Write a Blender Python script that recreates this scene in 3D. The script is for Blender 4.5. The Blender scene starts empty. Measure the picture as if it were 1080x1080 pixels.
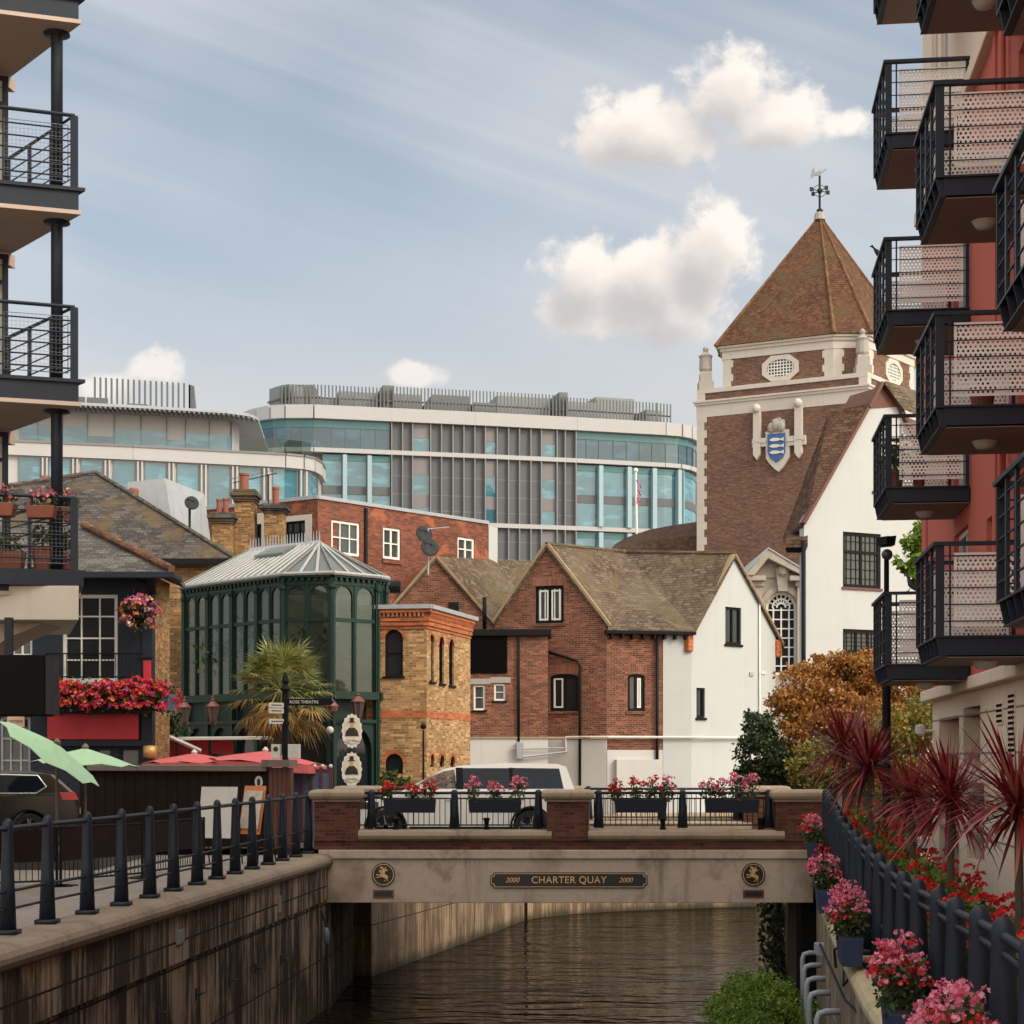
import bpy, math, random
from math import pi, sin, cos, radians, atan2, sqrt
from mathutils import Vector, Matrix
from mathutils.geometry import tessellate_polygon
random.seed(7)
SC = bpy.context.scene
COL = SC.collection
FPX, HOR, EYE = 1800.0, 800.0, 5.43      # focal length and horizon of the photograph, eye height over the water
GROUND = 3.30

def XZ(px, Y): return (px - 540) / FPX * Y
def ZZ(py, Y): return EYE + (HOR - py) / FPX * Y
def P(px, py, Y): return Vector((XZ(px, Y), Y, ZZ(py, Y)))

# ---------------------------------------------------------------- mesh collector
class MB:
    def __init__(s): s.v = []; s.f = []; s.m = []; s.mi = 0
    def face(s, pts):
        b = len(s.v); s.v += [tuple(p) for p in pts]; s.f.append(tuple(range(b, b + len(pts)))); s.m.append(s.mi)
    def mesh(s, vs, fs):
        b = len(s.v); s.v += [tuple(p) for p in vs]
        for f in fs: s.f.append(tuple(i + b for i in f)); s.m.append(s.mi)
    def hexa(s, c):      # 8 corners: bottom ring 0-3, top ring 4-7 (counter-clockwise from above)
        s.mesh(c, [(3, 2, 1, 0), (4, 5, 6, 7), (0, 1, 5, 4), (1, 2, 6, 5), (2, 3, 7, 6), (3, 0, 4, 7)])
    def box(s, x0, x1, y0, y1, z0, z1):
        s.hexa([(x0, y0, z0), (x1, y0, z0), (x1, y1, z0), (x0, y1, z0), (x0, y0, z1), (x1, y0, z1), (x1, y1, z1), (x0, y1, z1)])
    def fbox(s, F, u0, u1, z0, z1, d0, d1):   # d0 back, d1 front
        p = F.pt
        s.hexa([p(u0, z0, d1), p(u1, z0, d1), p(u1, z0, d0), p(u0, z0, d0), p(u0, z1, d1), p(u1, z1, d1), p(u1, z1, d0), p(u0, z1, d0)])
    def prism(s, poly, z0, z1):   # poly counter-clockwise seen from above
        n = len(poly)
        vs = [(x, y, z0) for x, y in poly] + [(x, y, z1) for x, y in poly]
        fs = [tuple(range(n - 1, -1, -1)), tuple(range(n, 2 * n))]
        fs += [(i, (i + 1) % n, n + (i + 1) % n, n + i) for i in range(n)]
        s.mesh(vs, fs)
    def fprism(s, F, poly, d0, d1, caps=True):  # polygon (u,z) extruded from d0 (back) to d1 (front)
        if sum(poly[i][0] * poly[(i + 1) % len(poly)][1] - poly[(i + 1) % len(poly)][0] * poly[i][1] for i in range(len(poly))) < 0: poly = poly[::-1]
        n = len(poly)
        vs = [F.pt(u, z, d1) for u, z in poly] + [F.pt(u, z, d0) for u, z in poly]
        fs = [(n + i, n + (i + 1) % n, (i + 1) % n, i) for i in range(n)]
        tr = tessellate_polygon([[Vector((u, z, 0)) for u, z in poly]])
        for t in tr:
            a, b, c = [poly[i] for i in t]
            if (b[0] - a[0]) * (c[1] - a[1]) - (b[1] - a[1]) * (c[0] - a[0]) < 0: t = t[::-1]
            fs.append(tuple(t)); fs.append(tuple(n + i for i in t[::-1]))
        s.mesh(vs, fs)
    def wall(s, F, outer, holes, thick=.3, reveal=.12, front=0.0):
        loops = [outer] + holes
        flat = [q for l in loops for q in l]
        tr = tessellate_polygon([[Vector((u, z, 0)) for u, z in l] for l in loops])
        vs = [F.pt(u, z, front) for u, z in flat]; fs = []
        for t in tr:
            a, b, c = [flat[i] for i in t]
            ar = (b[0] - a[0]) * (c[1] - a[1]) - (b[1] - a[1]) * (c[0] - a[0])
            if abs(ar) < 1e-9: continue
            fs.append(tuple(t) if ar > 0 else tuple(t[::-1]))
        s.mesh(vs, fs)
        for k, l in enumerate(loops):
            ar = sum(l[i][0] * l[(i + 1) % len(l)][1] - l[(i + 1) % len(l)][0] * l[i][1] for i in range(len(l)))
            if (ar < 0) == (k == 0): l = l[::-1]      # outer ccw, holes cw
            dep = front - (thick if k == 0 else reveal)
            n = len(l)
            for i in range(n):
                (u0, z0), (u1, z1) = l[i], l[(i + 1) % n]
                s.face([F.pt(u0, z0, front), F.pt(u0, z0, dep), F.pt(u1, z1, dep), F.pt(u1, z1, front)])
    def tube(s, path, r, n=8, cap=True):
        path = [Vector(p) for p in path]; rs = r if isinstance(r, (list, tuple)) else [r] * len(path)
        rings = []; ref = None
        for i, p in enumerate(path):
            t = (path[min(i + 1, len(path) - 1)] - path[max(i - 1, 0)]).normalized()
            if ref is None:
                ref = Vector((0, 0, 1)) if abs(t.z) < .9 else Vector((1, 0, 0))
            a = t.cross(ref).normalized(); b = a.cross(t).normalized(); ref = b
            rings.append([p + (a * cos(2 * pi * k / n) + b * sin(2 * pi * k / n)) * rs[i] for k in range(n)])
        vs = [q for rg in rings for q in rg]; fs = []
        for i in range(len(rings) - 1):
            for k in range(n):
                k2 = (k + 1) % n; fs.append((i * n + k, i * n + k2, (i + 1) * n + k2, (i + 1) * n + k))
        if cap: fs += [tuple(range(n - 1, -1, -1)), tuple((len(rings) - 1) * n + k for k in range(n))]
        s.mesh(vs, fs)
    def lathe(s, prof, c, n=12, a0=0.0, sy=1.0):    # profile [(r,z)]
        cx, cy, cz = c; vs = []; fs = []
        for r, z in prof:
            for k in range(n): a = a0 + 2 * pi * k / n; vs.append((cx + r * cos(a), cy + r * sy * sin(a), cz + z))
        for i in range(len(prof) - 1):
            for k in range(n):
                k2 = (k + 1) % n; fs.append((i * n + k, i * n + k2, (i + 1) * n + k2, (i + 1) * n + k))
        fs += [tuple(range(n - 1, -1, -1)), tuple((len(prof) - 1) * n + k for k in range(n))]
        s.mesh(vs, fs)
    def ball(s, c, r, n=10, m=6, sz=1.0):
        s.lathe([(r * max(sin(pi * i / m), .02), -r * sz * cos(pi * i / m)) for i in range(m + 1)], c, n)
    def loft(s, rings, cap=True, close=True):
        n = len(rings[0]); vs = [q for r in rings for q in r]; fs = []
        for i in range(len(rings) - 1):
            for k in range(n if close else n - 1):
                k2 = (k + 1) % n; fs.append((i * n + k, i * n + k2, (i + 1) * n + k2, (i + 1) * n + k))
        if cap: fs += [tuple(range(n - 1, -1, -1)), tuple((len(rings) - 1) * n + k for k in range(n))]
        s.mesh(vs, fs)
    def sweep(s, path, prof, up=Vector((0, 0, 1))):   # 2d profile (side, up) swept on a horizontal polyline; side = right of travel
        rings = []
        for i, p in enumerate(path):
            t = Vector(path[min(i + 1, len(path) - 1)]) - Vector(path[max(i - 1, 0)]); t.z = 0; t.normalize()
            r = t.cross(up)
            rings.append([Vector(p) + r * a + up * b for a, b in prof])
        s.loft(rings)
    def slab(s, pts, t):      # planar polygon given a thickness straight down
        pts = [Vector(p) for p in pts]; n = len(pts)
        nv = sum(((pts[i] - pts[0]).cross(pts[(i + 1) % n] - pts[0]) for i in range(1, n - 1)), Vector())
        if nv.z < 0: pts = pts[::-1]
        s.mesh(pts + [p - Vector((0, 0, t)) for p in pts], [tuple(range(n)), tuple(range(2 * n - 1, n - 1, -1))] + [(n + i, n + (i + 1) % n, (i + 1) % n, i) for i in range(n)])
    def leaf(s, c, size, d, nrm, w=.5):       # four-cornered leaf along d
        side = d.cross(nrm)
        if side.length < 1e-4: side = Vector((1, 0, 0))
        side.normalize()
        s.face([c, c + d * size * .5 + side * size * w * .5, c + d * size, c + d * size * .5 - side * size * w * .5])
    def leaves(s, c, rad, n, size, rng, hollow=.45, up=.3, w=.6):
        c = Vector(c)
        for _ in range(n):
            v = rvec(rng); r = (hollow + (1 - hollow) * rng.random()) ** .8
            p = c + Vector((v.x * rad[0], v.y * rad[1], v.z * rad[2])) * r
            d = (rvec(rng) + v * .6 - Vector((0, 0, .3))).normalized()
            nm = (rvec(rng) + Vector((0, 0, up)) + v * .5).normalized()
            s.leaf(p, size * rng.uniform(.6, 1.3), d, nm, w)
    def flowers(s, c, rad, n, size, rng, petals=4):
        c = Vector(c)
        for _ in range(n):
            v = rvec(rng); 
            if v.z < -.3: v.z *= -.5
            p = c + Vector((v.x * rad[0], v.y * rad[1], v.z * rad[2])) * rng.uniform(.75, 1.06)
            nm = (v + rvec(rng) * .6).normalized(); a = nm.orthogonal().normalized(); b = nm.cross(a)
            sz = size * rng.uniform(.7, 1.25); q = rng.random() * 6
            pts = []
            for k in range(petals * 2):
                rr = sz * (.78 if k % 2 else 1.0) * .5; t = q + pi * k / petals
                pts.append(p + (a * cos(t) + b * sin(t)) * rr + nm * (sz * .18 if k % 2 == 0 else 0))
            s.face(pts)

def bunch(b, c, rad, nspray, nflor, size, rng):
    # flower heads held on separate sprays, so that foliage and gaps show between them
    c = Vector(c)
    for _ in range(nspray):
        v = rvec(rng); v.z = abs(v.z) * 1.1 - .25 * rng.random()
        q = c + Vector((v.x * rad[0], v.y * rad[1], v.z * rad[2])) * rng.uniform(.72, 1.15); s = size * rng.uniform(.9, 1.6)
        b.flowers(q, (s, s, s * .8), nflor, size, rng)
def rvec(rng):
    while 1:
        v = Vector((rng.uniform(-1, 1), rng.uniform(-1, 1), rng.uniform(-1, 1)))
        if .05 < v.length < 1: return v.normalized()

class Fr:      # a wall's own frame: u along the wall, d outwards, z up (z is world height)
    def __init__(s, ox, oy, ux, uy):
        l = sqrt(ux * ux + uy * uy); s.o = (ox, oy); s.u = (ux / l, uy / l); s.n = (uy / l, -ux / l)
    def pt(s, u, z, d=0.0): return Vector((s.o[0] + s.u[0] * u + s.n[0] * d, s.o[1] + s.u[1] * u + s.n[1] * d, z))
    def uv(s, px, py):
        k = (px - 540) / FPX; u = (k * s.o[1] - s.o[0]) / (s.u[0] - k * s.u[1])
        return u, ZZ(py, s.o[1] + u * s.u[1])
    def rect(s, x0, y0, x1, y1):
        a = s.uv(x0, y0); b = s.uv(x1, y1); c = s.uv(x0, y1); d = s.uv(x1, y0)
        return a[0], b[0], (b[1] + c[1]) / 2, (a[1] + d[1]) / 2     # u0,u1,z0,z1
    def poly(s, pts): return [s.uv(*p) for p in pts]
def frame(px0, Y0, px1, Y1): 
    x0, x1 = XZ(px0, Y0), XZ(px1, Y1); return Fr(x0, Y0, x1 - x0, Y1 - Y0)
def rectp(r): u0, u1, z0, z1 = r; return [(u0, z0), (u1, z0), (u1, z1), (u0, z1)]
def archp(r, n=9, rise=None):
    u0, u1, z0, z1 = r; h = (u1 - u0) / 2; rise = h if rise is None else rise; c = (u0 + u1) / 2
    return [(u0, z0), (u1, z0)] + [(c + h * cos(pi * k / (n - 1)), z1 - rise + rise * sin(pi * k / (n - 1))) for k in range(n)]

# ---------------------------------------------------------------- scene objects
BASE = {}
def obj(name, mb, mat, parent=None, smooth=False, bevel=0, label=None, solid=0):
    me = bpy.data.meshes.new(name)
    base = BASE.get(parent.name, Vector()) if parent else Vector()
    me.from_pydata([tuple(Vector(v) - base) for v in mb.v], [], mb.f)
    for m in (mat if isinstance(mat, (list, tuple)) else [mat]): me.materials.append(m)
    if isinstance(mat, (list, tuple)): me.polygons.foreach_set('material_index', mb.m)
    if smooth: me.polygons.foreach_set('use_smooth', [True] * len(me.polygons))
    me.update()
    o = bpy.data.objects.new(name, me); COL.objects.link(o)
    if parent: o.parent = parent; BASE[o.name] = base
    if solid:
        m = o.modifiers.new('solid', 'SOLIDIFY'); m.thickness = solid; m.offset = 0
    if bevel or smooth == 'w':
        if smooth == 'w':
            w = o.modifiers.new('weld', 'WELD'); w.merge_threshold = .0005
    if bevel:
        b = o.modifiers.new('bevel', 'BEVEL'); b.width = bevel; b.segments = 2; b.limit_method = 'ANGLE'; b.angle_limit = radians(40)
    if label: o['label'] = label
    return o
def tag(o, label, cat, group=None):
    o['label'] = label; o['category'] = cat
    if group: o['group'] = group
    return o
def thing(name, label, cat, loc, group=None):
    o = bpy.data.objects.new(name, None); COL.objects.link(o); o.empty_display_size = .2
    o.location = loc; BASE[o.name] = Vector(loc)
    return tag(o, label, cat, group)
def struct(name, mb, mat, kind='structure', **k):
    o = obj(name, mb, mat, **k); o['kind'] = kind; return o
def dup(root, loc, rz, label, group=None, scale=1.0):
    r = root.copy(); COL.objects.link(r); r.location = loc; r.rotation_euler = (0, 0, rz); r['label'] = label
    r.scale = (scale,) * 3
    if group: r['group'] = group
    for ch in list(root.children):
        c = ch.copy(); COL.objects.link(c); c.parent = r
        for g in ch.children:
            d = g.copy(); COL.objects.link(d); d.parent = c
    return r
def text_part(name, body, size, mat, parent, F, u, z, d, extrude=.004, align='CENTER', shear=0, label=None, spacing=1.0, sx=1.0):
    cu = bpy.data.curves.new(name, 'FONT'); cu.body = body; cu.size = size; cu.extrude = extrude; cu.align_x = align; cu.align_y = 'CENTER'
    cu.shear = shear; cu.space_character = spacing
    t = bpy.data.objects.new('tmp_text', cu); COL.objects.link(t)
    me = bpy.data.meshes.new_from_object(t.evaluated_get(bpy.context.evaluated_depsgraph_get()))
    COL.objects.unlink(t); bpy.data.objects.remove(t)
    base = BASE.get(parent.name, Vector())
    for v in me.vertices:
        q = F.pt(u + v.co.x * sx, z + v.co.y, d + v.co.z) - base; v.co = q
    me.materials.clear(); me.materials.append(mat); me.update()
    o = bpy.data.objects.new(name, me); COL.objects.link(o); o.parent = parent; BASE[o.name] = base
    return o

# ---------------------------------------------------------------- material helpers
class NT:
    def __init__(s, nt): s.t = nt
    def n(s, typ, ins=None, **props):
        nd = s.t.nodes.new(typ)
        for k, v in props.items(): setattr(nd, k, v)
        for k, v in (ins or {}).items(): s.set(nd.inputs[k], v)
        return nd
    def set(s, sock, v):
        if isinstance(v, bpy.types.NodeSocket): s.t.links.new(v, sock)
        elif isinstance(v, (tuple, list)) and len(v) == 3 and sock.type == 'RGBA': sock.default_value = (*v, 1)
        else: sock.default_value = v
    def m(s, op, a, b=None, c=None, clamp=False):
        nd = s.t.nodes.new('ShaderNodeMath'); nd.operation = op; nd.use_clamp = clamp
        for i, v in enumerate((a, b, c)):
            if v is not None: s.set(nd.inputs[i], v)
        return nd.outputs[0]
    def vm(s, op, a, b=None, out=0):
        nd = s.t.nodes.new('ShaderNodeVectorMath'); nd.operation = op
        s.set(nd.inputs[0], a)
        if b is not None: s.set(nd.inputs[3 if op == 'SCALE' else 1], b)
        return nd.outputs[out]
    def mix(s, fac, a, b, blend='MIX'):
        nd = s.t.nodes.new('ShaderNodeMix'); nd.data_type = 'RGBA'; nd.blend_type = blend
        s.set(nd.inputs[0], fac); s.set(nd.inputs[6], a); s.set(nd.inputs[7], b); return nd.outputs[2]
    def ramp(s, fac, stops, interp='LINEAR'):
        nd = s.t.nodes.new('ShaderNodeValToRGB'); cr = nd.color_ramp; cr.interpolation = interp
        while len(cr.elements) < len(stops): cr.elements.new(.5)
        for e, (p, c) in zip(cr.elements, stops): e.position = p; e.color = (*c, 1) if len(c) == 3 else c
        s.set(nd.inputs[0], fac); return nd.outputs[0]
    def sstep(s, x, a, b):
        nd = s.t.nodes.new('ShaderNodeMapRange'); nd.interpolation_type = 'SMOOTHSTEP'
        s.set(nd.inputs[0], x); nd.inputs[1].default_value = a; nd.inputs[2].default_value = b; return nd.outputs[0]
    def noise(s, vec, scale, detail=3, rough=.55, dist=0):
        nd = s.t.nodes.new('ShaderNodeTexNoise'); s.set(nd.inputs['Vector'], vec)
        nd.inputs['Scale'].default_value = scale; nd.inputs['Detail'].default_value = detail
        nd.inputs['Roughness'].default_value = rough; nd.inputs['Distortion'].default_value = dist; return nd.outputs[0]
    def pos(s): return s.t.nodes.new('ShaderNodeNewGeometry').outputs['Position']
    def stretch(s, vec, sc): return s.vm('MULTIPLY', vec, sc)
    def wallvec(s):    # coordinates lying in whatever plane the surface has: along it and up it
        g = s.t.nodes.new('ShaderNodeNewGeometry')
        N = g.outputs['True Normal']; T = s.vm('NORMALIZE', s.vm('CROSS_PRODUCT', (0.0, 0.0007, 1), N)); B = s.vm('CROSS_PRODUCT', N, T)
        u = s.vm('DOT_PRODUCT', g.outputs['Position'], T, 1); v = s.vm('DOT_PRODUCT', g.outputs['Position'], B, 1)
        c = s.n('ShaderNodeCombineXYZ', {0: u, 1: v}); return c.outputs[0], u, v
    def bump(s, h, strength=.3, dist=.02):
        return s.n('ShaderNodeBump', {'Height': h, 'Strength': strength, 'Distance': dist}).outputs[0]

def newmat(name):
    m = bpy.data.materials.new(name); m.use_nodes = True; nt = m.node_tree; nt.nodes.clear()
    N = NT(nt); out = N.n('ShaderNodeOutputMaterial'); b = N.n('ShaderNodeBsdfPrincipled'); nt.links.new(b.outputs[0], out.inputs[0])
    return m, N, b, out
def scl(c, k): return tuple(min(x * k, 1) for x in c)

def paint(name, c, rough=.45, var=.18, metal=0.0, scale=3.0, spec=.5, streak=0):
    m, N, b, o = newmat(name); p = N.pos()
    n = N.noise(p, scale, 4); col = N.mix(N.m('MULTIPLY', n, 1.0), scl(c, 1 - var), scl(c, 1 + var))
    if streak:
        q = N.noise(N.stretch(p, (3.0, 3.0, .25)), 1.5, 4, .65); col = N.mix(N.sstep(q, .52, .8), col, scl(c, 1 - streak))
    N.set(b.inputs['Base Color'], col); N.set(b.inputs['Roughness'], N.m('ADD', N.m('MULTIPLY', N.noise(p, scale * 4, 2), .25), rough - .12))
    b.inputs['Metallic'].default_value = metal; b.inputs['Specular IOR Level'].default_value = spec
    return m
def brick(name, ca, cb, mort, w=.225, h=.075, gap=.009, dark=.35, patch=None, vary=.6):
    m, N, b, o = newmat(name); vec, u, v = N.wallvec(); p = N.pos()
    t = N.n('ShaderNodeTexBrick', {'Vector': vec, 'Color1': ca, 'Color2': cb, 'Mortar': mort, 'Scale': 1.0, 'Mortar Size': gap, 'Mortar Smooth': .2, 'Bias': 0.0, 'Brick Width': w, 'Row Height': h})
    c = t.outputs[0]
    n1 = N.noise(p, .55, 5, .6); c = N.mix(N.m('MULTIPLY', N.sstep(n1, .42, .75), dark), c, scl(ca, .35), 'MIX')
    n2 = N.noise(N.stretch(p, (5, 5, 1.2)), 1.3, 4, .7); c = N.mix(N.m('MULTIPLY', N.sstep(n2, .5, .8), .35), c, scl(cb, 1.5))
    row = N.m('FLOOR', N.m('DIVIDE', v, h)); cell = N.m('FLOOR', N.m('ADD', N.m('DIVIDE', u, w), N.m('MULTIPLY', N.m('FLOORED_MODULO', row, 2.0), .5)))
    wn = N.n('ShaderNodeTexWhiteNoise', {0: N.n('ShaderNodeCombineXYZ', {0: cell, 1: row}).outputs[0]}, noise_dimensions='2D').outputs[0]
    inb = N.m('SUBTRACT', 1.0, t.outputs[1])
    c = N.mix(N.m('MULTIPLY', N.m('MULTIPLY', N.sstep(wn, .62, .95), inb), vary), c, scl(ca, .32)); c = N.mix(N.m('MULTIPLY', N.m('MULTIPLY', N.sstep(wn, .30, .02), inb), vary * .8), c, scl(ca, 1.6))
    if patch: c = N.mix(N.m('MULTIPLY', N.sstep(N.noise(p, .9, 3), .58, .66), .55), c, patch)
    N.set(b.inputs['Base Color'], c); b.inputs['Roughness'].default_value = .9; b.inputs['Specular IOR Level'].default_value = .2
    N.set(b.inputs['Normal'], N.bump(N.m('MULTIPLY', t.outputs[1], -1.0), .5, .012))
    return m
def tiles(name, ca, cb, lichen, w=.18, h=.14, amount=.5, moss=None):
    m, N, b, o = newmat(name); vec, u, v = N.wallvec(); p = N.pos()
    t = N.n('ShaderNodeTexBrick', {'Vector': vec, 'Color1': ca, 'Color2': cb, 'Mortar': scl(ca, .25), 'Scale': 1.0, 'Mortar Size': .012, 'Mortar Smooth': .4, 'Bias': 0.0, 'Brick Width': w, 'Row Height': h})
    c = t.outputs[0]
    saw = N.m('FRACT', N.m('DIVIDE', v, h))
    row = N.m('FLOOR', N.m('DIVIDE', v, h)); cell = N.m('FLOOR', N.m('ADD', N.m('DIVIDE', u, w), N.m('MULTIPLY', N.m('FLOORED_MODULO', row, 2.0), .5)))
    wn = N.n('ShaderNodeTexWhiteNoise', {0: N.n('ShaderNodeCombineXYZ', {0: cell, 1: row}).outputs[0]}, noise_dimensions='2D').outputs[0]
    c = N.mix(N.m('MULTIPLY', N.sstep(wn, .55, .95), .6), c, scl(ca, .4)); c = N.mix(N.m('MULTIPLY', N.sstep(wn, .35, .02), .5), c, scl(lichen, 1.25))
    c = N.mix(N.m('MULTIPLY', N.sstep(N.noise(p, .45, 5, .65), .4, .7), amount), c, lichen)
    c = N.mix(N.m('MULTIPLY', N.sstep(N.noise(p, 3.5, 4, .7), .6, .72), .55), c, scl(lichen, 1.7))
    if moss: c = N.mix(N.m('MULTIPLY', N.sstep(N.noise(p, .8, 4, .6), .5, .64), .8), c, moss)
    N.set(b.inputs['Base Color'], c); b.inputs['Roughness'].default_value = .92; b.inputs['Specular IOR Level'].default_value = .15
    N.set(b.inputs['Normal'], N.bump(N.m('ADD', N.m('MULTIPLY', saw, -1.0), N.m('MULTIPLY', t.outputs[1], -.6)), .8, .03))
    return m
def plaster(name, c, stain=.25, sc=(.38, .33, .28), rough=.85, streak=.5, blot=0):
    m, N, b, o = newmat(name); p = N.pos()
    col = N.mix(N.noise(p, 1.2, 5, .6), scl(c, .93), scl(c, 1.04))
    q = N.noise(N.stretch(p, (2.6, 2.6, .22)), 1.0, 5, .7); col = N.mix(N.m('MULTIPLY', N.sstep(q, .52, .85), stain), col, tuple(a * k for a, k in zip(c, sc)))
    q2 = N.noise(p, .35, 4, .6); col = N.mix(N.m('MULTIPLY', N.sstep(q2, .5, .75), stain * streak), col, tuple(a * k * 1.5 for a, k in zip(c, sc)))
    if blot:
        q3 = N.noise(N.stretch(p, (1.3, 1.3, .8)), 1.0, 8, .75, .15); col = N.mix(N.m('MULTIPLY', N.sstep(q3, .50, .68), blot), col, tuple(a * k * 1.1 for a, k in zip(c, sc)))
        q4 = N.noise(p, 7.0, 5, .7); col = N.mix(N.m('MULTIPLY', N.sstep(q4, .45, .75), blot * .6), col, scl(c, .62))
    N.set(b.inputs['Base Color'], col); b.inputs['Roughness'].default_value = rough; b.inputs['Specular IOR Level'].default_value = .25
    N.set(b.inputs['Normal'], N.bump(N.noise(p, 25, 4, .6), .25, .01))
    return m
def glass(name, tint=(.02, .025, .03), rough=.03, see=0.0, refl=1.0, wav=.0, rnd=0):
    m, N, b, o = newmat(name); p = N.pos()
    gc = N.mix(N.noise(p, .9, 2), scl(tint, .6), scl(tint, 1.4))
    if rnd:      # blinds and rooms differ by pane; paler bands in the colour imitate reflections
        r_ = N.t.nodes.new('ShaderNodeObjectInfo').outputs['Random']; gc = N.mix(N.m('MULTIPLY', r_, rnd), gc, scl(tint, .45))
        gc = N.mix(N.m('MULTIPLY', N.sstep(N.noise(N.stretch(p, (.35, .35, 1.4)), 1.0, 3, .6), .52, .62), .45), gc, scl(tint, 1.9))
    N.set(b.inputs['Base Color'], gc)
    b.inputs['Roughness'].default_value = rough; b.inputs['IOR'].default_value = 1.45 + .35 * refl; b.inputs['Specular IOR Level'].default_value = .5
    N.set(b.inputs['Normal'], N.bump(N.noise(p, .7, 2), .06 + wav, .05))
    if see:
        tr = N.n('ShaderNodeBsdfTransparent', {'Color': (.75, .82, .78)}); mx = N.n('ShaderNodeMixShader', {0: see})
        N.t.links.new(b.outputs[0], mx.inputs[1]); N.t.links.new(tr.outputs[0], mx.inputs[2]); N.t.links.new(mx.outputs[0], o.inputs[0])
    return m
def leafmat(name, stops, trans=.25, rough=.6, big=None):
    m, N, b, o = newmat(name); g = N.t.nodes.new('ShaderNodeNewGeometry')
    f = g.outputs['Random Per Island']
    if big: f = N.m('ADD', N.m('MULTIPLY', f, 1 - big[0]), N.m('MULTIPLY', N.sstep(N.noise(g.outputs['Position'], big[1], 3), .3, .7), big[0]))
    c = N.ramp(f, stops)
    N.set(b.inputs['Base Color'], c); b.inputs['Roughness'].default_value = rough; b.inputs['Specular IOR Level'].default_value = .3
    tl = N.n('ShaderNodeBsdfTranslucent', {'Color': c}); mx = N.n('ShaderNodeMixShader', {0: trans})
    N.t.links.new(b.outputs[0], mx.inputs[1]); N.t.links.new(tl.outputs[0], mx.inputs[2]); N.t.links.new(mx.outputs[0], o.inputs[0])
    return m
# ---------------------------------------------------------------- materials
M = {}
M['navy'] = paint('navy paint', (.012, .016, .026), .5, .3, scale=6, spec=.32)
M['navy_dull'] = paint('dark navy joinery', (.014, .018, .029), .6, .2, spec=.3)
M['matt_black'] = paint('matt black', (.006, .006, .006), .9, .2, spec=.1)
M['black'] = paint('black metal', (.007, .007, .008), .6, .3, spec=.16)
M['iron'] = paint('dark iron', (.018, .018, .02), .6, .2, spec=.25)
M['green'] = paint('dark green paint', (.007, .024, .017), .45, .3, streak=.4, spec=.3)
M['white'] = paint('white joinery', (.66, .63, .59), .5, .06)
M['cream_panel'] = paint('cream cladding', (.50, .43, .35), .6, .06, streak=.12)
M['red_board'] = paint('red sign board', (.52, .022, .035), .6, .1, streak=.25)
M['red_cloth'] = paint('red canvas', (.50, .035, .05), .85, .12, streak=.15)
M['pale_red_cloth'] = paint('faded red canvas', (.52, .10, .10), .85, .12)
M['green_cloth'] = paint('pale green canvas', (.30, .45, .28), .85, .1)
M['wood_dark'] = paint('dark stained boards', (.018, .010, .007), .85, .35, streak=.5, spec=.15)
M['wood_rust'] = paint('red brown boards', (.11, .035, .02), .65, .3, streak=.4)
M['wood_trim'] = paint('weathered timber', (.16, .12, .095), .75, .2, streak=.4)
M['blue_panel'] = paint('slate blue panel', (.085, .13, .20), .6, .12)
M['maroon'] = paint('maroon paint', (.11, .016, .024), .5, .2)
M['lead'] = paint('grey lead', (.30, .31, .33), .55, .15, streak=.3)
M['steel'] = paint('grey steel', (.17, .18, .185), .5, .15)
M['gold'] = paint('gilded metal', (.72, .46, .20), .4, .25, metal=.5)
M['plaque'] = paint('black plaque', (.016, .015, .016), .4, .2)
M['copper'] = paint('copper lantern', (.17, .06, .045), .5, .3, metal=.3)
M['brass'] = paint('brass sign', (.50, .30, .10), .4, .3, metal=.4)
M['terracotta'] = paint('terracotta', (.23, .068, .04), .8, .2, streak=.3)
M['timber_black'] = paint('black timber', (.008, .007, .007), .7, .2, spec=.15)
M['car_white'] = paint('white car paint', (.86, .80, .73), .3, .03)
M['car_dark'] = paint('dark brown car paint', (.030, .022, .018), .2, .1)
M['rubber'] = paint('tyre rubber', (.014, .014, .014), .8, .2)
M['alloy'] = paint('alloy rim', (.42, .41, .40), .35, .1, metal=.7)
M['chrome'] = paint('bright trim', (.75, .72, .68), .25, .05, metal=.6)
M['skin'] = paint('skin', (.40, .24, .17), .6, .08)
M['dark_cloth'] = paint('dark jacket', (.02, .02, .024), .9, .2)
M['hair'] = paint('dark hair', (.012, .009, .008), .7, .3)
M['bird'] = paint('dark feathers', (.035, .035, .042), .6, .4, scale=18)
M['trunk'] = paint('bark', (.075, .055, .04), .9, .35, scale=9, streak=.4)
M['palm_trunk'] = paint('fibrous palm trunk', (.085, .055, .032), .95, .4, scale=16, streak=.5)
M['soil'] = paint('soil', (.03, .022, .016), .95, .3)
M['poster'] = paint('printed menu', (.55, .45, .38), .6, .5, scale=9)
M['orange_board'] = paint('orange board', (.62, .19, .05), .6, .15)
M['offwhite'] = paint('off white board', (.56, .52, .47), .7, .07, streak=.12)
M['blue_shield'] = paint('blue enamel', (.022, .085, .23), .45, .2)
M['soffit'] = plaster('pink beige soffit', (.50, .385, .32), .35)
M['soffit_dark'] = plaster('brown soffit board', (.27, .20, .16), .3)
M['red_render'] = plaster('red render', (.50, .12, .085), .22, (.6, .6, .6))
M['beige_stone'] = plaster('beige stone', (.74, .585, .45), .3, (.6, .52, .45))
M['white_render'] = plaster('white render', (.44, .438, .432), .42, (.66, .64, .62), blot=.10)
M['white_paint_wall'] = plaster('white painted brick', (.50, .475, .45), .4, (.55, .52, .5))
M['portland'] = plaster('pale carved stone', (.49, .44, .385), .6, (.42, .40, .38))
M['grey_stone'] = plaster('weathered grey stone', (.32, .29, .26), .55, (.4, .4, .4))
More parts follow.
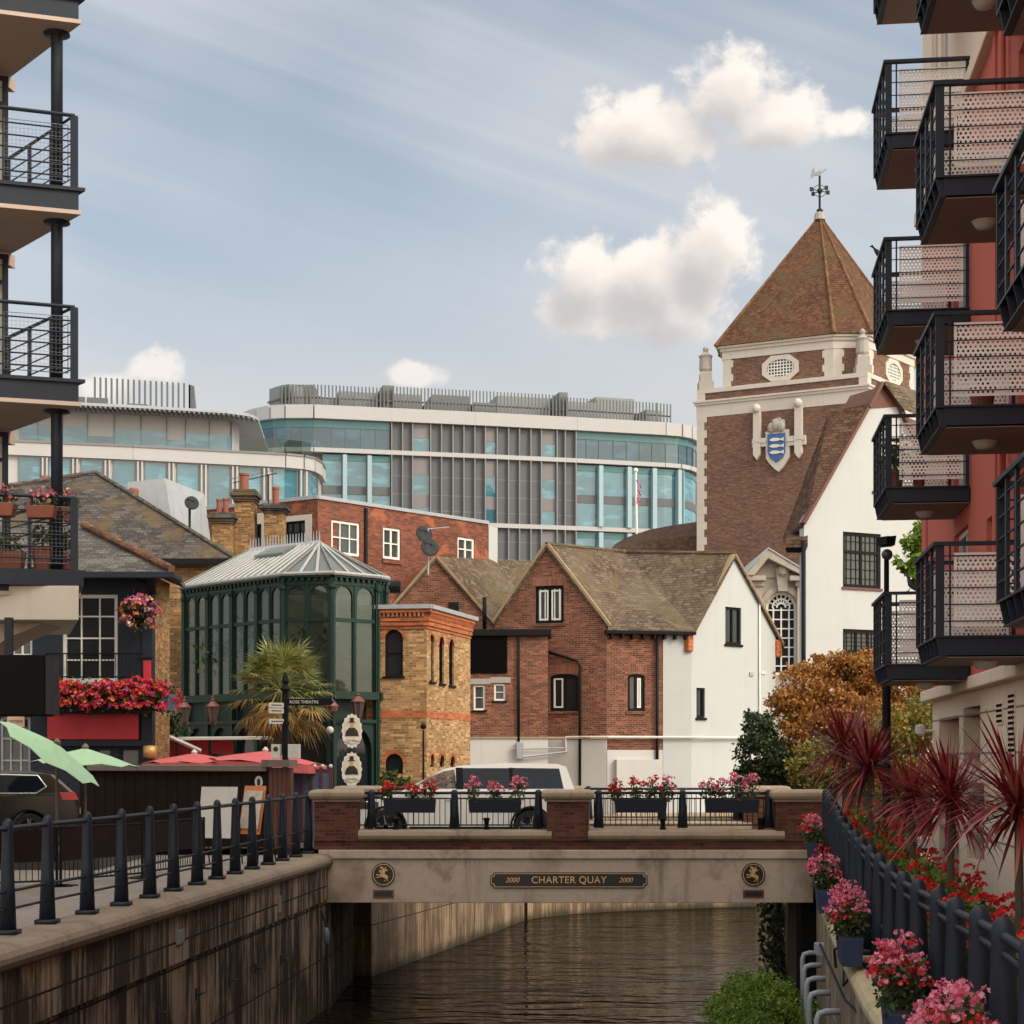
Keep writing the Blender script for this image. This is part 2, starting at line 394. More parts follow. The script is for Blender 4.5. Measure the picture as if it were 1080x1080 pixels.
M['office_white'] = plaster('pale office panel', (.375, .365, .365), .2, (.75, .75, .75), .6)
M['office_fin'] = plaster('grey fins', (.225, .225, .23), .1)
M['office_grey'] = plaster('grey office cladding', (.104, .107, .116), .2, (.7, .7, .7), .55)
M['office_dark'] = paint('dark spandrel', (.16, .145, .15), .5, .12)
M['office_teal'] = paint('teal glass spandrel', (.04, .135, .148), .25, .1)
M['screen'] = paint('roof screen metal', (.105, .108, .11), .55, .15)
M['brick_yellow'] = brick('yellow stock brick', (.44, .255, .11), (.29, .14, .055), (.34, .25, .165), dark=.5, vary=.75)
M['brick_ochre'] = brick('ochre stock brick', (.31, .17, .068), (.20, .098, .042), (.26, .18, .11), dark=.6, vary=.8)
M['brick_red'] = brick('red brick', (.205, .062, .035), (.13, .04, .026), (.17, .10, .075), dark=.45, patch=(.42, .13, .06))
M['brick_brown'] = brick('brown red brick', (.215, .077, .044), (.12, .042, .028), (.23, .155, .115), dark=.45, vary=.75)
M['brick_tower'] = brick('plum brick', (.165, .082, .057), (.108, .054, .039), (.20, .14, .105), dark=.25)
M['brick_bridge'] = brick('bridge brick', (.135, .047, .028), (.085, .033, .024), (.10, .065, .05), dark=.5)
M['brick_orange'] = brick('orange dressed brick', (.46, .135, .05), (.38, .10, .04), (.35, .16, .09), dark=.2)
M['brick_soldier'] = brick('soldier course brick', (.25, .088, .048), (.18, .062, .038), (.25, .17, .13), w=.075, h=.3)
M['verge'] = paint('ochre mortar verge', (.27, .185, .105), .9, .2, streak=.3)
M['slate'] = tiles('dark slates', (.070, .058, .052), (.045, .038, .036), (.115, .095, .08), .25, .17, .4, moss=(.105, .07, .035))
M['slate_plain'] = tiles('grey slates', (.105, .09, .078), (.07, .06, .055), (.15, .128, .105), .25, .17, .4)
M['tiles_brown'] = tiles('brown clay tiles', (.125, .083, .055), (.08, .054, .038), (.165, .128, .092), .2, .14, .55, moss=(.115, .085, .045))
M['tiles_tower'] = tiles('dark red tower tiles', (.118, .052, .03), (.088, .041, .026), (.125, .066, .032), .2, .17, .4, moss=(.088, .06, .03))
M['tiles_hip'] = tiles('orange lichened hip tiles', (.15, .072, .042), (.12, .058, .036), (.18, .095, .045), .3, .3, .7)
M['tiles_dark'] = tiles('dark brown tiles', (.105, .052, .036), (.07, .036, .028), (.12, .075, .04), .2, .15, .4)
M['cap_stone'] = plaster('bridge coping stone', (.34, .255, .18), .9, (.22, .2, .18), blot=.7)
M['bridge_conc'] = plaster('bridge concrete', (.50, .395, .315), .95, (.30, .26, .22), streak=1.3, blot=.6)
M['glass'] = glass('dark window glass', (.012, .014, .016), refl=.0)
M['glass_lit'] = glass('pale window glass', (.05, .052, .05), refl=.0)
M['glass_office'] = glass('blue office glass', (.016, .062, .092), refl=.7, rnd=.6)
M['glass_office_pale'] = glass('pale blue office glass', (.06, .165, .215), refl=.8, rnd=.6)
M['glass_green'] = glass('conservatory glass', (.03, .04, .032), see=.6, refl=1.6, wav=.12)
M['glass_see'] = glass('clear glass', (.02, .025, .025), see=.7)
M['glass_roof'] = glass('milky roof glass', (.19, .195, .18), .3, refl=.0, see=.45)
M['roof_bar'] = paint('grey white glazing bars', (.31, .305, .29), .6, .12)
M['stone_dull'] = plaster('dull carved stone', (.37, .32, .27), .6, (.5, .48, .46), blot=.4)
M['glass_car'] = glass('tinted car glass', (.006, .008, .014), refl=-.3)
M['glass_flat'] = glass('pale flat window glass', (.55, .53, .43), .05, refl=.2)  # cream base colour stands in for the bright reflection on these panes
M['office_pale_blue'] = paint('pale blue fin', (.25, .35, .38), .35, .05)
M['orange_pale'] = paint('pale orange sign', (.60, .36, .24), .6, .08)
def flag_mat():
    m, N, b, o = newmat('union flag cloth'); p = N.pos(); f = N.n('ShaderNodeTexWave', {'Vector': p, 'Scale': .9, 'Distortion': 3.0}, bands_direction='DIAGONAL').outputs[1]
    N.set(b.inputs['Base Color'], N.ramp(f, [(.0, (.02, .03, .14)), (.38, (.5, .48, .47)), (.62, (.42, .03, .05))], 'CONSTANT')); b.inputs['Roughness'].default_value = .9; return m
M['flag'] = flag_mat()
M['louvre'] = paint('black louvre', (.004, .0035, .0035), .8, .2, spec=.06)
M['leaf_dark'] = leafmat('dark evergreen leaves', [(0, (.014, .026, .010)), (.6, (.035, .055, .020)), (1, (.08, .095, .038))])
M['leaf_green'] = leafmat('green leaves', [(0, (.030, .055, .012)), (.6, (.07, .10, .022)), (1, (.14, .15, .04))])
M['leaf_bright'] = leafmat('bright yellow green leaves', [(0, (.05, .105, .010)), (.5, (.12, .195, .018)), (1, (.24, .30, .04))])
M['leaf_autumn'] = leafmat('autumn leaves', [(0, (.15, .055, .014)), (.3, (.31, .105, .022)), (.55, (.36, .16, .034)), (.8, (.25, .15, .035)), (1, (.46, .14, .04))], big=(.45, .9))
M['leaf_turning'] = leafmat('turning green and yellow leaves', [(0, (.07, .085, .018)), (.4, (.16, .16, .03)), (.7, (.26, .20, .035)), (1, (.36, .17, .04))], big=(.5, .8))
M['leaf_plant'] = leafmat('bedding plant leaves', [(0, (.022, .042, .010)), (.6, (.06, .085, .022)), (1, (.11, .11, .045))])
M['leaf_palm'] = leafmat('palm blades', [(0, (.07, .095, .02)), (.5, (.19, .205, .05)), (.8, (.32, .30, .09)), (1, (.48, .42, .19))], rough=.5)
M['leaf_palm_dead'] = leafmat('dried palm blades', [(0, (.16, .09, .03)), (.5, (.30, .17, .045)), (1, (.40, .26, .09))])
M['leaf_cordyline'] = leafmat('wine red blades', [(0, (.085, .006, .008)), (.5, (.23, .017, .022)), (.8, (.35, .05, .045)), (1, (.46, .18, .13))], rough=.4)
M['fl_pink'] = leafmat('pink petals', [(0, (.66, .085, .17)), (.5, (.78, .20, .30)), (.85, (.85, .38, .45)), (1, (.60, .03, .06))])
M['fl_red'] = leafmat('red petals', [(0, (.45, .008, .010)), (.6, (.62, .022, .02)), (1, (.68, .07, .07))])
M['fl_mixed'] = leafmat('red and magenta petals', [(0, (.50, .01, .02)), (.3, (.62, .02, .04)), (.5, (.52, .015, .13)), (.66, (.45, .12, .30)), (.8, (.62, .10, .03)), (.9, (.72, .33, .04)), (1, (.58, .02, .05))])
M['fl_basket'] = leafmat('orange and violet petals', [(0, (.42, .08, .26)), (.35, (.38, .12, .34)), (.5, (.70, .17, .04)), (.8, (.72, .25, .05)), (.93, (.75, .68, .58)), (1, (.60, .03, .03))])

def water_mat():
    m, N, b, o = newmat('canal water'); p = N.pos()
    h = N.m('ADD', N.m('MULTIPLY', N.noise(N.stretch(p, (.42, 1.05, 1)), 1.0, 2, .5, .6), 1.0), N.m('MULTIPLY', N.noise(N.stretch(p, (1.6, 4.2, 1)), 1.0, 2, .5), .22))
    N.set(b.inputs['Base Color'], N.mix(N.noise(p, .25, 3), (.006, .004, .0025), (.012, .008, .0045)))
    b.inputs['Roughness'].default_value = .04; b.inputs['IOR'].default_value = 1.3; b.inputs['Specular IOR Level'].default_value = .09
    N.set(b.inputs['Normal'], N.bump(h, 1.0, .24)); return m
def quay_mat(name, light, dark, w, h, amt):
    m, N, b, o = newmat(name); vec, u, v = N.wallvec(); p = N.pos()
    t = N.n('ShaderNodeTexBrick', {'Vector': vec, 'Color1': light, 'Color2': scl(light, .84), 'Mortar': scl(dark, .6), 'Scale': 1.0, 'Mortar Size': .018, 'Mortar Smooth': .3, 'Bias': 0.0, 'Brick Width': w, 'Row Height': h}, offset=0.0)
    sx = N.n('ShaderNodeSeparateXYZ', {0: p})
    c1 = N.n('ShaderNodeCombineXYZ', {0: N.m('MULTIPLY', u, 5.5), 1: N.m('MULTIPLY', v, .32)}).outputs[0]
    c2 = N.n('ShaderNodeCombineXYZ', {0: N.m('MULTIPLY', u, 1.1), 1: N.m('MULTIPLY', v, .45)}).outputs[0]
    s1 = N.noise(c1, 1.0, 5, .7); s2 = N.noise(c2, 1.0, 4, .6)
    f = N.sstep(N.m('ADD', N.m('MULTIPLY', s1, .55), N.m('MULTIPLY', s2, .45)), .41, .54)
    col = N.mix(N.m('MULTIPLY', f, amt), t.outputs[0], dark)
    wet = N.sstep(N.m('ADD', sx.outputs[2], N.m('MULTIPLY', N.noise(p, 1.5, 4), .5)), .62, .22)      # tide line of slime just over the water
    col = N.mix(N.m('MULTIPLY', wet, .85), col, (.022, .022, .010))
    moss = N.sstep(N.noise(N.stretch(p, (2, 2, 3)), 1.1, 5, .65), .6, .72); col = N.mix(N.m('MULTIPLY', moss, .5), col, (.045, .04, .016))
    N.set(b.inputs['Base Color'], col); b.inputs['Roughness'].default_value = .85; b.inputs['Specular IOR Level'].default_value = .25
    N.set(b.inputs['Normal'], N.bump(N.m('ADD', N.noise(p, 14, 5, .65), N.m('MULTIPLY', t.outputs[1], -.8)), .5, .03)); return m
def ground_mat(name, c, jw, jh, jc):
    m, N, b, o = newmat(name); p = N.pos()
    t = N.n('ShaderNodeTexBrick', {'Vector': p, 'Color1': c, 'Color2': scl(c, .86), 'Mortar': jc, 'Scale': 1.0, 'Mortar Size': .008, 'Mortar Smooth': .2, 'Bias': 0.0, 'Brick Width': jw, 'Row Height': jh})
    col = N.mix(N.m('MULTIPLY', N.sstep(N.noise(p, .5, 5, .65), .4, .75), .4), t.outputs[0], scl(c, .5))
    N.set(b.inputs['Base Color'], col); b.inputs['Roughness'].default_value = .85; N.set(b.inputs['Normal'], N.bump(N.noise(p, 20, 3), .2, .01)); return m
M['water'] = water_mat()
M['quay_left'] = quay_mat('stained quay wall', (.25, .17, .112), (.014, .0075, .0045), 1.55, 1.15, .97)
M['quay_upper'] = quay_mat('streaked upper quay course', (.31, .22, .15), (.018, .01, .006), 1.55, .9, .93)
M['quay_far'] = quay_mat('lighter canal wall', (.36, .25, .16), (.07, .042, .026), 1.2, 1.3, .75)
M['quay_right'] = quay_mat('ochre quay wall', (.40, .31, .22), (.10, .07, .045), 1.3, 1.4, .7)
M['coping_left'] = plaster('mossy coping stone', (.25, .185, .13), .85, (.30, .25, .2), blot=.6)
M['coping_right'] = plaster('lichened coping stone', (.46, .365, .225), .7, (.5, .45, .32), blot=.5)
M['paving'] = ground_mat('paving slabs', (.27, .215, .175), .6, .6, (.12, .10, .08))
M['asphalt'] = ground_mat('asphalt', (.06, .056, .053), 40, 40, (.06, .056, .053))

# ---------------------------------------------------------------- camera, sun and sky
cam = bpy.data.cameras.new('Camera'); cam.lens = 60; cam.sensor_width = 36; cam.shift_y = (HOR - 540) / 1080
cam.clip_end = 6000; cam.clip_start = .1
co = bpy.data.objects.new('Camera', cam); COL.objects.link(co); co.location = (0, 0, EYE); co.rotation_euler = (pi / 2, 0, 0); SC.camera = co
SUN_EL, SUN_AZ = radians(37), radians(125)      # azimuth clockwise from the view direction: from the right and behind
sd = Vector((sin(SUN_AZ) * cos(SUN_EL), cos(SUN_AZ) * cos(SUN_EL), sin(SUN_EL)))
sl = bpy.data.lights.new('Sun', 'SUN'); sl.energy = 1.1; sl.angle = radians(10.0); sl.color = (1, .90, .79)
so = bpy.data.objects.new('Sun', sl); COL.objects.link(so); so.location = sd * 50; so.rotation_euler = (-sd).to_track_quat('-Z', 'Y').to_euler()
W = bpy.data.worlds.new('World'); SC.world = W; W.use_nodes = True; W.node_tree.nodes.clear(); N = NT(W.node_tree)
sky = N.n('ShaderNodeTexSky', sky_type='NISHITA', sun_disc=False, sun_elevation=SUN_EL, sun_rotation=SUN_AZ, air_density=1.0, dust_density=2.0, ozone_density=1.0)
SKY_K = .10
d = N.vm('NORMALIZE', N.t.nodes.new('ShaderNodeTexCoord').outputs['Generated'])
sp = N.n('ShaderNodeSeparateXYZ', {0: d})
yy = N.m('MAXIMUM', N.m('ABSOLUTE', sp.outputs[1]), .08)
ta = N.m('DIVIDE', sp.outputs[0], yy); tb = N.m('DIVIDE', sp.outputs[2], yy)      # a heading and a height over the skyline
pv = N.n('ShaderNodeCombineXYZ', {0: ta, 1: tb}).outputs[0]
def K(c): return tuple(x / SKY_K for x in c)
col = N.mix(1.0, sky.outputs[0], (.86, 1.0, 1.02), 'MULTIPLY')
veil = N.sstep(tb, .50, .04)                        # thin high haze, denser towards the skyline
col = N.mix(N.m('ADD', N.m('MULTIPLY', veil, .55), .30), col, K((.54, .58, .61)))
cs = N.n('ShaderNodeCombineXYZ', {0: N.m('ADD', N.m('MULTIPLY', ta, 1.6), N.m('MULTIPLY', tb, 3.6)), 1: N.m('ADD', N.m('MULTIPLY', tb, 8.0), N.m('MULTIPLY', ta, 2.6))}).outputs[0]
ci = N.noise(cs, 1.0, 6, .55, .5); ci2 = N.noise(pv, 2.6, 3, .5)
col = N.mix(N.m('MULTIPLY', N.sstep(N.m('ADD', N.m('MULTIPLY', ci, .5), N.m('MULTIPLY', ci2, .5)), .42, .66), .65), col, K((.68, .665, .655)))
low = N.sstep(N.m('ADD', tb, N.m('MULTIPLY', ci2, .12)), .38, .13); col = N.mix(N.m('MULTIPLY', low, .85), col, K((.65, .595, .55)))
BL = [(770, 92, 62, 46), (690, 140, 84, 48), (632, 152, 42, 26), (825, 125, 74, 32), (885, 130, 46, 20), (748, 262, 50, 56), (690, 292, 66, 52), (618, 292, 56, 48), (632, 335, 66, 34), (705, 325, 76, 40),
      (437, 394, 34, 16), (165, 390, 34, 26), (112, 410, 34, 20)]
def cloud_field(A_, B_, hi=.72):
    f = None
    for (x, y, rx, ry) in BL:
        dx = N.m('DIVIDE', N.m('SUBTRACT', A_, (x - 540) / FPX), rx * 1.12 / FPX); dy = N.m('DIVIDE', N.m('SUBTRACT', B_, (HOR - y) / FPX), ry * 1.12 / FPX)
        v = N.m('SUBTRACT', 1.0, N.m('SQRT', N.m('ADD', N.m('MULTIPLY', dx, dx), N.m('MULTIPLY', dy, dy)))); f = v if f is None else N.m('SMOOTH_MAX', f, v, .25)
    q = N.n('ShaderNodeCombineXYZ', {0: A_, 1: B_}).outputs[0]
    nn = N.m('ADD', N.m('MULTIPLY', N.noise(q, 15.0, 3, .5, .3), .45), N.m('MULTIPLY', N.noise(q, 44.0, 9, .62, .2), hi))
    return N.m('ADD', f, N.m('MULTIPLY', N.m('SUBTRACT', nn, .225 + hi / 2), 2.3))
front = N.m('GREATER_THAN', sp.outputs[1], 0.0)
f0 = cloud_field(ta, tb); f1 = cloud_field(N.m('ADD', ta, .010), N.m('ADD', tb, .020), .22)
cm = N.m('MULTIPLY', N.m('MULTIPLY', N.sstep(f0, .0, .52), N.m('ADD', .6, N.m('MULTIPLY', N.sstep(tb, .2, .28), .4))), front)
lit = N.sstep(N.m('SUBTRACT', f1, N.m('MULTIPLY', f0, .2)), .80, -.25)       # less cloud towards the sun: a brighter face
ccol = N.ramp(lit, [(.0, K((.50, .475, .465))), (.42, K((.66, .615, .585))), (.75, K((.76, .695, .64))), (1.0, K((.86, .79, .725)))])
col = N.mix(N.m('MULTIPLY', cm, .96), col, ccol)
# haze glow round the sun, plus unseen sky behind and overhead brightened as fill
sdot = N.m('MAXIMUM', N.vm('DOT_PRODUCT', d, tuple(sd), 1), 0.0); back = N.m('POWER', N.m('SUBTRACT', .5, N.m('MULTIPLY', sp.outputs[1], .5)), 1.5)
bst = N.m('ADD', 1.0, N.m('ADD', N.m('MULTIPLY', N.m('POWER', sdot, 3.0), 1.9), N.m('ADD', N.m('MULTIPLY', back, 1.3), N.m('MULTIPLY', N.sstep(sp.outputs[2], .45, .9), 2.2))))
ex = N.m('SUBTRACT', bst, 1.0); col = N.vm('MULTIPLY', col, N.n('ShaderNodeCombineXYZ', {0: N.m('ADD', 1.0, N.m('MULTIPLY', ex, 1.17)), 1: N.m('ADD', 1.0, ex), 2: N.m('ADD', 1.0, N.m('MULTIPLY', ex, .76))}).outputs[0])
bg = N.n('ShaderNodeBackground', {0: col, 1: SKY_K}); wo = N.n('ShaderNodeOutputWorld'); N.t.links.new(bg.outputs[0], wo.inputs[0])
SC.view_settings.view_transform = 'Standard'; SC.view_settings.look = 'None'; SC.view_settings.gamma = 1; SC.view_settings.exposure = 0.3
SC.cycles.max_bounces = 6; SC.cycles.transparent_max_bounces = 16

# ---------------------------------------------------------------- canal, ground, roads
def left_x(y): return -5.53 + .0882 * (y - 20)           # face of the left quay wall
RP = [(10.7, 3.08), (12, 3.29), (13.3, 3.46), (14.7, 3.675), (16, 3.81), (17.3, 3.97), (18.7, 4.155), (20, 4.31), (21.3, 4.48), (22.7, 4.65), (24, 4.83), (25.3, 4.99), (26.7, 5.18), (28, 5.37), (29.3, 5.58), (30.6, 5.78), (32, 5.99), (33.3, 6.19), (34.6, 6.40), (36, 6.62)]
def lerp_list(L, y):
    if y <= L[0][0]: a, b = L[0], L[1]
    elif y >= L[-1][0]: a, b = L[-2], L[-1]
    else:
        for a, b in zip(L, L[1:]):
            if a[0] <= y <= b[0]: break
    return a[1] + (b[1] - a[1]) * (y - a[0]) / (b[0] - a[0])
def right_x(y): return lerp_list(RP, y)                  # line of the right railing
RT = [(0, -.9), (8, -.95), (10.7, -.99), (14, -1.10), (18, -1.15), (21, -1.08), (25, -.97), (29, -.80), (33, -.70), (36, -.64), (60, -.64)]
def right_top(y): return EYE + lerp_list(RT, y)          # top of its posts
POST_H = 1.36
def right_z(y): return right_top(y) - POST_H             # top of the right coping
LE = [(left_x(-50) - .2, -50), (left_x(37) - .2, 37), (left_x(42.5) - .15, 42.5)]
FAR = [(-3.5, 42.5), (-1.75, 48.9), (-.6, 53.2), (.25, 56.6), (.9, 58.2), (2.0, 59.4), (3.6, 60.5), (5.4, 61.3), (9, 62.5), (45, 68)]
RE = [(45, 55.5), (13, 51.5), (8.2, 47.5), (7.3, 45), (6.9, 42.5)] + [(right_x(y), y) for y in (36, 32, 28, 24, 20, 16, 12, 8, -50)]
hole = [(x, y, GROUND) for x, y in LE + FAR] + [(x, y, GROUND) for x, y in RE[:5]] + [(x, y, right_z(y) - .05) for x, y in RE[5:]]
outer = [(-3000, -60, GROUND), (3000, -60, GROUND), (3000, 4500, GROUND), (-3000, 4500, GROUND)]
g = MB(); fl = outer + hole
tr = tessellate_polygon([[Vector((x, y, 0)) for x, y, z in outer], [Vector((x, y, 0)) for x, y, z in hole]])
fs = []
for t in tr:
    a, b, c = [fl[i] for i in t]; ar = (b[0] - a[0]) * (c[1] - a[1]) - (b[1] - a[1]) * (c[0] - a[0])
    fs.append(tuple(t) if ar > 0 else tuple(t[::-1]))
g.mesh(fl, fs); struct('ground', g, M['paving'])
w_ = MB(); w_.face([(-60, -80, 0), (120, -80, 0), (120, 120, 0), (-60, 120, 0)]); struct('water', w_, M['water'])
BZ = 3.455        # bridge deck
r_ = MB(); r_.mesh([(-30, 37.6, GROUND + .004), (-5.5, 37.6, BZ), (9.6, 37.6, BZ), (26, 37.6, GROUND + .004), (26, 42, GROUND + .004), (9.6, 42, BZ), (-5.5, 42, BZ), (-30, 42, GROUND + .004)], [(0, 1, 6, 7), (1, 2, 5, 6), (2, 3, 4, 5)])
struct('road', r_, M['asphalt'])

# quay walls
def wall_thing(name, label, pts, ztop, mat, capmat, face_off, cap_prof, side):
    t = thing(name, label, 'wall', (pts[len(pts) // 2][0], pts[len(pts) // 2][1], 0))
    prof = lambda z: [(0, -.6), (0, z - .12), (-.5 * side, z - .12), (-.5 * side, -.6)]
    b = MB(); rings = []
    for i, (x, y) in enumerate(pts):
        tt = Vector(pts[min(i + 1, len(pts) - 1)]) - Vector(pts[max(i - 1, 0)]); tt.normalize(); r = Vector((tt.y, -tt.x))
        rings.append([Vector((x + r.x * a, y + r.y * a, z)) for a, z in prof(ztop(y))])
    b.loft(rings); obj('wall_face', b, mat, t)
    if capmat:
        c = MB(); c.sweep([Vector((x, y, ztop(y))) for x, y in pts], [(a * side, z) for a, z in cap_prof]); obj('coping', c, capmat, t, smooth=False)
    return t
CAP = [(-.5, 0), (-.02, 0), (.07, -.02), (.13, -.06), (.165, -.12), (.165, -.18), (.13, -.25), (.06, -.29), (.0, -.3), (-.5, -.3)]
LZ = EYE - 2.06
lw = wall_thing('quay_wall', 'tall dark streaked concrete quay wall with rounded coping under the left railing', [(left_x(y), y) for y in (-50, 0, 10, 15, 20, 25, 30, 34, 37)], lambda y: LZ, M['quay_left'], M['coping_left'], 0, CAP, 1)
for i, (px, py, Y) in enumerate([(347, 990, 0)]): pass
# iron fixings on the left wall
def wall_pt(y, z, d=0): return Vector((left_x(y) + d, y, z))
def wall_y(px):   # where a sight line meets the left wall
    k = (px - 540) / FPX; return (-5.53 - .0882 * 20) / (k - .0882)
for px, py in [(166, 1068), (206, 1048), (241, 1034), (269, 1021), (296, 1012)]:
    y = wall_y(px); z = ZZ(py, y); b = MB(); b.box(left_x(y) - .02, left_x(y) + .03, y - .03, y + .03, z - .1, z + .08); b.tube([wall_pt(y, z, .02), wall_pt(y, z, .1), wall_pt(y + .16, z, .1)], .018, 6)
    obj('ladder_stub', b, M['iron'], lw)
b = MB(); y = wall_y(187); z = ZZ(989, y); b.box(left_x(y) - .02, left_x(y) + .07, y - .22, y + .22, z - .09, z + .12); obj('outlet_cover', b, M['steel'], lw, bevel=.01)
b = MB(); b.loft([[wall_pt(y, LZ - .29, -.2), wall_pt(y, LZ - .29, .045), wall_pt(y, LZ - 1.0, .045), wall_pt(y, LZ - 1.04, -.2)] for y in (-40, 10, 20, 30, 36.95)]); obj('upper_course', b, M['quay_upper'], lw)
b = MB(); y = wall_y(294); z = ZZ(953, y); b.box(left_x(y) - .02, left_x(y) + .05, y - .3, y + .3, z - .16, z + .16); obj('access_plate', b, M['coping_left'], lw, bevel=.01)
b = MB(); y = 36.2; z = 1.5; b.tube([wall_pt(y, 2.2, .05), wall_pt(y, 1.9, .16), wall_pt(y + .05, .4, .2), wall_pt(y, -.1, .2)], .03, 6); obj('mooring_chain', b, M['iron'], lw)
b = MB(); b.lathe([(.02, -.26), (.055, -.22), (.07, 0), (.03, .1)], wall_pt(y, 1.75, .16), 8); obj('fender', b, M['blue_panel'], lw, smooth=True)

fw = wall_thing('canal_wall', 'lighter panelled canal wall curving away beyond the bridge', FAR, lambda y: GROUND + .1, M['quay_far'], None, 0, CAP, 1)
c = MB(); c.sweep([Vector((x, y, GROUND + .16)) for x, y in FAR], CAP); obj('coping', c, M['coping_left'], fw)
c = MB(); 
c.box(.28, .52, 57.0, 57.3, -.5, GROUND)
obj('timber_fender', c, M['timber_black'], fw)
c = MB(); rg = random.Random(3)
c.leaves((-2.05, 48.0, 2.75), (.3, .4, .35), 110, .22, rg, .1, w=.35); obj('weed', c, M['leaf_green'], fw)

RW = [(right_x(y) - .18, y) for y in (-50, 0, 6, 9, 12, 15, 18, 21, 24, 27, 30, 33, 36)]
RWB = RW + [(right_x(36.9) - .18, 36.9)]
rw = wall_thing('quay_wall', 'ochre lichened quay wall with bulging coping on the right below the flower boxes', RWB, right_z, M['quay_right'], M['coping_right'], 0, CAP, -1)
def rwx(y): return lerp_list([(b, a) for a, b in RWB], y)
for (px, py, Y) in [(853, 1005, 34.3), (857, 1018, 32.2), (866, 1032, 29.8), (876, 1047, 27.2), (885, 1067, 24.6)]:
    z = ZZ(py, Y); x = rwx(Y); b = MB()
    b.tube([(x + .1, Y, z), (x - .2, Y, z), (x - .3, Y, z - .03), (x - .33, Y, z - .12), (x - .33, Y, z - 1.5)], .05, 8); obj('drain_pipe', b, M['lead'], rw, smooth=True)
b = MB(); x = rwx(31); b.box(x - .14, x + .02, 30.8, 31.2, ZZ(1007, 31), ZZ(995, 31)); obj('junction_box', b, M['lead'], rw, bevel=.01)
b = MB(); x = rwx(22); z = right_z(22)
b.tube([(x - .1, 22.6, z - .35), (x - .16, 22.4, z - .1), (x - .1, 22, z + .05), (x - .22, 21.5, z - .45), (x - .16, 21, z - .2)], .018, 5)
b.tube([(x - .06, 24, z - .2), (x - .1, 22, z - .7), (x - .05, 19, z - .9), (x - .06, 16, z - .75)], .02, 5); obj('cable', b, M['iron'], rw)
aw = wall_thing('canal_wall', 'shaded canal wall under the right end of the bridge hung with ivy', [(right_x(36.9) - .1, 36.9), (6.78, 39), (6.85, 42.5), (7.2, 45), (8.1, 47.5), (13, 51.8), (45, 56)], lambda y: GROUND - .05, M['quay_right'], None, 0, CAP, -1)
b = MB(); b.box(6.35, 6.85, 37.5, 38.1, -.5, 2.3); obj('fender_pile', b, M['timber_black'], aw)
b = MB(); b.box(6.42, 6.7, 39.5, 39.75, -.5, 2.3); obj('timber_pile', b, M['wood_trim'], aw)
# ---------------------------------------------------------------- the bridge
BF = Fr(0, 37.0, 1, 0); BB = Fr(0, 42.5, -1, 0)
bx = lambda px: XZ(px, 37.0)
bridge = thing('bridge', 'low concrete and brick road bridge with stone capped piers over the canal', 'bridge', (1.0, 39.7, 2.3))
b = MB(); b.box(bx(340), bx(858), 37.0, 42.5, 2.30, 3.25); obj('beam', b, M['bridge_conc'], bridge, bevel=.015)
b = MB(); b.box(bx(336), bx(868), 36.95, 42.55, 3.255, 3.452); obj('string_course', b, M['bridge_conc'], bridge, bevel=.02)
b = MB(); b.box(bx(331), bx(868), 36.99, 37.45, 3.454, 3.645); b.box(bx(331), bx(868), 42.05, 42.51, 3.454, 3.645); obj('parapet', b, M['brick_bridge'], bridge)
b = MB(); b.box(left_x(38) - .4, left_x(38) + .0, 37.02, 42.48, -.4, 2.3); obj('abutment', b, M['quay_left'], bridge)
COPE = [(-.06, 0), (-.06, .2), (.0, .235), (.1, .235), (.17, .2), (.21, .13), (.2, .06), (.14, .0)]
for y0, s in ((37.22, 1), (42.28, -1)):
    for a, c_ in ((378, 582), (620, 827)):
        cb = MB(); pth = [Vector((bx(a), y0, 3.645)), Vector((bx(c_), y0, 3.645))]
        if s < 0: pth = pth[::-1]
        cb.sweep(pth, [(x * 1.6 - .02, z) for x, z in [(-.2, 0)] + COPE[2:] + []] if False else [(-.3, 0), (-.3, .2), (-.2, .235), (.22, .235), (.3, .2), (.335, .12), (.31, .05), (.24, .0)]); obj('coping', cb, M['cap_stone'], bridge, smooth=False, bevel=.01)
    for a, c_ in ((332, 378), (577, 621), (818, 868)):
        pb = MB(); pb.box(bx(a), bx(c_), y0 - .27, y0 + .27, 3.646, 4.49); obj('pier', pb, M['brick_bridge'], bridge)
        cb = MB(); x0, x1 = bx(a) - .05, bx(c_) + .05
        rings = []
        for off, z in ((.0, 4.49), (.0, 4.54), (.05, 4.56), (.075, 4.62), (.07, 4.69), (.02, 4.74), (-.05, 4.755)):
            rings.append([(x0 - off, y0 - .31 - off, z), (x1 + off, y0 - .31 - off, z), (x1 + off, y0 + .31 + off, z), (x0 - off, y0 + .31 + off, z)])
        cb.loft(rings); obj('pier_cap', cb, M['cap_stone'], bridge, bevel=.015)
# name plate with lettering
u0, u1, z0, z1 = BF.rect(517, 920, 683, 936.5); n_ = .07
def notched(u0, u1, z0, z1, n):
    return [(u0 + n, z0), (u1 - n, z0), (u1 - n, z0 + n * .6), (u1 - n * .4, z0 + n), (u1, z0 + n), (u1, z1 - n), (u1 - n * .4, z1 - n), (u1 - n, z1 - n * .6), (u1 - n, z1), (u0 + n, z1), (u0 + n, z1 - n * .6), (u0 + n * .4, z1 - n), (u0, z1 - n), (u0, z0 + n), (u0 + n * .4, z0 + n), (u0 + n, z0 + n * .6)]
b = MB(); b.fprism(BF, notched(u0, u1, z0, z1, n_), 0, .03); npl = obj('name_plate', b, M['plaque'], bridge)
b = MB(); o_, i_ = notched(u0 + .02, u1 - .02, z0 + .02, z1 - .02, n_), notched(u0 + .032, u1 - .032, z0 + .032, z1 - .032, n_)
